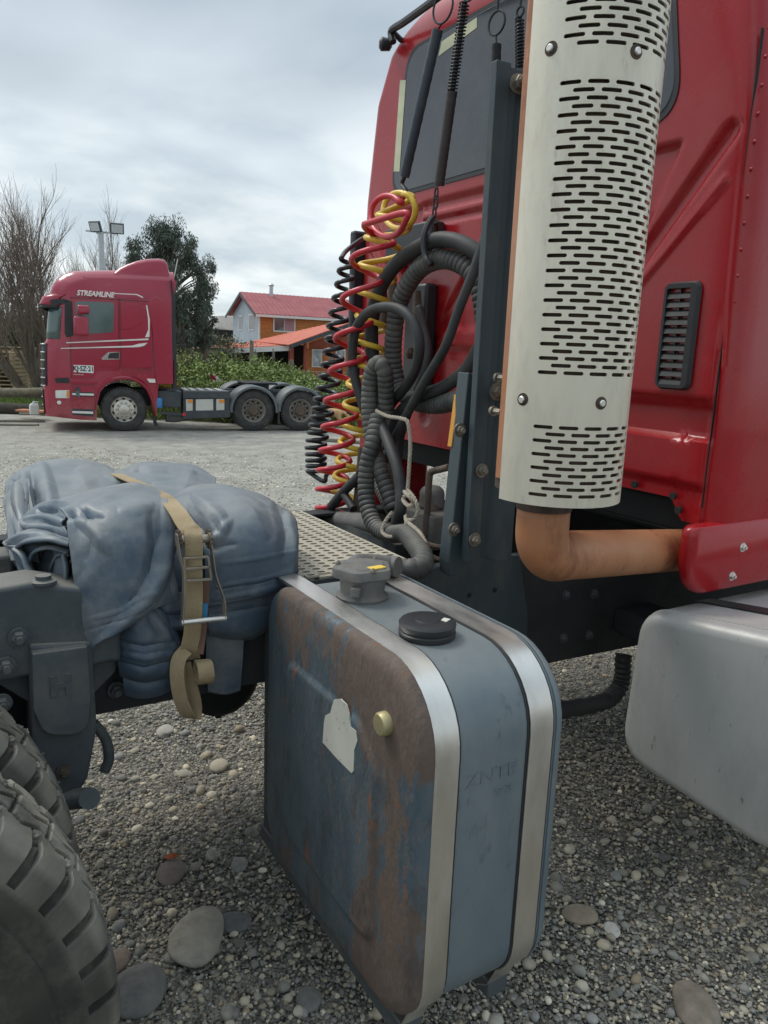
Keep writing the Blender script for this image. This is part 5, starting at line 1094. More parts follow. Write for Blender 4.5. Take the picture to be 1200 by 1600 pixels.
wrapped([(758, 500, 1.80), (753, 465, 1.79), (745, 436, 1.78), (728, 417, 1.77), (704, 406, 1.76), (680, 407, 1.75), (655, 421, 1.74), (634, 450, 1.73), (621, 482, 1.73), (616, 515, 1.73), (614, 550, 1.74), (617, 585, 1.75), (628, 612, 1.76), (652, 628, 1.75), (682, 632, 1.74), (712, 626, 1.73), (735, 620, 1.73)], 0.037, 'corrugated_hose', 'corrugated black hose hung in a wide arch against the cab back')
hose([(576, 660, 1.66), (566, 630, 1.64), (555, 592, 1.62), (550, 555, 1.61), (556, 515, 1.60), (573, 490, 1.60), (598, 480, 1.60), (626, 484, 1.61), (646, 504, 1.62), (655, 537, 1.63), (650, 574, 1.65), (635, 602, 1.67), (615, 626, 1.68), (602, 648, 1.69)], 0.0205, 'hydraulic_hose', 'smooth black hose forming an upright oval loop behind the deck plate')
wrapped([(604, 648, 1.64), (603, 605, 1.62), (600, 577, 1.60), (590, 568, 1.59), (580, 586, 1.58), (577, 620, 1.58), (578, 656, 1.58), (583, 694, 1.58), (594, 734, 1.58), (606, 768, 1.59), (618, 800, 1.60)], 0.033, 'corrugated_hose', 'corrugated hose bent into a narrow hairpin beside the rope')
wrapped([(590, 650, 1.60), (583, 690, 1.56), (575, 722, 1.54), (572, 760, 1.53), (576, 797, 1.52), (589, 825, 1.51), (612, 834, 1.49), (632, 834, 1.45), (644, 845, 1.40), (657, 862, 1.34), (661, 879, 1.29), (650, 889, 1.25), (632, 890, 1.22), (616, 888, 1.21)], 0.034, 'corrugated_hose', 'corrugated suction hose curving down through the rope to the blue tank')
hose([(770, 345, 1.75), (760, 367, 1.74), (738, 430, 1.71), (718, 480, 1.69), (696, 541, 1.67), (666, 592, 1.66), (642, 636, 1.66), (625, 668, 1.66), (600, 720, 1.67)], 0.018, 'hydraulic_hose', 'straight slanting black hose running down from the steel mast')
hose([(760, 522, 1.78), (748, 545, 1.76), (726, 580, 1.74), (693, 605, 1.72), (665, 616, 1.71), (640, 630, 1.71), (615, 660, 1.70), (603, 700, 1.70)], 0.025, 'hydraulic_hose', 'black hose sagging from the mast towards the rope knot')
hose([(588, 640, 1.64), (594, 660, 1.61), (607, 692, 1.58), (620, 728, 1.56), (626, 762, 1.55), (626, 794, 1.54), (619, 820, 1.54)], 0.023, 'hydraulic_hose', 'smooth black hose hanging between the corrugated hoses into the rope loop')
wrapped([(588, 752, 1.64), (598, 775, 1.62), (612, 800, 1.60), (632, 822, 1.57)], 0.022, 'corrugated_hose', 'short thin corrugated hose tucked under the hairpin hose', pitch=0.02)
hose([(655, 480, 1.86), (660, 505, 1.85), (668, 545, 1.84), (660, 590, 1.82), (640, 640, 1.80), (625, 690, 1.8), (622, 760, 1.8)], 0.017, 'hydraulic_hose', 'black hose dropping close along the red cab back')
hose([(612, 640, 1.72), (608, 700, 1.72), (612, 760, 1.70), (640, 800, 1.68), (680, 800, 1.68)], 0.028, 'hydraulic_hose', 'brown dusty hose stub above the valve cylinder', m_=M_IRON)
# coils
Z0 = lambda zx, zy: (460+zx/2.4615, 250+zy/2.4615)
def coil(name, yl, cx_pts, hw_pts, X, r, m_, label, lead=None, tail=None, flip=1, per=28):
    pts_ = []; yl = np.array(yl, float); n = len(yl)-1
    for i in range(n*per+1):
        t = i/per; th = 2*math.pi*t*flip; y = float(np.interp(t, np.arange(n+1), yl))
        cxx = float(np.interp(y, [a for a, b in cx_pts], [b for a, b in cx_pts])); hw = float(np.interp(y, [a for a, b in hw_pts], [b for a, b in hw_pts]))
        q = Z0(cxx, y); c = pX(q[0], q[1], X); d = float((c-CAM)@cd); R_ = hw/2.4615/FPX*d
        pts_.append(c+R_*(-math.cos(th)*np.array([RV[0], RV[1], 0])+math.sin(th)*np.array([DV[0], DV[1], 0])))
    P = np.array(pts_)
    if lead is not None: P = np.vstack([spline([*lead, P[0]], 8)[:-1], P])
    if tail is not None: P = np.vstack([P, spline([P[-1], *tail], 8)[1:]])
    o = MB().tube(P, r, 8).build(name, m_, smooth=180); settle(o); return tag(o, label, 'air hose', 'coiled air hoses hanging behind the cab')
coil('coiled_air_hose', [380, 428, 480, 533, 590, 640, 690, 740, 790, 835, 880, 920, 957, 990, 1020, 1050, 1080, 1108, 1133, 1157, 1178, 1198], [(380, 205), (480, 192), (600, 170), (700, 157), (800, 142), (950, 112), (1050, 92), (1100, 82), (1198, 84)], [(380, 26), (480, 31), (700, 37), (900, 40), (1198, 34)], 1.66, 0.0108, M_HBLK, 'black coiled air hose hanging outermost beside the red one', lead=[pX(568, 372, 1.95), pX(556, 380, 1.85), pX(540, 393, 1.74)], tail=[pX(506, 752, 1.66), pX(512, 740, 1.70), pX(540, 728, 1.8)])
coil('coiled_air_hose', [250, 385, 540, 690, 815, 930, 1030, 1120, 1195, 1268, 1340], [(150, 345), (250, 338), (385, 288), (500, 258), (660, 228), (800, 204), (915, 184), (1005, 174), (1100, 162), (1190, 150), (1340, 142)], [(150, 60), (250, 70), (500, 68), (1005, 63), (1340, 56)], 1.62, 0.0122, M_HRED, 'red coiled air hose stretched between a hanger spring and the deck', lead=[pX(628, 312, 1.74)]+[pX(606+27*math.cos(rad(a)), 338-32*math.sin(rad(a)), 1.69-0.0003*a) for a in range(40, 400, 30)], tail=[pX(530, 800, 1.62), pX(548, 808, 1.62)])
coil('coiled_air_hose', [215, 300, 405, 505, 600, 690, 775, 860, 940, 1012, 1085, 1155, 1215, 1272], [(130, 400), (215, 390), (300, 350), (405, 325), (600, 298), (775, 285), (900, 256), (1085, 235), (1272, 205)], [(130, 66), (300, 75), (405, 72), (600, 58), (900, 60), (1272, 60)], 1.70, 0.0122, M_HYEL, 'yellow coiled air hose hanging behind the red one', lead=[pX(630, 308, 1.74)]+[pX(624+25*math.cos(rad(a)), 329-28*math.sin(rad(a)), 1.72-0.0003*a) for a in range(70, -330, -30)], tail=[pX(556, 780, 1.7), pX(568, 800, 1.68)], flip=-1)
# hanger springs from an overhead bar
M_SPRING = mat('hanger_spring', (0.022, 0.024, 0.028), (0.045, 0.045, 0.045), rough=0.5, metal=0.4, scale=12)
M_SLEEVE = mat('spring_sleeve', (0.035, 0.048, 0.062), (0.05, 0.064, 0.078), rough=0.55, scale=10, dirt=[((0.14, 0.14, 0.14), 14, 0.58, 0.15, 0.5, 0.8)])
M_BROWN = mat('brown_rubber', (0.032, 0.024, 0.024), (0.045, 0.034, 0.032), rough=0.6, scale=10)
bar_y = [pX(560, -60, 1.75), pX(1020, -190, 1.75)]
zbar = 3.36
HB_ = MB().tube([(1.75, 1.9, zbar), (1.75, 2.70, zbar)], 0.014, 10).build('hanger_bar', M_SPRING, TRUCK)
MB().tube([(1.75, 1.9, zbar), (1.75, 1.86, 2.95), (1.55, 1.83, 2.56)], 0.014, 10).build('hanger_bar', M_SPRING, TRUCK)
def ringat(c, r, n=22, w=0.004, tilt=(1, 0, 0)):
    ax = V3(tilt)/np.linalg.norm(tilt); u = np.cross(ax, VZ); u /= np.linalg.norm(u); w_ = np.cross(ax, u)
    return MB().tube([c+r*(math.cos(a)*u+math.sin(a)*w_) for a in np.linspace(0, 2*math.pi, n, endpoint=False)], w, 7, closed=True)
def hanger(label, X, ring, top, bot, coil_frac, r, msleeve, hook=True):
    a, b = pX(*top, X), pX(*bot, X); H = thing('hanger_spring', a.tolist(), label, 'spring', 'springs hung behind the cab')
    rc = pX(ring[0], ring[1], X); ringat(rc, ring[2]/FPX*float((rc-CAM)@cd), tilt=(1, 0.15, 0.0)).build('ring', M_SPRING, H)
    MB().tube([(1.75, rc[1]-0.02, zbar), rc+VZ*ring[2]/FPX*float((rc-CAM)@cd)], 0.004, 6).build('cord', M_SPRING, H)
    up = MB().tube([rc-VZ*ring[2]/FPX*float((rc-CAM)@cd), a], 0.0035, 6); up.build('hook', M_SPRING, H)
    d = b-a; ln = np.linalg.norm(d); d /= ln; u = np.cross(d, VX); u /= np.linalg.norm(u); w_ = np.cross(d, u)
    if coil_frac > 0:
        turns = int(ln*coil_frac/0.0105); P = [a+d*ln*coil_frac*t+r*(math.cos(2*math.pi*turns*t)*u+math.sin(2*math.pi*turns*t)*w_) for t in np.linspace(0, 1, turns*12)]
        MB().tube(P, 0.0026, 5).build('coil', M_SPRING, H)
        MB().tube([a, a+d*ln*coil_frac], r*0.6, 8).build('cord', M_DARK, H)
    if coil_frac < 1:
        Q = [a+d*ln*(coil_frac+(1-coil_frac)*t) for t in np.linspace(0, 1, 30)]; rr_ = r*1.12*(1+0.04*np.sin(np.arange(30)*2.3))
        MB().tube(Q, rr_, 14).build('sleeve', msleeve, H)
    return H, b
H1, b1 = hanger('hanger spring inside a dark blue sleeve above the coiled hoses', 1.74, (692, 12, 22), (684, 46), (632, 276), 0, 0.018, M_SLEEVE)
MB().tube(spline([b1, pX(628, 288, 1.74), pX(634, 298, 1.73), pX(628, 308, 1.72), pX(620, 318, 1.71)], 5), 0.009, 8).build('snap_hook', M_SPRING, H1)
H2, b2 = hanger('long bare hanger spring with a brown rubber lower half', 1.75, (733, -12, 12), (726, 4), (686, 290), 0.47, 0.017, M_BROWN)
lk = MB()
for (x, y, q) in ((681, 302, 7), (680, 316, 9), (678, 332, 7)):
    c = pX(x, y, 1.75); r_ = q/FPX*float((c-CAM)@cd); lk.tube([c+np.array([0.002, r_*0.6*math.cos(a), r_*1.2*math.sin(a)]) for a in np.linspace(0, 2*math.pi, 16, endpoint=False)], 0.0035, 6, closed=True)
lk.build('chain_link', M_SPRING, H2)
MB().tube(spline([pX(676, 340, 1.74), pX(668, 352, 1.71), pX(662, 372, 1.69), pX(664, 398, 1.69), pX(672, 412, 1.70), pX(680, 398, 1.80), pX(682, 365, 1.80), pX(680, 345, 1.76)], 5), 0.012, 8).build('hose_hook', M_BLACK, H2)
H3, b3 = hanger('hanger spring wrapped in ragged black cloth in front of the window', 1.76, (776, 36, 17), (776, 70), (771, 235), 0, 0.014, M_DARK)
H4, b4 = hanger('short bare hanger spring behind the steel mast', 1.80, (813, 18, 7), (812, 28), (812, 130), 1.0, 0.013, M_SPRING)
# rope
M_ROPE = mat('rope', (0.30, 0.265, 0.21), (0.40, 0.36, 0.29), rough=0.95, scale=30, bump=0.3, bscale=200)
def strands(path, r=0.0068, n=10, pitch=0.045):
    P = spline(path, n); sl = np.concatenate([[0], np.cumsum(np.linalg.norm(np.diff(P, axis=0), axis=1))]); m_ = int(sl[-1]/0.005)+2
    S = np.linspace(0, sl[-1], m_); Q = np.stack([np.interp(S, sl, P[:, c]) for c in range(3)], 1)
    Tn = np.gradient(Q, axis=0); Tn /= np.linalg.norm(Tn, axis=1, keepdims=True); u = np.cross(Tn, (0.3, 0.8, 0.1)); u /= np.linalg.norm(u, axis=1, keepdims=True); w_ = np.cross(Tn, u)
    out = MB()
    for k_ in range(3):
        a = 2*math.pi*(S/pitch+k_/3); out.tube(Q+r*0.55*(np.cos(a)[:, None]*u+np.sin(a)[:, None]*w_), r*0.62, 6)
    return out
ROPE = thing('rope', pX(640, 660, 1.55).tolist(), 'twisted pale rope tying the black hoses together', 'rope')
strands([pX(588, 642, 1.53), pX(605, 650, 1.53), pX(628, 654, 1.54), pX(637, 660, 1.54), pX(641, 690, 1.54), pX(640, 720, 1.53), pX(637, 765, 1.52)]).build('hanging_length', M_ROPE, ROPE)
strands([pX(637, 765, 1.52), pX(648, 780, 1.50), pX(653, 798, 1.50), pX(646, 812, 1.49), pX(634, 812, 1.48), pX(640, 818, 1.46), pX(656, 832, 1.42), pX(666, 850, 1.36)]).build('knot', M_ROPE, ROPE)
strands([pX(613, 800, 1.50), pX(602, 815, 1.47), pX(597, 830, 1.45), pX(606, 838, 1.44), pX(620, 836, 1.44), pX(634, 822, 1.46), pX(634, 806, 1.52)]).build('loop', M_ROPE, ROPE)
strands([pX(632, 768, 1.51), pX(640, 776, 1.49), pX(646, 786, 1.50), pX(638, 790, 1.50), pX(630, 780, 1.52), pX(638, 770, 1.52)], r=0.0075).build('knot', M_ROPE, ROPE)
# ------------------------------------------------------------------ parked tractor across the yard
def pT(x, y, t):
    """pixel -> point at t metres ahead of the camera (horizontal distance along the view)"""
    v = ray(x, y); return CAM+v*(t/(v[0]*DV[0]+v[1]*DV[1]))
B0 = ground_pt(195, 674.5); B1 = ground_pt(400, 674.0)
bf = (B0-B1)[:2]; WB = float(np.linalg.norm(bf)); bf = bf/WB
bl = np.array([-bf[1], bf[0]])                      # truck's left = towards us
if bl@(-B0[:2]) < 0: bl = -bl
BZ = float(B0[2])
def bgl(x, y, w=0.0):
    """pixel -> (u forward, z above ground) on the plane w metres in front of the truck's near side"""
    v = ray(x, y); k = (w-(CAM[:2]-B0[:2])@bl)/(v[:2]@bl); p = CAM+v*k
    return float((p[:2]-B0[:2])@bf), float(p[2]-BZ)
M_RED2 = mat('crimson_paint', (0.30, 0.012, 0.036), (0.33, 0.016, 0.044), rough=0.25, coat=0.5, scale=1.0, bias=((2, 1.1, 0.35, 0.22),), dirt=[((0.24, 0.15, 0.125), 2.0, 0.58, 0.3, 0.45, 0.6)])
M_GLASS2 = mat('cab_glass', (0.055, 0.095, 0.092), (0.085, 0.13, 0.125), rough=0.08, spec=0.8, scale=1.5)
M_WHITE = mat('white_decal', (0.70, 0.66, 0.62), (0.76, 0.72, 0.68), rough=0.5)
M_CHROME = mat('chrome', (0.62, 0.62, 0.62), (0.7, 0.7, 0.7), rough=0.18, metal=1.0, scale=4)
M_DKGREY = mat('dark_grey_plastic', (0.035, 0.043, 0.05), (0.05, 0.058, 0.066), rough=0.5, scale=3, dirt=[((0.16, 0.15, 0.13), 3, 0.52, 0.25, 0.4, 0.85)])
M_FEND = mat('grey_fender', (0.085, 0.10, 0.105), (0.115, 0.13, 0.132), rough=0.5, scale=4, dirt=[((0.2, 0.19, 0.165), 4, 0.5, 0.3, 0.4, 0.85)])
M_TYRE2 = mat('road_tyre', (0.028, 0.028, 0.029), (0.045, 0.044, 0.043), rough=0.8, scale=6, dirt=[((0.20, 0.185, 0.155), 5, 0.5, 0.3, 0.45, 0.95)])
M_RIMA = mat('alloy_rim', (0.56, 0.53, 0.47), (0.64, 0.60, 0.54), rough=0.38, metal=0.75, scale=8, dirt=[((0.25, 0.20, 0.14), 8, 0.52, 0.2, 0.5, 0.8)])
M_RIMD = mat('rim_disc', (0.20, 0.185, 0.165), (0.28, 0.26, 0.23), rough=0.6, metal=0.2, scale=8)
M_AMBER = mat('amber_lens', (0.70, 0.22, 0.02), (0.75, 0.28, 0.04), rough=0.3)
M_LENS = mat('headlamp_lens', (0.62, 0.64, 0.60), (0.72, 0.73, 0.70), rough=0.12, spec=0.8)
M_PANEL = mat('pale_panel', (0.50, 0.49, 0.43), (0.56, 0.55, 0.49), rough=0.6, scale=3)
BT = thing('semi_truck', B0.tolist(), 'parked crimson truck tractor seen from its side, registration KJ SZ 21 on the door', 'truck', rz=math.atan2(bf[1], bf[0]))
WO[BT.name] = np.zeros(3)
BW = 2.46
def U(x, y, w=0.0): return bgl(x, y, w)
# front outline (u at cab centreline) from the left silhouette
FZ = [(652, 76), (640, 74), (620, 72), (600, 71), (560, 70), (536, 70), (531, 77), (500, 79), (478, 81), (462, 81), (452, 84), (442, 91), (435, 100), (430, 114)]
fpts = [U(x, y, -1.7) for y, x in FZ]
fz = np.array([b for a, b in fpts]); fu = np.array([a for a, b in fpts])
def ufront(z): return float(np.interp(z, fz, fu))
RC = 0.30
def plan(y, r=RC):
    """how far the front is pulled back at lateral position y (0 .. -BW)"""
    e = min(-y, BW+y); 
    return 0.0 if e >= r else 1.35*r*(1-math.sqrt(max(0, 1-((r-e)/r)**2)))
stations = [0.0, -0.012, -0.04, -0.09, -0.16, -0.23, -0.32, -0.7, -1.23]; stations = stations+[-BW-s for s in stations[:-1]][::-1]
rear_u = U(268.5, 520)[0]
roofp = [U(*q, -1.0) for q in ((130, 426.5), (160, 425.5), (185, 425.5), (225, 426), (266, 428))]
zbot = U(120, 655)[1]
def cabz(y, z):
    e = min(-y, BW+y); return 0
arch = [U(*q) for q in ((244, 598), (241, 650), (236, 626), (229, 610), (217, 599), (200, 593), (182, 594.5), (167, 600.5), (157, 612), (152, 630), (151, 657))]
prof = [(ufront(z), z, 1.0) for z in np.linspace(U(80, 651)[1], fz.max(), 34)]
prof += [(a, b, 0.0) for a, b in roofp]
prof += [(rear_u, U(268, 470)[1], 0.0), (rear_u, U(270, 560)[1], 0.0), (rear_u, U(270, 600)[1], 0.0)]
prof += [(a, b, 0.0) for a, b in arch]+[(U(120, 656)[0], U(120, 656)[1], 0.3)]
P2 = np.array([(a, b) for a, b, c in prof]); cen = P2.mean(0)
zs_sh = U(150, 470)[1]
R_ = []
for y in stations:
    e = min(-y, BW+y); ins = 0.05*(1-math.sqrt(max(0, 1-((0.05-min(e, 0.05))/0.05)**2))) if e < 0.05 else 0.0
    row = []
    for a, b, f in prof:
        z = b; yy = y
        # roof narrows and its edge rounds over
        tz = max(0.0, (z-U(150, 462)[1])/(fz.max()-U(150, 462)[1])); yy = -BW/2+(y+BW/2)*(1-0.10*min(tz, 1.2)**1.3)
        if e < 0.30 and tz > 0.4: z -= (0.30-e)**2/0.30*0.55*(tz-0.4)/0.6
        u = a-f*plan(y)-(ins if f == 0 and a < 0 else ins*0.5 if f else 0)
        row.append((u, yy, z))
    R_.append(row)
CABB = MB().rings(R_[::-1]).build('cab', M_RED2, BT, smooth=40, local=True)
# roof deflector
dp = [U(*q) for q in ((176, 425), (188, 416), (200, 410.5), (215, 405.5), (232, 402.3), (250, 401.6), (259, 403.5), (264, 410), (266, 424), (266.5, 430))]
dr = []
for y, dz, sc in ((-0.22, -0.10, 0.97), (-0.26, -0.03, 0.99), (-0.36, 0, 1), (-1.23, 0.03, 1), (-BW+0.36, 0, 1), (-BW+0.26, -0.03, 0.99), (-BW+0.22, -0.10, 0.97)):
    zb0 = dp[0][1]-0.03; dr.append([(a*sc+(1-sc)*dp[5][0], y, max(zb0, b+dz)) for a, b in dp])
MB().rings(dr[::-1]).build('roof_deflector', M_RED2, CABB, smooth=50, local=True)
def side_poly(pxs, name, m_, parent, w=0.006, t=0.03, r=0.0, bevel=0.0):
    P = [U(*q) for q in pxs]
    if r: P = rpoly(P, r, 5)
    return MB().prism(P[::-1], lambda a, b, q: (a, q, b), w-t, w).build(name, m_, parent, smooth=30, local=True, bevel=bevel)
def side_bar(p0, p1, wpx, name, m_, parent, w=0.008, t=0.012):
    a, b = U(*p0), U(*p1); return MB().bar((a[0], w-t/2, a[1]), (b[0], w-t/2, b[1]), t, wpx*0.0155).build(name, m_, parent, smooth=0, local=True)
# glazing
DOOR = side_poly([(112, 464), (184, 466), (184.5, 470), (186, 560), (187, 578), (152, 580), (146, 591), (110, 591), (109, 540), (110, 500)], 'door', M_RED2, CABB, w=0.010, t=0.03, r=0.05, bevel=0.006)
wd = side_poly([(117.5, 470.5), (177, 472.5), (178.5, 478), (177, 519), (118, 523)], 'side_window', M_GLASS2, CABB, w=0.016, t=0.02, r=0.06)
side_poly([(101, 470), (113, 470.5), (115, 524.5), (104, 527.5), (101, 520)], 'pillar_trim', M_BLACK, CABB, w=0.012, t=0.03, r=0.03)
side_poly([(188.5, 473.5), (218, 475.5), (221, 480), (222, 503), (216, 509), (205, 514), (190, 516)], 'blind_panel', M_RED2, CABB, w=0.020, t=0.03, r=0.07, bevel=0.008)
side_poly([(184.8, 466), (235, 470), (239, 574), (187, 575)], 'rear_side_panel', M_RED2, CABB, w=0.009, t=0.02, r=0.06, bevel=0.006)
def front_strip(y0, y1, off, name, m_, parent, ya=-0.02, yb=-BW+0.02, n=5, xw=None):
    z0, z1 = U(75, y0, -1.0)[1], U(75, y1, -1.0)[1]; st = [s for s in np.linspace(ya, yb, 41)]; G = []
    for z in np.linspace(z0, z1, n): G.append([(ufront(z)-plan(y)+off, y*(1-2*0.004)-0.004*BW/2*0, z) for y in st])
    return MB().grid(np.array(G)).build(name, m_, parent, smooth=60, local=True, solid=0.02, offset=0)
front_strip(529, 481, 0.012, 'windscreen', M_GLASS2, CABB, ya=-0.015)
front_strip(598, 536, 0.010, 'grille', M_BLACK, CABB, ya=-0.10, yb=-BW+0.10)
for yy in (537, 549, 561, 574, 587, 599): front_strip(yy+1.0, yy-0.6, 0.035, 'grille_bar', M_CHROME, CABB, ya=-0.11, yb=-BW+0.11, n=2)
front_strip(642, 606, 0.012, 'lower_grille', M_BLACK, CABB, ya=-0.22, yb=-BW+0.22)
for yy in (606, 616, 628): front_strip(yy+0.8, yy-0.5, 0.03, 'grille_bar', M_CHROME, CABB, ya=-0.22, yb=-BW+0.22, n=2)
# sun visor
zv0, zv1 = U(75, 479, -1.2)[1], U(75, 462, -1.2)[1]; st = np.linspace(0.01, -BW-0.01, 31)
G = [[(ufront(z)-plan(min(0, max(-BW, y)))*0.9+o_, y, z) for y in st] for z, o_ in ((zv1, 0.03), ((zv0+zv1)/2+0.05, 0.16), (zv0+0.02, 0.22), (zv0, 0.20))]
MB().grid(np.array(G)).build('sun_visor', M_RED2, CABB, smooth=60, local=True, solid=0.03)
G = [[(ufront(z)-plan(min(0, max(-BW, y)))*0.9+o_, y, z) for y in st] for z, o_ in ((zv0+0.10, 0.14), (zv0-0.04, 0.21), (zv0-0.07, 0.17))]
MB().grid(np.array(G)).build('visor_edge', M_BLACK, CABB, smooth=60, local=True, solid=0.03)
side_poly([(78, 468), (100, 467), (111, 470), (96, 475), (80, 479)], 'visor_end', M_BLACK, CABB, w=0.012, t=0.06, r=0.02)
# headlamp, bumper step, steps
hl = side_poly([(86.5, 610), (108.5, 609.5), (108.5, 622), (87, 622)], 'headlamp', M_LENS, CABB, w=0.010, t=0.2, r=0.02)
side_poly([(104, 610.5), (108, 610.5), (108, 621), (104, 621)], 'indicator', M_AMBER, CABB, w=0.016, t=0.05)
side_poly([(86, 591), (108, 590), (108.5, 599), (87, 598)], 'marker_recess', M_BLACK, CABB, w=0.006, t=0.2)
cfl = U(92.5, 629); MB().lathe([(0.045, 0), (0.045, 0.012), (0.03, 0.02)], (cfl[0], 0.0, cfl[1]), (0, 1, 0), 14).build('fog_lamp', M_LENS, CABB, local=True)
side_poly([(110, 594), (151, 594), (151, 600), (110, 599)], 'step_ledge', M_RED2, CABB, w=0.03, t=0.06, bevel=0.008)
side_poly([(112, 601), (147, 602), (147, 651), (113, 648)], 'step_well', M_DKGREY, CABB, w=0.004, t=0.02)
side_poly([(113, 601.5), (147, 602.5), (147, 613), (113, 612)], 'step_panel', M_RED2, CABB, w=0.012, t=0.02)
side_poly([(113, 619), (147, 620), (147, 640), (113, 638)], 'step_panel', M_RED2, CABB, w=0.012, t=0.02)
side_poly([(113, 614), (146.5, 615), (146.5, 618), (113, 617)], 'step_tread', M_WHITE, CABB, w=0.05, t=0.06)
side_poly([(113, 642), (145.5, 643), (145.5, 646.5), (113, 645)], 'step_tread', M_WHITE, CABB, w=0.05, t=0.06)
fc_ = U(121.5, 612); MB().lathe([(0.05, 0), (0.05, 0.03)], (fc_[0], 0.01, fc_[1]+0.06), (0, 1, 0), 12).build('filler_lid', M_DKGREY, CABB, local=True)
side_poly([(117, 611), (124, 610), (125, 622), (120, 619)], 'latch', M_FEND, CABB, w=0.055, t=0.04)
# wheel-arch lip
lip = [U(*q) for q in ((241, 651), (239.5, 630), (234, 612), (224, 600), (209, 592.5), (194, 590.5), (180, 591.5), (166, 597), (156, 607), (150.5, 620), (148.5, 640))]
li = MB(); Lp = spline([(a, 0, b) for a, b in lip], 5); li.rings([[p_+V3((0, q, 0))+V3((0, 0, r_)) for q, r_ in ((-0.25, -0.02), (0.03, -0.02), (0.035, 0.015), (0.0, 0.05), (-0.25, 0.05))] for p_ in Lp]); li.build('wheel_arch', M_RED2, CABB, smooth=40, local=True)
side_poly([(201, 582), (239, 583), (243, 598), (226, 597), (213, 589)], 'arch_cover', M_RED2, CABB, w=0.03, t=0.05, r=0.02, bevel=0.006)
side_poly([(229, 591.5), (242, 592), (243, 598), (233, 597.5)], 'reflector', M_WHITE, CABB, w=0.036, t=0.01)
# rear air deflector flap
side_poly([(243, 463), (267, 472.5), (270.5, 600), (245, 600), (241.5, 578), (238.5, 520), (232, 470)], 'air_flap', M_RED2, CABB, w=0.014, t=0.03, r=0.03, bevel=0.008)
side_poly([(268, 436), (274, 470), (276.5, 608), (270.5, 608), (269, 520)], 'flap_edge', M_BLACK, CABB, w=0.0, t=0.25)
# decals and lettering
for pts_ in ([(103, 534.8), (232, 528.8), (232, 531.3), (104, 536.3)], [(95, 543.8), (206, 540), (217, 537), (230.5, 535.5), (225, 540.5), (216, 542.5), (95, 545)], [(228, 477), (229.8, 477), (234, 500), (233.5, 526.5), (226.5, 527), (231.5, 515), (231, 497)], [(179, 458), (214, 459.5), (222.5, 463.5), (224, 466), (221, 464.8), (213, 461), (179, 459.3)]):
    side_poly(pts_, 'decal_stripe', M_WHITE, CABB, w=0.0245, t=0.004)
lc = U(149, 459.5); text('model_lettering', 'STREAMLINE', M_WHITE, CABB, (lc[0], 0.003, lc[1]), (-1, 0, -0.012), (0, 0, 1), 0.155, 0.004, width=0.80, shear=0.25, bold=0.006)
side_poly([(114.5, 570.2), (146.3, 571.2), (146, 583), (114.8, 581.2)], 'licence_plate', mat('plate_white', (0.72, 0.72, 0.70), (0.78, 0.78, 0.76), rough=0.5), CABB, w=0.020, t=0.02)
lc = U(130.5, 576.4); text('plate_lettering', 'KJ\u00b7SZ\u00b721', M_DARK, CABB, (lc[0], 0.022, lc[1]), (-1, 0, -0.03), (0, 0, 1), 0.155, 0.002, width=0.41, bold=0.004)
lc = U(122.5, 585.3); text('door_script', 'STREAMLINE', M_WHITE, CABB, (lc[0], 0.018, lc[1]), (-1, 0, -0.03), (0, 0, 1), 0.035, 0.002, width=0.21)
side_poly([(158, 560), (169, 550), (186.5, 549.5), (187, 561.5), (170, 562), (160, 562)], 'door_handle_recess', M_CHROME, CABB, w=0.018, t=0.02, r=0.02)
side_poly([(171, 552), (186, 550.5), (186, 560.5), (168, 560)], 'door_handle', M_BLACK, CABB, w=0.024, t=0.02)
side_poly([(148, 567.5), (152, 571), (186, 573), (238, 574.5), (238, 576), (152, 573)], 'body_crease', M_RED2, CABB, w=0.024, t=0.02)
side_poly([(186.3, 466), (187.2, 466), (189, 575), (188, 575)], 'door_seam', M_BLACK, CABB, w=0.0225, t=0.004)
side_poly([(110, 464.5), (184, 467.5), (232, 470.5), (232, 471.4), (184, 468.4), (110, 465.4)], 'roof_seam', M_BLACK, CABB, w=0.0225, t=0.02)
side_poly([(109.5, 525), (110.5, 525), (112, 591), (111, 591)], 'door_seam', M_BLACK, CABB, w=0.0115, t=0.004)
# mirror
mi = MB()
for q0, q1, wx in (((129, 479), (131.5, 488), 6.5), ((127, 497), (126.5, 522), 7.8)):
    a, b = U(*q0, 0.35), U(*q1, 0.35); m0 = np.array(((a[0]+b[0])/2, 0.32, (a[1]+b[1])/2)); mi.obox(m0, (VX, VY, VZ), (wx*0.0195, 0.12, abs(a[1]-b[1])/2+0.03))
mi.build('mirror', M_RED2, CABB, local=True, bevel=0.045, bseg=3)
a = U(128, 491, 0.3); MB().bar((a[0], 0.36, a[1]), (a[0]+0.1, -0.05, a[1]+0.02), 0.05, 0.05).build('mirror_arm', M_RED2, CABB, local=True, bevel=0.01)
a = U(66, 487, -BW-0.25); MB().obox((ufront(2.4)+0.06, -BW-0.2, a[1]), (VX, VY, VZ), (0.07, 0.12, 0.16)).build('mirror', M_BLACK, CABB, local=True, bevel=0.03)
a, b = U(272, 442), U(280, 403); MB().tube([(a[0], -0.3, a[1]), (b[0], -0.3, b[1])], 0.010, 6).build('antenna', M_WHITE, BT, local=True)
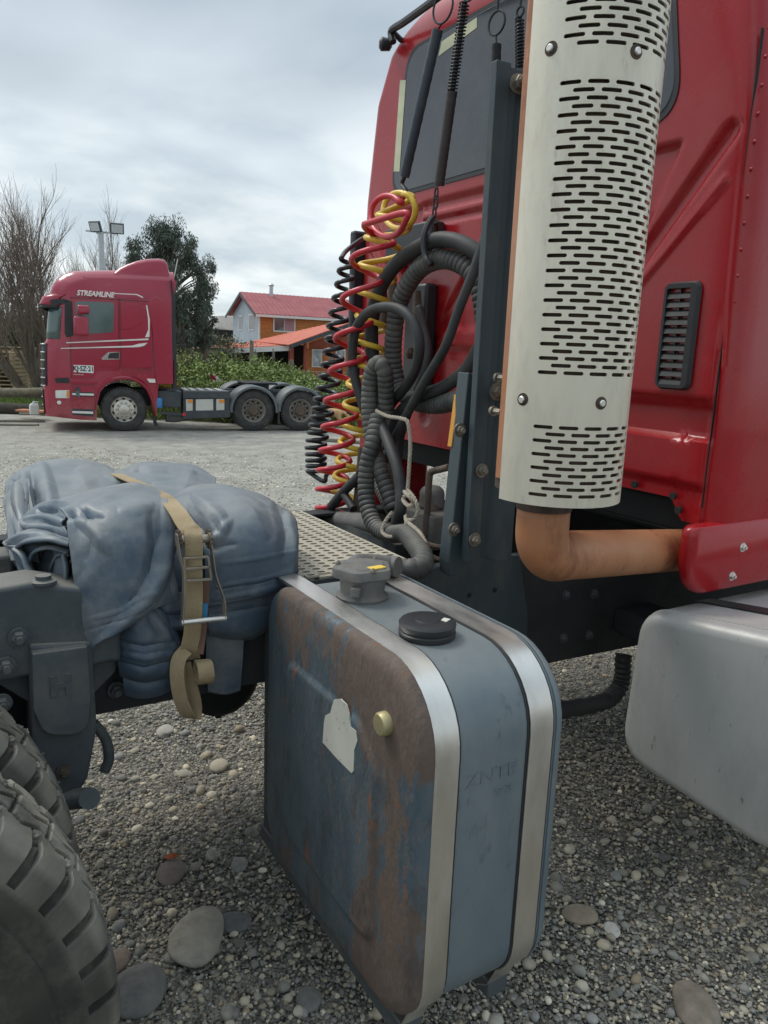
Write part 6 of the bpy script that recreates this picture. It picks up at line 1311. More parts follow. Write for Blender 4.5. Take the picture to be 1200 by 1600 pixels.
# chassis
cz = lambda y: U(300, y)[1]
ch = MB(); ch.box(-WB-1.9, 0.6, -0.95, -0.85, cz(640)+0.02, cz(612)); ch.box(-WB-1.9, 0.6, -1.65, -1.55, cz(640)+0.02, cz(612))
ch.build('chassis_frame', M_DKGREY, BT, local=True, bevel=0.01)
side_poly([(243, 611), (285, 611.5), (284, 638), (244, 636)], 'battery_box', M_DKGREY, BT, w=-0.10, t=0.5, bevel=0.015)
bx = side_poly([(286.5, 613), (359, 612.5), (359, 650), (287, 651.5)], 'side_box', M_DKGREY, BT, w=-0.02, t=0.55, bevel=0.015)
side_poly([(286, 612), (359.5, 611.5), (359, 623), (286, 622)], 'side_box_rail', M_DKGREY, BT, w=0.02, t=0.1, bevel=0.01)
side_poly([(286, 642), (359, 641), (359, 652), (286, 655)], 'side_box_sill', M_DKGREY, BT, w=0.02, t=0.1, bevel=0.01)
for pts_ in ([(290.5, 624), (301, 624), (301, 641.5), (291, 642)], [(306, 624), (333, 623.5), (333, 641), (306, 641.5)], [(338, 623.5), (350.5, 623.5), (350.5, 640.5), (338, 641)]):
    side_poly(pts_, 'pale_panel', M_PANEL, BT, w=0.006, t=0.03)
for pts_ in ([(293.5, 624.3), (301.2, 624.3), (301.2, 628.8), (293.5, 628.8)], [(342.5, 624.5), (350.5, 624.5), (350.5, 629), (342.5, 629)]):
    side_poly(pts_, 'side_marker', M_AMBER, BT, w=0.02, t=0.03)
tpm = MB(); za = cz(610.5)
tpm.box(U(358, 611)[0], U(287, 611)[0], -1.0, -0.05, za-0.03, za); tpm.build('walkway', M_FEND, BT, local=True)
for i, x in enumerate((292, 303, 316, 331, 345)):
    u = U(x, 611)[0]; MB().box(u-0.06, u+0.05, -0.9, -0.08, za+0.001, za+0.02).build('walkway_tread', M_PANEL, BT, local=True)
a = U(249, 636); MB().lathe([(0.075, 0), (0.08, 0.02), (0.08, 0.20), (0.06, 0.23)], (a[0], -0.06, a[1]-0.02), (0, 0, 1), 18).build('filter_canister', mat('blue_canister', (0.03, 0.17, 0.42), (0.04, 0.21, 0.48), rough=0.4), BT, local=True)
a, b = U(250, 645), U(290, 648); MB().bar((a[0], -0.05, a[1]), (b[0], -0.05, b[1]), 0.05, 0.06).build('guard_rail', M_DKGREY, BT, local=True)
a, b = U(262, 654), U(292, 657); MB().tube([(a[0], -0.4, a[1]), ((a[0]+b[0])/2, -0.4, (a[1]+b[1])/2), (b[0], -0.35, b[1])], [0.12, 0.11, 0.05], 16).build('silencer', M_CAST, BT, local=True)
a = U(287.5, 647); MB().box(a[0]-0.035, a[0]+0.035, -0.02, 0.03, a[1]-0.04, a[1]+0.03).build('red_marker', mat('red_lens', (0.55, 0.02, 0.03), (0.6, 0.03, 0.04), rough=0.3), BT, local=True)
cy_ = MB(); a = U(251, 603); pth = [(a[0]-0.5*t_+0.0, -0.5+0.09*math.cos(t_*70), a[1]+0.02+0.09*math.sin(t_*70)) for t_ in np.linspace(0, 0.8, 200)]
cy_.tube(pth, 0.012, 5); cy_.build('air_coils', M_HYEL, BT, local=True)
for (x, y) in ((278, 606),):
    a = U(x, y); MB().box(a[0]-0.03, a[0]+0.03, -0.6, -0.5, za, a[1]+0.15).build('lamp_post', M_DKGREY, BT, local=True); MB().box(a[0]-0.05, a[0]+0.05, -0.6, -0.5, a[1]+0.02, a[1]+0.10).build('work_lamp', M_AMBER, BT, local=True)
side_poly([(238, 651), (242.5, 651), (247, 665), (241, 666)], 'mudflap', M_BLACK, BT, w=-0.03, t=0.03)
# wheels
def wheel(u, name, R, y, front, mir=1, wid=0.30):
    W = bpy.data.objects.new(name, None); scene.collection.objects.link(W); W.parent = BT; W.location = (u, y, R); WO[W.name] = np.zeros(3)
    if mir < 0: W.rotation_euler = (0, 0, math.pi)
    rr = 0.30
    ty = MB(); ty.lathe([(rr, -0.01), (rr+0.015, 0.0), (rr+0.06, 0.012), (R-0.10, 0.006), (R-0.03, -0.012), (R-0.004, -0.05), (R, -0.09), (R, -wid+0.06), (R-0.03, -wid+0.01), (rr, -wid)], (0, 0, 0), (0, 1, 0), 48, cap=False)
    k_ = MB()
    ty.build('tyre', M_TYRE2, W, local=True, smooth=35)
    for q in range(44):
        a = q/44*2*math.pi; MB  # shoulder lugs are joined into the tread ring below
        k_.obox((math.cos(a)*(R-0.005), -0.045, math.sin(a)*(R-0.005)), ((math.cos(a), 0, math.sin(a)), VY, (-math.sin(a), 0, math.cos(a))), (0.012, 0.035, 0.022))
    k_.build('tread_blocks', M_TYRE2, W, local=True, smooth=0)
    if front: pr = [(rr, -0.012), (rr-0.01, 0.004), (rr-0.03, -0.02), (0.235, -0.035), (0.225, -0.005), (0.17, 0.012), (0.125, 0.014), (0.115, 0.045), (0.10, 0.055), (0.002, 0.058)]
    else: pr = [(rr, -0.012), (rr-0.01, 0.004), (rr-0.025, -0.03), (0.24, -0.11), (0.225, -0.13), (0.15, -0.14), (0.14, -0.06), (0.125, -0.01), (0.09, 0.02), (0.002, 0.025)]
    RM = MB().lathe(pr, (0, 0, 0), (0, 1, 0), 40, cap=False).build('rim', M_RIMA, W, local=True, smooth=35)
    if not front: MB().lathe([(0.264, -0.062), (0.24, -0.106), (0.226, -0.126), (0.15, -0.136), (0.145, -0.12)], (0, 0.004, 0), (0, 1, 0), 32, cap=False).build('disc', M_RIMD, RM, local=True, smooth=35)
    if not front: MB().lathe([(0.142, -0.13), (0.142, -0.05), (0.127, -0.008), (0.09, 0.022), (0.02, 0.027)], (0, 0.001, 0), (0, 1, 0), 24).build('hub', M_IRON, RM, local=True, smooth=35)
    for q in range(10):
        a = (q+0.5)/10*2*math.pi; rh = 0.247 if front else 0.215; yh = -0.031 if front else -0.125
        MB().lathe([(0.034, -0.01), (0.034, 0.016)], (rh*math.cos(a), yh, rh*math.sin(a)), (0, 1, 0), 10).build('vent_hole', M_DARK, RM, local=True)
        a = q/10*2*math.pi; rn_ = 0.165; yn = 0.010 if front else -0.138
        MB().lathe([(0.018, 0), (0.018, 0.02), (0.012, 0.045)], (rn_*math.cos(a), yn, rn_*math.sin(a)), (0, 1, 0), 6).build('wheel_nut', M_IRON if not front else M_BOLT, RM, local=True)
    return W
fw_c = U(194.5, 639.5); RW = max(0.46, min(0.53, U(193, 605.5)[1]/2))
u1, u2 = U(397.5, 640)[0], U(471, 638)[0]
wheel(0.0, 'front_wheel', RW, -0.02, True)
wheel(u1, 'rear_wheel', RW*0.99, -0.06, False, wid=0.6); wheel(u2, 'rear_wheel', RW*0.99, -0.06, False, wid=0.6)
def far_wheel(u, name):
    W = bpy.data.objects.new(name, None); scene.collection.objects.link(W); W.parent = BT; W.location = (u, -BW+0.35, RW); WO[W.name] = np.zeros(3)
    MB().lathe([(0.28, 0), (RW-0.08, 0.02), (RW, -0.06), (RW, -0.28), (RW-0.06, -0.33), (0.28, -0.34)], (0, 0, 0), (0, 1, 0), 32).build('tyre', M_TYRE2, W, local=True)
far_wheel(0.0, 'front_wheel'); far_wheel(u1, 'rear_wheel'); far_wheel(u2, 'rear_wheel')
wheel_mid = (u1+u2)/2
# a lifted/tag wheel seen through the frame
W = bpy.data.objects.new('rear_wheel', None)
bpy.data.objects.remove(W)
def fender(u, a0, a1, y0, y1):
    A = np.linspace(rad(a0), rad(a1), 22); f_ = MB(); rr_ = RW+0.055
    f_.rings([[(u+(rr_+d_)*math.cos(a), y, RW+(rr_+d_)*math.sin(a)) for y, d_ in ((y0, -0.03), (y0, 0.02), (y0-0.03, 0.045), (y1, 0.045), (y1, 0.02), (y0-0.05, 0.015))] for a in A])
    return f_.build('mudguard', M_FEND, BT, smooth=40, local=True)
fender(u1, -5, 185, 0.0, -0.66); fender(u2, -2, 178, 0.0, -0.66); fender(u1, 20, 160, -BW+0.66, -BW); fender(u2, 20, 160, -BW+0.66, -BW)
for u in (u1, u2): side = MB().box(u-RW-0.13, u-RW-0.09, -0.62, -0.02, 0.18, RW).build('mudflap', M_BLACK, BT, local=True)
a, b = U(380, 597, -0.9), U(432, 602, -0.9)
MB().prism([(b[0], -1.75), (b[0], -0.75), (a[0]-0.05, -0.6), (a[0], -0.8), (a[0], -1.7), (a[0]-0.05, -1.9)], lambda q, r_, t_: (q, r_, t_), a[1]-0.05, a[1]+0.0).build('fifth_wheel', M_DARK, BT, local=True, bevel=0.015)
MB().box(b[0]+0.2, a[0]-0.1, -1.6, -0.9, cz(612), a[1]-0.05).build('fifth_wheel_mount', M_DKGREY, BT, local=True)
MB().tube([(u1, -0.3, RW), (u1, -BW+0.3, RW)], 0.12, 12).build('axle', M_DARK, BT, local=True); MB().tube([(u2, -0.3, RW), (u2, -BW+0.3, RW)], 0.12, 12).build('axle', M_DARK, BT, local=True); MB().tube([(0, -0.3, RW), (0, -BW+0.3, RW)], 0.07, 12).build('axle', M_DARK, BT, local=True)
# ------------------------------------------------------------------ vegetation
def leaf_mesh(name, C, size, dirs, tint, m_, aspect=0.45):
    """one small bent two-triangle leaf per centre"""
    n = len(C); d = dirs/np.linalg.norm(dirs, axis=1, keepdims=True)
    a = RNG.normal(0, 1, (n, 3)); s = np.cross(d, a); s /= np.linalg.norm(s, axis=1, keepdims=True)
    L_ = size[:, None]; W_ = L_*aspect
    V = np.stack([C, C+d*L_*0.5+s*W_*0.5, C+d*L_, C+d*L_*0.5-s*W_*0.5], 1)
    me = bpy.data.meshes.new(name); me.vertices.add(n*4); me.vertices.foreach_set('co', V.ravel())
    idx = (np.array([0, 1, 2, 3])[None]+np.arange(n)[:, None]*4).ravel().astype(np.int32)
    me.loops.add(n*4); me.loops.foreach_set('vertex_index', idx); me.polygons.add(n); me.polygons.foreach_set('loop_start', np.arange(0, n*4, 4, dtype=np.int32))
    me.update(); at = me.attributes.new('tint', 'FLOAT_COLOR', 'POINT')
    at.data.foreach_set('color', np.repeat(np.concatenate([tint, np.ones((n, 1))], 1), 4, 0).ravel()); me.materials.append(m_)
    return me
def unit(n): v = RNG.normal(0, 1, (n, 3)); return v/np.linalg.norm(v, axis=1, keepdims=True)
M_LEAF = mat('leaf', (0.85, 0.85, 0.8), (1.15, 1.15, 1.1), rough=0.55, scale=1.5, attr=True, spec=0.3)
M_BARK = mat('bark', (0.10, 0.082, 0.060), (0.155, 0.13, 0.098), rough=0.95, scale=12, stretch=(1, 1, 0.3), bump=0.5, bscale=30)
M_TWIG = mat('twig', (0.14, 0.11, 0.09), (0.20, 0.16, 0.13), rough=0.9, scale=6)  # tone lightened to carry lens haze over the branches
def put(o, parent=None): scene.collection.objects.link(o); o.parent = parent; return o
# bush prototypes (crown + a few stems), local origin at the ground
def bush_meshes(seed, n, h, r, cols, leaf=(0.05, 0.11), lumps=9, grassy=0.0):
    global RNG
    RNG = np.random.default_rng(seed)
    cl = np.stack([RNG.uniform(-r, r, lumps), RNG.uniform(-r, r, lumps), RNG.uniform(0.25, 0.85, lumps)*h], 1); cl[:, 2] *= 1-0.45*(np.hypot(cl[:, 0], cl[:, 1])/r/1.4)
    rad_ = RNG.uniform(0.28, 0.55, lumps)*min(r, h)*0.9
    k = RNG.integers(0, lumps, n); u = unit(n); q = RNG.uniform(0, 1, n)**0.45
    C = cl[k]+u*(rad_[k]*q)[:, None]*np.array([1, 1, 0.85]); C[:, 2] = np.abs(C[:, 2])
    d = u*0.7+RNG.normal(0, 0.6, (n, 3)); d[:, 2] += grassy
    ci = np.array(cols)[RNG.integers(0, len(cols), n)]*RNG.uniform(0.65, 1.35, (n, 1))*np.array(RNG.uniform(0.8, 1.2, lumps))[k][:, None]
    crown = leaf_mesh('crown', C, RNG.uniform(*leaf, n), d, ci, M_LEAF)
    st = MB()
    for i in range(min(lumps, 7)): st.tube(spline([(RNG.uniform(-.1, .1), RNG.uniform(-.1, .1), -0.05), (cl[i][0]*0.4, cl[i][1]*0.4, cl[i][2]*0.5), cl[i]], 4), [0.02]*5+[0.016]*4 if 0 else 0.014, 5)
    so = st.build('stems', M_TWIG, None); sm_ = so.data; bpy.data.objects.remove(so)
    return crown, sm_
GREENS = [(0.24, 0.31, 0.09), (0.17, 0.24, 0.06), (0.20, 0.275, 0.085), (0.12, 0.175, 0.05), (0.25, 0.29, 0.11), (0.19, 0.215, 0.08)]
OLIVE = [(0.105, 0.115, 0.050), (0.135, 0.135, 0.065), (0.08, 0.09, 0.04), (0.16, 0.15, 0.085)]
DARK = [(0.055, 0.072, 0.038), (0.075, 0.09, 0.05), (0.045, 0.06, 0.034), (0.095, 0.10, 0.06)]
BUSH = {'green': [bush_meshes(40+i, 3400, 1.5, 0.95, GREENS) for i in range(3)], 'olive': [bush_meshes(50+i, 3000, 1.8, 1.0, OLIVE+GREENS[:1]) for i in range(2)],
        'dark': [bush_meshes(60+i, 3600, 3.2, 1.7, DARK+OLIVE[:2], leaf=(0.08, 0.17), lumps=14) for i in range(2)]}
def bush(kind, i, px, t, top_py, label, grp, wide=1.0, name='bush'):
    cm, sm_ = BUSH[kind][i % len(BUSH[kind])]; p = pT(px, 600, t); g0 = float(gz(p[0], p[1])); top = pT(px, top_py, t)[2]
    h = max(0.3, top-g0); bh = {'green': 1.45, 'olive': 1.75, 'dark': 3.1}[kind]; s = h/bh*1.22
    R = thing(name, (p[0], p[1], g0), label, 'bush', grp, rz=(i*1.7+px*0.37) % 6.28); R.scale = (s*wide, s*wide, s)
    put(bpy.data.objects.new('crown', cm), R); put(bpy.data.objects.new('stems', sm_), R)
g1 = 'bushes along the far edge of the yard'
for i, (px, t, ty) in enumerate(((300, 23.5, 566), (318, 24.2, 556), (338, 24.0, 553), (356, 24.6, 552), (372, 24.2, 560), (390, 23.6, 566), (408, 24.4, 560), (424, 24.0, 570), (442, 23.4, 574), (458, 24.2, 578), (474, 23.6, 580), (490, 24.2, 581), (506, 23.6, 584), (522, 24.2, 584), (538, 23.8, 586), (556, 24.2, 588), (330, 22.4, 584), (365, 22.2, 590), (400, 22.2, 592), (432, 22.4, 594), (468, 22.2, 598), (504, 22.2, 600), (536, 22.2, 604))):
    bush('green', i, px, t, ty, 'leafy bright green bush growing along the fence behind the parked truck', g1, wide=1.1)
for i, (px, t, ty) in enumerate(((278, 23.2, 540), (290, 24.6, 532), (268, 25, 520), (306, 26, 548))):
    bush('olive', i, px, t, ty, 'straggly olive bush right behind the parked truck cab', 'olive bushes behind the cab')
for i, (px, t, ty) in enumerate(((-25, 37, 462), (8, 38, 478), (34, 36, 486), (62, 38, 474), (90, 39, 480), (130, 40, 482), (170, 40, 484), (210, 41, 478), (250, 42, 482), (300, 44, 505), (335, 46, 508))):
    bush('dark', i, px, t, ty, 'dark bushy thicket far behind the bare tree', 'dark thicket beyond the yard', wide=1.1)
# grass: verge behind the truck and lawn by the pallets
RNG = np.random.default_rng(91)
def grass(name, pts, h, cols, label):
    n = len(pts); C = np.stack([pts[:, 0], pts[:, 1], gz(pts[:, 0], pts[:, 1])-0.01], 1); d = np.stack([RNG.normal(0, .35, n), RNG.normal(0, .35, n), np.ones(n)], 1)
    ci = np.array(cols)[RNG.integers(0, len(cols), n)]*RNG.uniform(0.7, 1.3, (n, 1))
    o = bpy.data.objects.new(name, leaf_mesh(name, C, RNG.uniform(*h, n), d, ci, M_LEAF, aspect=0.16)); scene.collection.objects.link(o); tag(o, label, 'grass', kind='stuff')
t_ = RNG.uniform(20.9, 25.5, 26000); s_ = RNG.uniform(-9.5, 0.6, 26000); grass('verge_grass', t_[:, None]*DV+s_[:, None]*RV, (0.12, 0.42), GREENS+[(0.20, 0.19, 0.09), (0.16, 0.16, 0.07)], 'rough green and straw grass along the verge behind the parked truck')
t_ = RNG.uniform(23.5, 34, 16000); s_ = -RNG.uniform(0.36, 0.58, 16000)*t_; grass('lawn', t_[:, None]*DV+s_[:, None]*RV, (0.10, 0.26), [(0.12, 0.20, 0.035), (0.15, 0.23, 0.05), (0.10, 0.15, 0.03)], 'bright green grass around the bare tree and pallets')
# bare trees
def bare_tree(seed, p, stems, height, spread, label, grp=None, lvl=5, lean=0.0):
    r = random.Random(seed); tk, tw = MB(), MB()
    def grow(a, d, ln, rad_, lev):
        n = 4; P = [a]; dd = Vector(d)
        for i in range(n):
            dd = (dd+Vector((r.gauss(0, .10), r.gauss(0, .10), 0.07+r.gauss(0, .05)))).normalized(); P.append(P[-1]+np.array(dd)*ln/n)
        R_ = np.linspace(rad_, rad_*0.62, n+1); (tk if lev <= 1 else tw).tube(P, R_, 8 if lev <= 1 else 5 if lev < 4 else 3, cap=False)
        if lev >= lvl: return
        for q in range(r.choice((2, 3, 3)) if lev else 3):
            f = r.uniform(0.35, 1.0); i = min(n-1, int(f*n)); o_ = P[i]+(P[i+1]-P[i])*(f*n-i)
            sp = spread*r.uniform(0.6, 1.3); az_ = r.uniform(0, 6.283); side = Vector((math.cos(az_), math.sin(az_), 0.15))
            nd = (dd+side*sp).normalized(); grow(o_, nd, ln*r.uniform(0.58, 0.82), max(0.0042, R_[i]*r.uniform(0.42, 0.62)), lev+1)
        grow(P[-1], dd, ln*0.78, R_[-1]*0.85, lev+1)
    g0 = np.array(p)
    for (ox, az_, tilt, ln, rad_) in stems:
        d = Vector((math.cos(az_)*tilt, math.sin(az_)*tilt, 1)).normalized(); grow(g0+np.array([ox, 0, -0.1]), d, ln, rad_, 0)
    T_ = thing('bare_tree', g0.tolist(), label, 'tree', grp)
    tk.build('trunk', M_BARK, T_, smooth=60); tw.build('crown', M_TWIG, T_, smooth=60)
sl = math.atan2(-RV[1], -RV[0])
p = pT(60, 600, 25); p[2] = gz(p[0], p[1])
bare_tree(5, p, ((0.0, sl, 0.75, 2.0, 0.15), (0.05, sl, 0.28, 2.2, 0.14), (0.1, sl+2.6, 0.25, 2.1, 0.15), (0.0, sl+1.2, 0.22, 2.0, 0.12), (0.05, sl-1.4, 0.3, 2.0, 0.12)), 6, 0.52, 'leafless spreading tree with several trunks beside the parked truck', lvl=5)
p = pT(-10, 600, 31); p[2] = gz(p[0], p[1]); bare_tree(8, p, ((0, 1.0, 0.1, 2.6, 0.16), (0.2, sl+3, 0.25, 2.4, 0.12)), 6, 0.4, 'leafless tree at the far end of the pallet stack', lvl=5)
p = pT(178, 600, 38); p[2] = gz(p[0], p[1]); bare_tree(9, p, ((0, 2.0, 0.05, 2.7, 0.14), (0.3, sl, 0.3, 2.2, 0.1), (-.2, sl+3, .3, 2.2, .1)), 6, 0.38, 'thin leafless tree showing above the parked truck roof', lvl=5)
# eucalyptus
RNG = np.random.default_rng(33); r = random.Random(3)
def eucalypt(px, t, top_py, bot_py, wpx, label, n, seed):
    global RNG
    RNG = np.random.default_rng(seed); p = pT(px, 600, t); g0 = float(gz(p[0], p[1])); zt = pT(px, top_py, t)[2]; zb0 = pT(px, bot_py, t)[2]; w = wpx/1225*t/2
    T_ = thing('eucalyptus_tree', (p[0], p[1], g0), label, 'tree'); k = 130; cs = []
    tm = MB(); base = np.array([p[0], p[1], g0]); top = np.array([p[0], p[1], zt*0.9+g0*0.1])
    tr = spline([base, base+(top-base)*0.35+np.array([0.15, 0.1, 0]), base+(top-base)*0.7-np.array([0.1, 0, 0]), top], 6); tm.tube(tr, np.linspace(0.22, 0.04, len(tr)), 8)
    for i in range(k):
        z = zb0+(zt-zb0)*RNG.uniform(0.02, 0.97); f = (z-zb0)/(zt-zb0); ww = w*math.sqrt(max(0.08, 1-abs(2*f-0.8)**3.0))*RNG.uniform(0.2, 1.0); a = RNG.uniform(0, 6.283)
        c = np.array([p[0]+ww*math.cos(a), p[1]+ww*math.sin(a), z]); cs.append(c); q = tr[min(len(tr)-1, int(max(0.1, (z-g0)/(zt-g0)*0.8)*len(tr)))]
        tm.tube(spline([q, (q+c)/2+np.array([0, 0, 0.2]), c], 4), np.linspace(0.05, 0.015, 9), 5)
    cs = np.array(cs); ki = RNG.integers(0, k, n); rr = RNG.uniform(0.3, 0.95, k)*w*0.21; C = cs[ki]+unit(n)*(rr[ki]*RNG.uniform(0, 1, n)**0.5)[:, None]*np.array([1, 1, 1.7])
    d = RNG.normal(0, 0.45, (n, 3))+np.array([0, 0, -0.8]); ci = np.array([(0.075, 0.098, 0.076), (0.095, 0.118, 0.094), (0.060, 0.078, 0.064), (0.12, 0.13, 0.10)])[RNG.integers(0, 4, n)]*RNG.uniform(0.7, 1.3, (n, 1))
    o = put(bpy.data.objects.new('crown', leaf_mesh('crown', C-WO[T_.name], RNG.uniform(0.08, 0.20, n), d, ci, M_LEAF, aspect=0.24)), T_)
    tm.build('trunk', M_BARK, T_)
eucalypt(268, 34, 350, 512, 150, 'tall dark eucalyptus rising behind the parked truck cab', 40000, 71)
eucalypt(318, 36, 430, 545, 44, 'smaller drooping eucalyptus beside the taller one', 9000, 72)
eucalypt(285, 33, 475, 560, 40, 'low thin eucalyptus sapling next to the olive bushes', 4500, 73)

# ------------------------------------------------------------------ yard edge things
M_WOOD = mat('weathered_wood', (0.26, 0.20, 0.12), (0.40, 0.31, 0.19), rough=0.85, scale=8, stretch=(3, 1, 1), attr=False)
M_WOODG = mat('grey_wood', (0.15, 0.135, 0.11), (0.23, 0.205, 0.165), rough=0.9, scale=10, stretch=(3, 1, 1))
M_LOG = mat('log_bark', (0.11, 0.10, 0.07), (0.20, 0.18, 0.12), rough=0.95, scale=10, bump=0.4, bscale=25)
# stacked pallets
pal = MB(); pw, pd, ph = 1.2, 1.0, 0.14
for i in range(7): pal.box(-pw/2, pw/2, -pd/2+i*0.15, -pd/2+i*0.15+0.10, ph-0.022, ph)
for x in (-0.52, 0, 0.52): pal.box(x-0.05, x+0.05, -pd/2, pd/2, 0.022, ph-0.022)
for y in (-0.45, 0, 0.45): pal.box(-pw/2, pw/2, y-0.05, y+0.05, 0, 0.022)
po = pal.build('boards', M_WOOD, None, smooth=0); pm_ = po.data; bpy.data.objects.remove(po)
rp_ = random.Random(2)
for (px, t, n_, lb) in ((8, 27.5, 11, 'wooden pallet in the left pallet stack'), (30, 30.5, 12, 'wooden pallet in the pallet stack behind the bare tree'), (54, 31.5, 11, 'wooden pallet in the pallet stack nearest the truck')):
    p = pT(px, 600, t); g0 = float(gz(p[0], p[1]))
    for k in range(n_):
        o = bpy.data.objects.new('pallet', pm_); scene.collection.objects.link(o); o.location = (p[0]+rp_.uniform(-.05, .05), p[1]+rp_.uniform(-.05, .05), g0+k*ph*1.0); o.rotation_euler = (0, 0, AZ-math.pi/2+rp_.uniform(-.06, .06)); tag(o, ('bottom', 'second', 'third', 'fourth', 'fifth', 'sixth', 'seventh', 'eighth', 'ninth', 'tenth', 'eleventh', 'twelfth')[k]+' '+lb+(' counted from the ground' if k else ''), 'pallet', 'stacked wooden pallets')
# long log and fence rail on the verge
def logb(a, b, r_, name, m_, label, cat='log', grp=None):
    o = MB().tube(spline([a, a+(b-a)*0.3+VZ*0.01, a+(b-a)*0.65-VZ*0.01, b], 5), np.linspace(r_, r_*0.9, 16), 12).build(name, m_, smooth=50); settle(o); tag(o, label, cat, grp); return o
logb(pT(-40, 615, 21.5), pT(76, 612, 21.8), 0.14, 'log', M_LOG, 'long thick log lying along the verge in front of the bare tree')
a, b = pT(-40, 634, 21.0), pT(74, 630, 21.3); a[2] = gz(a[0], a[1])+0.14; b[2] = gz(b[0], b[1])+0.14
logb(a, b, 0.17, 'log', mat('dark_log', (0.035, 0.032, 0.026), (0.07, 0.062, 0.048), rough=0.95, scale=8, bump=0.4, bscale=20), 'dark log lying beneath the pale one')
def plank(q0, q1, t0, t1, w, h, m_, label, lift=0.02):
    a, b = pT(*q0, t0), pT(*q1, t1); 
    a[2], b[2] = gz(a[0], a[1])+lift, gz(b[0], b[1])+lift
    o = MB().bar(a, b, w, h).build('plank', m_, smooth=0, bevel=0.004); settle(o); tag(o, label, 'plank', 'loose planks on the verge')
plank((-20, 652), (70, 652), 18.9, 19.4, 0.16, 0.05, M_WOODG, 'weathered plank lying near the jug', 0.03)
plank((0, 658), (60, 660), 18.3, 18.5, 0.14, 0.04, M_WOODG, 'weathered plank lying nearest the gravel', 0.02)
plank((30, 648), (72, 646), 19.6, 19.8, 0.18, 0.05, M_WOODG, 'weathered plank carrying the white jug', 0.16)
plank((30, 640), (74, 643), 20.0, 19.8, 0.30, 0.05, mat('orange_board', (0.42, 0.16, 0.08), (0.5, 0.22, 0.12), rough=0.8), 'orange painted board behind the white jug', 0.22)
plank((492, 676), (585, 678), 17.6, 17.2, 0.14, 0.06, M_WOODG, 'grey plank on the gravel beyond the coiled hoses', 0.05)
p = pT(54, 646, 19.4); p[2] = gz(p[0], p[1])+0.185
J = MB(); J.rings([[(p[0]+a*s_, p[1]+b*s_*0.7, p[2]+z) for a, b in rrect(-0.11, 0.11, -0.1, 0.1, 0.03, 4)] for s_, z in ((0.95, 0), (1, 0.02), (1, 0.2), (0.85, 0.25), (0.35, 0.28), (0.3, 0.30))]); JO = thing('plastic_jug', p.tolist(), 'white plastic jug standing on planks by the truck bumper', 'jug')
M_JUG = mat('white_plastic', (0.66, 0.66, 0.62), (0.74, 0.74, 0.70), rough=0.5)
J.build('body', M_JUG, JO); MB().lathe([(0.03, 0.30), (0.03, 0.33)], (p[0], p[1], p[2]), (0, 0, 1), 12).build('cap', M_JUG, JO); MB().tube([p+np.array([0.07, 0, 0.26]), p+np.array([0.10, 0, 0.31]), p+np.array([0.03, 0, 0.31])], 0.012, 6).build('handle', M_JUG, JO)
# fence posts and wires
for i, (px, ty, t) in enumerate(((393, 533, 25.2), (243, 545, 25.2), (516, 556, 25.2), (326, 560, 25.4), (455, 562, 25.2))):
    p = pT(px, 600, t); g0 = float(gz(p[0], p[1])); zt = pT(px, ty, t)[2]
    o = MB().tube([(p[0], p[1], g0-0.05), (p[0]+0.01, p[1], (g0+zt)/2), (p[0], p[1], zt)], [0.075, 0.07, 0.065], 10).build('fence_post', M_WOODG, smooth=50); settle(o); tag(o, 'tall grey fence post standing clear of the bushes before the shed' if i == 0 else 'short grey wooden fence post half buried in the green bushes', 'fence post', 'fence posts along the verge')
for i, zz_ in enumerate((1.05, 1.35)):
    a, b = pT(243, 600, 25.2), pT(560, 600, 25.2); a[2] = b[2] = -0.3+zz_
    o = MB().tube([a, (a+b)/2-VZ*0.03, b], 0.006, 4).build('fence_wire', M_BOLT); settle(o); tag(o, ('lower' if i == 0 else 'upper')+' fence wire strung between the wooden posts', 'wire')
# floodlight pole
M_GALV = mat('galvanised', (0.42, 0.45, 0.47), (0.50, 0.53, 0.55), rough=0.45, metal=0.6, scale=5)
p = pT(166, 600, 30); g0 = float(gz(p[0], p[1])); zt = pT(165, 363, 30)[2]
LP = thing('floodlight_pole', (p[0], p[1], g0), 'tall steel pole with two floodlights behind the parked truck', 'light pole'); rv3, dv3 = np.array([*RV, 0]), np.array([*DV, 0])
MB().box(p[0]-0.09, p[0]+0.09, p[1]-0.09, p[1]+0.09, g0, zt).build('pole', M_GALV, LP, bevel=0.01)
top = np.array([p[0], p[1], zt]); MB().bar(top-rv3*0.55+VZ*0.03, top+rv3*0.6-VZ*0.03, 0.06, 0.06).build('crossarm', M_GALV, LP)
M_LAMPF = mat('floodlight_glass', (0.52, 0.56, 0.60), (0.60, 0.63, 0.66), rough=0.25)
for (q, yaw_) in (((149, 354), -0.35), ((183, 357), 0.35)):
    c = pT(*q, 29.8); n_ = -dv3*math.cos(yaw_)+rv3*math.sin(yaw_)-VZ*0.35; n_ /= np.linalg.norm(n_); s__ = np.cross(VZ, n_); s__ /= np.linalg.norm(s__); u__ = np.cross(n_, s__)
    FL = MB().obox(c, (s__, n_, u__), (0.24, 0.05, 0.19)).build('floodlight', M_DKGREY, LP, bevel=0.015); MB().obox(c+n_*0.052, (s__, n_, u__), (0.20, 0.004, 0.15)).build('glass', M_LAMPF, FL)
    MB().bar(c-u__*0.18, c-u__*0.26-n_*0.0, 0.04, 0.04).build('bracket', M_GALV, FL)

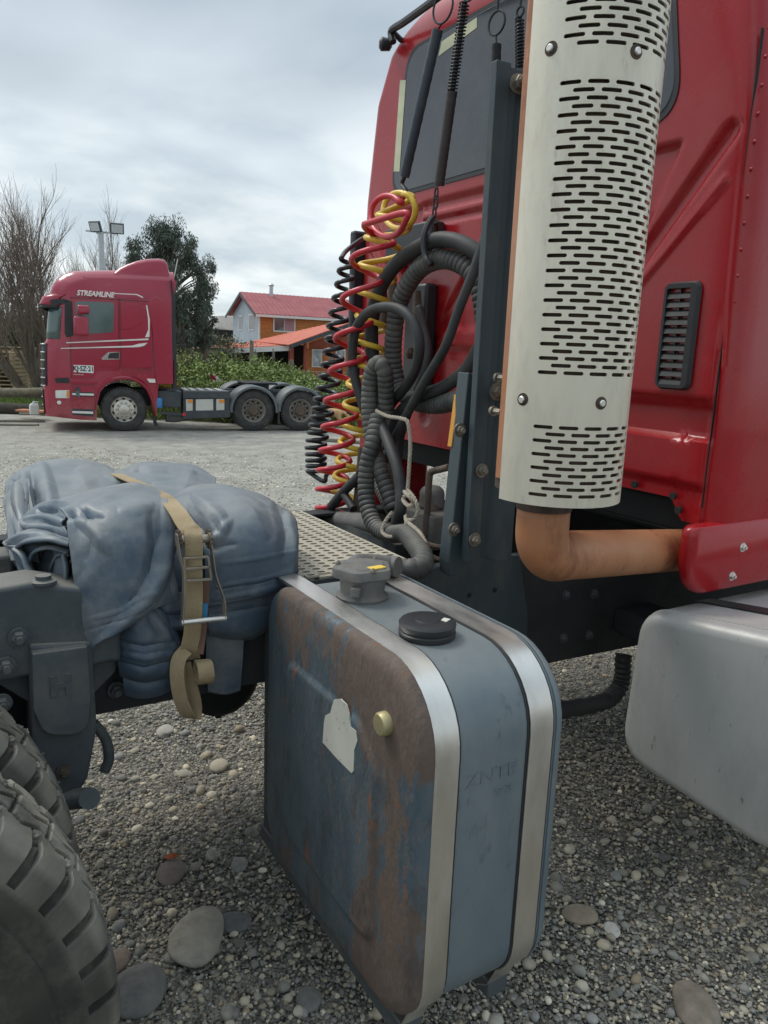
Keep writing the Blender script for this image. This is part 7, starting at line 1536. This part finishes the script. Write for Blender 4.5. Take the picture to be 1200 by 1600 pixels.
# ------------------------------------------------------------------ house beyond the hedge
M_ROOFR = mat('red_roof', (0.27, 0.055, 0.062), (0.34, 0.09, 0.09), rough=0.6, scale=1.2, dirt=[((0.24, 0.12, 0.11), 1.5, 0.5, 0.3, 0.5, 0.8)])
M_ROOFO = mat('orange_roof', (0.44, 0.085, 0.045), (0.52, 0.14, 0.075), rough=0.65, scale=1.5, dirt=[((0.36, 0.16, 0.11), 1.5, 0.5, 0.3, 0.5, 0.8)])
M_CORR = mat('grey_blue_sheet', (0.36, 0.41, 0.46), (0.43, 0.48, 0.53), rough=0.55, metal=0.2, scale=1.5)
M_TIMB = mat('orange_timber', (0.42, 0.135, 0.028), (0.54, 0.20, 0.045), rough=0.6, scale=2.5, stretch=(1, 1, 4))
M_REDW = mat('red_timber', (0.22, 0.045, 0.03), (0.28, 0.065, 0.04), rough=0.7, scale=3)
M_TRIM = mat('white_trim', (0.60, 0.60, 0.57), (0.68, 0.68, 0.65), rough=0.6)
M_PANE = mat('window_pane', (0.05, 0.055, 0.065), (0.11, 0.11, 0.12), rough=0.1, scale=1.5, spec=0.8)
M_CURT = mat('pink_curtain', (0.34, 0.17, 0.19), (0.42, 0.25, 0.27), rough=0.9, scale=3, stretch=(6, 6, 0.2))
A_ = pT(405, 600, 52); A_[2] = -0.3
e1 = np.array([*(math.cos(rad(31))*RV+math.sin(rad(31))*DV), 0]); e2 = np.array([*(-math.sin(rad(31))*RV+math.cos(rad(31))*DV), 0])
ze = pT(402, 487.5, 52)[2]; Wg, Lg = 4.9, 10.5; zr = pT(379, 459, 54.2)[2]
HO = thing('house', A_.tolist(), 'two-storey house with orange timber side, grey-blue gable and red roof', 'house')
def hp(l, g, z): return A_+e1*l+e2*g+VZ*(z-A_[2])
def hbox(l0, l1, g0_, g1_, z0, z1, name, m_, parent, bevel=0): 
    v = [hp(l, g, z) for l in (l0, l1) for g in (g0_, g1_) for z in (z0, z1)]
    return MB().add(v, [(0, 1, 3, 2), (4, 6, 7, 5), (0, 4, 5, 1), (2, 3, 7, 6), (0, 2, 6, 4), (1, 5, 7, 3)]).build(name, m_, parent, smooth=0, bevel=bevel)
hbox(0.02, Lg, 0.02, Wg-0.02, -0.3, ze-0.02, 'wall', M_TIMB, HO)
nb = 16
for i in range(nb):
    z0 = 1.2+i*(ze-1.2)/nb; hbox(0.03, Lg, -0.03, 0.018, z0, z0+(ze-1.2)/nb-0.018, 'board', M_TIMB, HO)
gw = MB(); nc_ = 60; G = []
for i in range(nc_+1):
    g = Wg*i/nc_; zz_ = ze+(zr-ze)*(1-abs(2*g/Wg-1)); dx_ = -0.03-(0.02 if i % 2 else 0); G.append([hp(dx_, g, -0.3), hp(dx_, g, zz_-0.03)])
gw.grid(np.array(G).transpose(1, 0, 2)); gw.build('gable_wall', M_CORR, HO, smooth=0, solid=0.02)
hbox(-0.07, 0.03, -0.07, 0.02, -0.3, ze-0.05, 'corner_trim', M_TRIM, HO)
rf = MB(); nr = 70; ov = 0.45; G = []
for side, sg in ((0, -1), (1, 1)):
    G = []
    for i in range(nr+1):
        l = -0.45+(Lg+0.7)*i/nr; h_ = 0.025*(i % 2); ge = -ov if side == 0 else Wg+ov; zed = ze-(zr-ze)*ov/(Wg/2)
        G.append([hp(l, ge, zed+h_+0.06), hp(l, Wg/2, zr+h_+0.06)])
    RFo = MB().grid(np.array(G).transpose(1, 0, 2) if side else np.array(G).transpose(1, 0, 2)[:, ::-1]).build('roof', M_ROOFR, HO, smooth=0, solid=0.05)
c = hp(1.7, Wg/2-0.3, zr); CHM = MB().tube([c-VZ*0.2, c+VZ*0.62], 0.13, 12).build('chimney', M_GALV, RFo); MB().lathe([(0.18, 0.62), (0.2, 0.68), (0.1, 0.78)], c, (0, 0, 1), 12).build('chimney_cap', M_GALV, RFo)
zed = ze-(zr-ze)*ov/(Wg/2)
a, b = hp(-0.45, -ov, zed), hp(Lg+0.25, -ov, zed); MB().bar(a, b, 0.05, 0.16).build('eave_board', M_TRIM, HO)
for g0_, g1_ in ((-ov, Wg/2), (Wg+ov, Wg/2)):
    MB().bar(hp(-0.46, g0_, zed-0.02), hp(-0.46, g1_, zr-0.02), 0.05, 0.18).build('barge_board', M_DKGREY, HO)
def hwin(l0, l1, z0, z1, curtain, parent=HO):
    w_ = hbox(l0, l1, -0.07, -0.02, z0, z1, 'window', M_TRIM, parent); k = 0.09
    hbox(l0+k, (l0+l1)/2-0.03, -0.085, -0.071, z0+k, z1-k, 'pane', M_PANE, w_); hbox((l0+l1)/2+0.03, l1-k, -0.085, -0.071, z0+k, z1-k, 'pane', M_CURT if curtain else M_PANE, w_)
zw0, zw1 = pT(421, 518, 52.5)[2], pT(421, 490.5, 52.5)[2]
hwin(0.95, 2.55, zw0, zw1, True)
hwin(5.9, 7.0, zw0+0.3, zw1-0.02, False); hwin(7.6, 8.8, zw0+0.3, zw1-0.02, False); hbox(5.3, 5.55, -0.15, -0.03, 1.5, zw1+0.05, 'stove_pipe', M_REDW, HO)
def gwin(g0_, g1_, z0, z1):
    v = lambda d0, d1, a, b, c_, d_: MB().add([hp(l, g, z) for l in (d0, d1) for g in (a, b) for z in (c_, d_)], [(0, 1, 3, 2), (4, 6, 7, 5), (0, 4, 5, 1), (2, 3, 7, 6), (0, 2, 6, 4), (1, 5, 7, 3)])
    w_ = v(-0.10, -0.03, g0_, g1_, z0, z1).build('window', M_TRIM, HO, smooth=0); v(-0.12, -0.101, g0_+0.1, g1_-0.1, z0+0.08, z1-0.08).build('pane', M_PANE, w_, smooth=0)
zg0, zg1 = pT(390, 516, 53)[2], pT(390, 490.5, 53)[2]
gwin(0.75, 1.75, zg0, zg1); gwin(3.0, 3.7, zg0, zg1-0.05)
# lean-to sheds in front
SH = thing('shed', pT(330, 600, 45).tolist()[:2]+[-0.3], 'low open shed with rusty orange roof and pale fascia in front of the house', 'shed')
fa, fb = pT(262, 549, 45), pT(455, 540.5, 44); ba, bb = pT(290, 542, 50), pT(470, 531, 50)
zf = (fa[2]+fb[2])/2
G = [[fa+(fb-fa)*i/60+VZ*0.02*(i % 2), ba+(bb-ba)*i/60+VZ*0.02*(i % 2)] for i in range(61)]
MB().grid(np.array(G).transpose(1, 0, 2)[:, ::-1]).build('roof', M_ROOFO, SH, smooth=0, solid=0.04)
MB().bar(fa-dv3*0.03-VZ*0.12, fb-dv3*0.03-VZ*0.12, 0.06, 0.28).build('fascia', M_TRIM, SH)
MB().add([ba-VZ*0.1, bb-VZ*0.1, bb*np.array([1, 1, 0])-VZ*0.3, ba*np.array([1, 1, 0])-VZ*0.3], [(0, 1, 2, 3)]).build('dark_interior', M_DARK, SH, smooth=0, solid=0.1)  # black sheet standing in for the shade inside the open shed
for f in (0.10, 0.30, 0.55, 0.72, 0.86, 0.99):
    q = fa+(fb-fa)*f; MB().bar((q[0], q[1], -0.3), (q[0], q[1], q[2]-0.1), 0.12, 0.12).build('post', M_REDW if f in (0.3, 0.99) else M_WOODG, SH)
for i in range(10):
    q = fa+(fb-fa)*(0.6+0.035*i); MB().tube([(q[0], q[1]+1.0, 0.3+0.1*(i % 3)), (q[0]+rp_.uniform(-.6, .6), q[1]+1.0, zf-rp_.uniform(0.1, 0.5))], 0.02, 4).build('pole', M_WOODG, SH)
AN = thing('porch', pT(490, 600, 43).tolist()[:2]+[-0.3], 'red timber porch with white-framed windows at the right of the shed', 'porch')
p0, p1, p2, p3 = pT(455, 543, 43), pT(560, 507, 43), pT(560, 500, 50), pT(420, 530, 50)
q0, q1 = pT(452, 540, 42.6), pT(566, 499, 42.6); q2, q3 = pT(560, 497, 51), pT(395, 534, 51)
G = [[q0+(q1-q0)*i/44+VZ*0.02*(i % 2), q3+(q2-q3)*i/44+VZ*0.02*(i % 2)] for i in range(45)]
MB().grid(np.array(G).transpose(1, 0, 2)[:, ::-1]).build('roof', M_ROOFO, AN, smooth=0, solid=0.05)
MB().bar(q0-dv3*0.02-VZ*0.08, q1-dv3*0.02-VZ*0.08, 0.05, 0.18).build('barge_board', M_DKGREY, AN)
nbd = 46
for i in range(nbd):
    x0 = 482+(560-482)*i/nbd; x1 = 482+(560-482)*(i+0.86)/nbd; ty = 541-(x0-455)*0.36
    a, b = pT(x0, 585, 43.6), pT(x1, 585, 43.6); zt = pT(x0, ty, 43.6)[2]-0.12; zm = pT(490, 545, 43.6)[2]
    MB().add([(a[0], a[1], zm), (b[0], b[1], zm), (b[0], b[1], zt), (a[0], a[1], zt)], [(0, 1, 2, 3)]).build('board', M_REDW, AN, smooth=0, solid=0.03)
a, b = pT(474, 590, 43.7), pT(560, 590, 43.7); zm = pT(490, 545, 43.7)[2]
MB().add([(a[0], a[1], -0.3), (b[0], b[1], -0.3), (b[0], b[1], zm), (a[0], a[1], zm)], [(0, 1, 2, 3)]).build('wall', M_TIMB, AN, smooth=0, solid=0.08)
for (x0, x1) in ((487, 503.5), (524, 540)):
    a, b = pT(x0, 573.5, 43.45), pT(x1, 546, 43.45); W_ = MB().add([(a[0], a[1], a[2]), (b[0], b[1], a[2]), (b[0], b[1], b[2]), (a[0], a[1], b[2])], [(0, 1, 2, 3)]).build('window', M_TRIM, AN, smooth=0, solid=0.05)
    a, b = pT(x0+2, 571.5, 43.36), pT(x1-2, 548, 43.36); MB().add([(a[0], a[1], a[2]), (b[0], b[1], a[2]), (b[0], b[1], b[2]), (a[0], a[1], b[2])], [(0, 1, 2, 3)]).build('pane', mat('lace_pane', (0.16, 0.19, 0.22), (0.42, 0.45, 0.47), rough=0.3, scale=5), W_, smooth=0, solid=0.02)
for px in (456, 476): q = pT(px, 590, 43.3); MB().bar((q[0], q[1], -0.3), (q[0], q[1], pT(px, 541-(px-455)*0.36, 43.3)[2]), 0.14, 0.14).build('post', M_REDW, AN)
a, b = pT(456, 590, 46), pT(476, 590, 46); MB().add([(a[0], a[1], -0.3), (b[0], b[1], -0.3), (b[0], b[1], 1.9), (a[0], a[1], 1.9)], [(0, 1, 2, 3)]).build('doorway_wall', M_DARK, AN, smooth=0, solid=0.08)
# low red picket fence before the porch
for i in range(34):
    px = 448+i*3.1; q = pT(px, 590, 38); zt = pT(px, 577+(i % 2)*1.5, 38)[2]
    o = MB().box(q[0]-0.035, q[0]+0.035, q[1]-0.01, q[1]+0.01, -0.3, zt).build('fence_picket', M_REDW, smooth=0); settle(o); tag(o, 'red wooden picket in the low fence before the porch', 'picket', 'red pickets before the porch')
# white tank far behind
p = pT(354, 560, 66); zt, zb0 = pT(354, 493, 66)[2], pT(354, 516, 66)[2]
WT = thing('water_tank', (p[0], p[1], -0.3), 'pale water tank on a dark stand to the left of the house', 'water tank')
MB().lathe([(1.35, zb0), (1.4, zb0+0.1), (1.4, zt-0.1), (1.3, zt)], (p[0], p[1], 0), (0, 0, 1), 28).build('tank', M_TRIM, WT); MB().box(p[0]-1.3, p[0]+1.3, p[1]-1.3, p[1]+1.3, -0.3, zb0).build('stand', M_DARK, WT)
# striped barrier board in the bushes and dog
p = pT(336, 590, 23); p[2] = gz(p[0], p[1])
BR = thing('warning_board', p.tolist(), 'red and white striped warning board standing in the bushes', 'board')
for i, (x0, x1, y0_, y1_) in enumerate(((330, 337, 586, 594), (337, 343, 589, 597), (331, 338, 594, 602), (338, 345, 596, 605))):
    a, b = pT(x0, y0_, 22.0), pT(x1, y1_, 22.0); MB().bar((a[0], a[1], a[2]), (b[0], b[1], b[2]), 0.04, 0.09).build('stripe', M_RED2 if i % 2 == 0 else M_WHITE, BR, smooth=0)
a = pT(337, 604, 22.03); MB().bar((a[0], a[1], p[2]), (a[0], a[1], a[2]+0.28), 0.05, 0.05).build('post', M_WOODG, BR)

def skin(name, verts, edges, radii, m_, parent=None, root=0, sub=2):
    me = bpy.data.meshes.new(name); me.from_pydata([tuple(v) for v in verts], edges, []); o = bpy.data.objects.new(name, me); scene.collection.objects.link(o)
    md = o.modifiers.new('skin', 'SKIN'); 
    if not me.skin_vertices: 
        bpy.context.view_layer.objects.active = o; bpy.ops.mesh.customdata_skin_add()
    for i, r_ in enumerate(radii): me.skin_vertices[0].data[i].radius = (r_, r_) if np.isscalar(r_) else r_; me.skin_vertices[0].data[i].use_root = (i == root)
    md.use_smooth_shade = True; sb = o.modifiers.new('sub', 'SUBSURF'); sb.levels = sub; sb.render_levels = sub
    dg = bpy.context.evaluated_depsgraph_get(); dg.update(); em = bpy.data.meshes.new_from_object(o.evaluated_get(dg)); em.name = name; bpy.data.objects.remove(o)
    em.materials.clear(); em.materials.append(m_); em.shade_smooth(); o = bpy.data.objects.new(name, em); scene.collection.objects.link(o)
    if parent: o.parent = parent
    return o
M_FUR = mat('tan_fur', (0.42, 0.22, 0.085), (0.56, 0.34, 0.16), rough=0.9, scale=7, bump=0.5, bscale=60, dirt=[((0.66, 0.50, 0.32), 4, 0.5, 0.2, 0.6, 0.95)])
dgp = ground_pt(530, 668); 
DOG = thing('dog', dgp.tolist(), 'tan long-haired dog walking with lowered head beyond the coiled hoses', 'dog', rz=math.atan2(-RV[1], -RV[0]))
dv = [(0, 0, 0.40), (0.14, 0, 0.41), (0.30, 0, 0.42), (0.40, 0, 0.42), (0.50, 0, 0.40), (0.58, 0, 0.35), (0.67, 0, 0.30),   # spine: hip .. chest .. neck .. head .. muzzle
      (-0.08, 0, 0.42), (-0.20, 0, 0.36), (-0.28, 0, 0.26),                                                                # tail
      (0.02, 0.07, 0.28), (-0.05, 0.08, 0.14), (-0.02, 0.08, 0.02), (0.04, 0.08, 0.012), (0.02, -0.07, 0.28), (-0.10, -0.08, 0.15), (-0.10, -0.08, 0.02), (-0.04, -0.08, 0.012),
      (0.32, 0.07, 0.28), (0.31, 0.08, 0.14), (0.34, 0.08, 0.02), (0.39, 0.08, 0.012), (0.32, -0.07, 0.28), (0.28, -0.08, 0.14), (0.26, -0.08, 0.02), (0.31, -0.08, 0.012),
      (0.55, 0.055, 0.36), (0.53, 0.07, 0.29), (0.55, -0.055, 0.36), (0.53, -0.07, 0.29)]
de = [(0, 1), (1, 2), (2, 3), (3, 4), (4, 5), (5, 6), (0, 7), (7, 8), (8, 9), (0, 10), (10, 11), (11, 12), (12, 13), (0, 14), (14, 15), (15, 16), (16, 17), (2, 18), (18, 19), (19, 20), (20, 21), (2, 22), (22, 23), (23, 24), (24, 25), (5, 26), (26, 27), (5, 28), (28, 29)]
drr = [0.105, 0.115, 0.125, 0.10, 0.075, 0.07, 0.032, 0.04, 0.055, 0.03, 0.065, 0.035, 0.026, 0.022, 0.065, 0.035, 0.026, 0.022, 0.05, 0.03, 0.025, 0.022, 0.05, 0.03, 0.025, 0.022, 0.025, 0.02, 0.025, 0.02]
db = skin('body', dv, de, drr, M_FUR, DOG)
for s in (-1, 1): MB().lathe([(0.009, 0), (0.006, 0.006)], (0.615, 0.035*s, 0.355), (0.5, s, 0.3), 8).build('eye', M_DARK, DOG, local=True)
MB().lathe([(0.016, 0), (0.012, 0.012)], (0.69, 0, 0.30), (1, 0, 0.1), 8).build('nose', M_DARK, DOG, local=True)
print('objects', len(scene.objects), 'verts', sum(len(o.data.vertices) for o in scene.objects if o.type == 'MESH'))
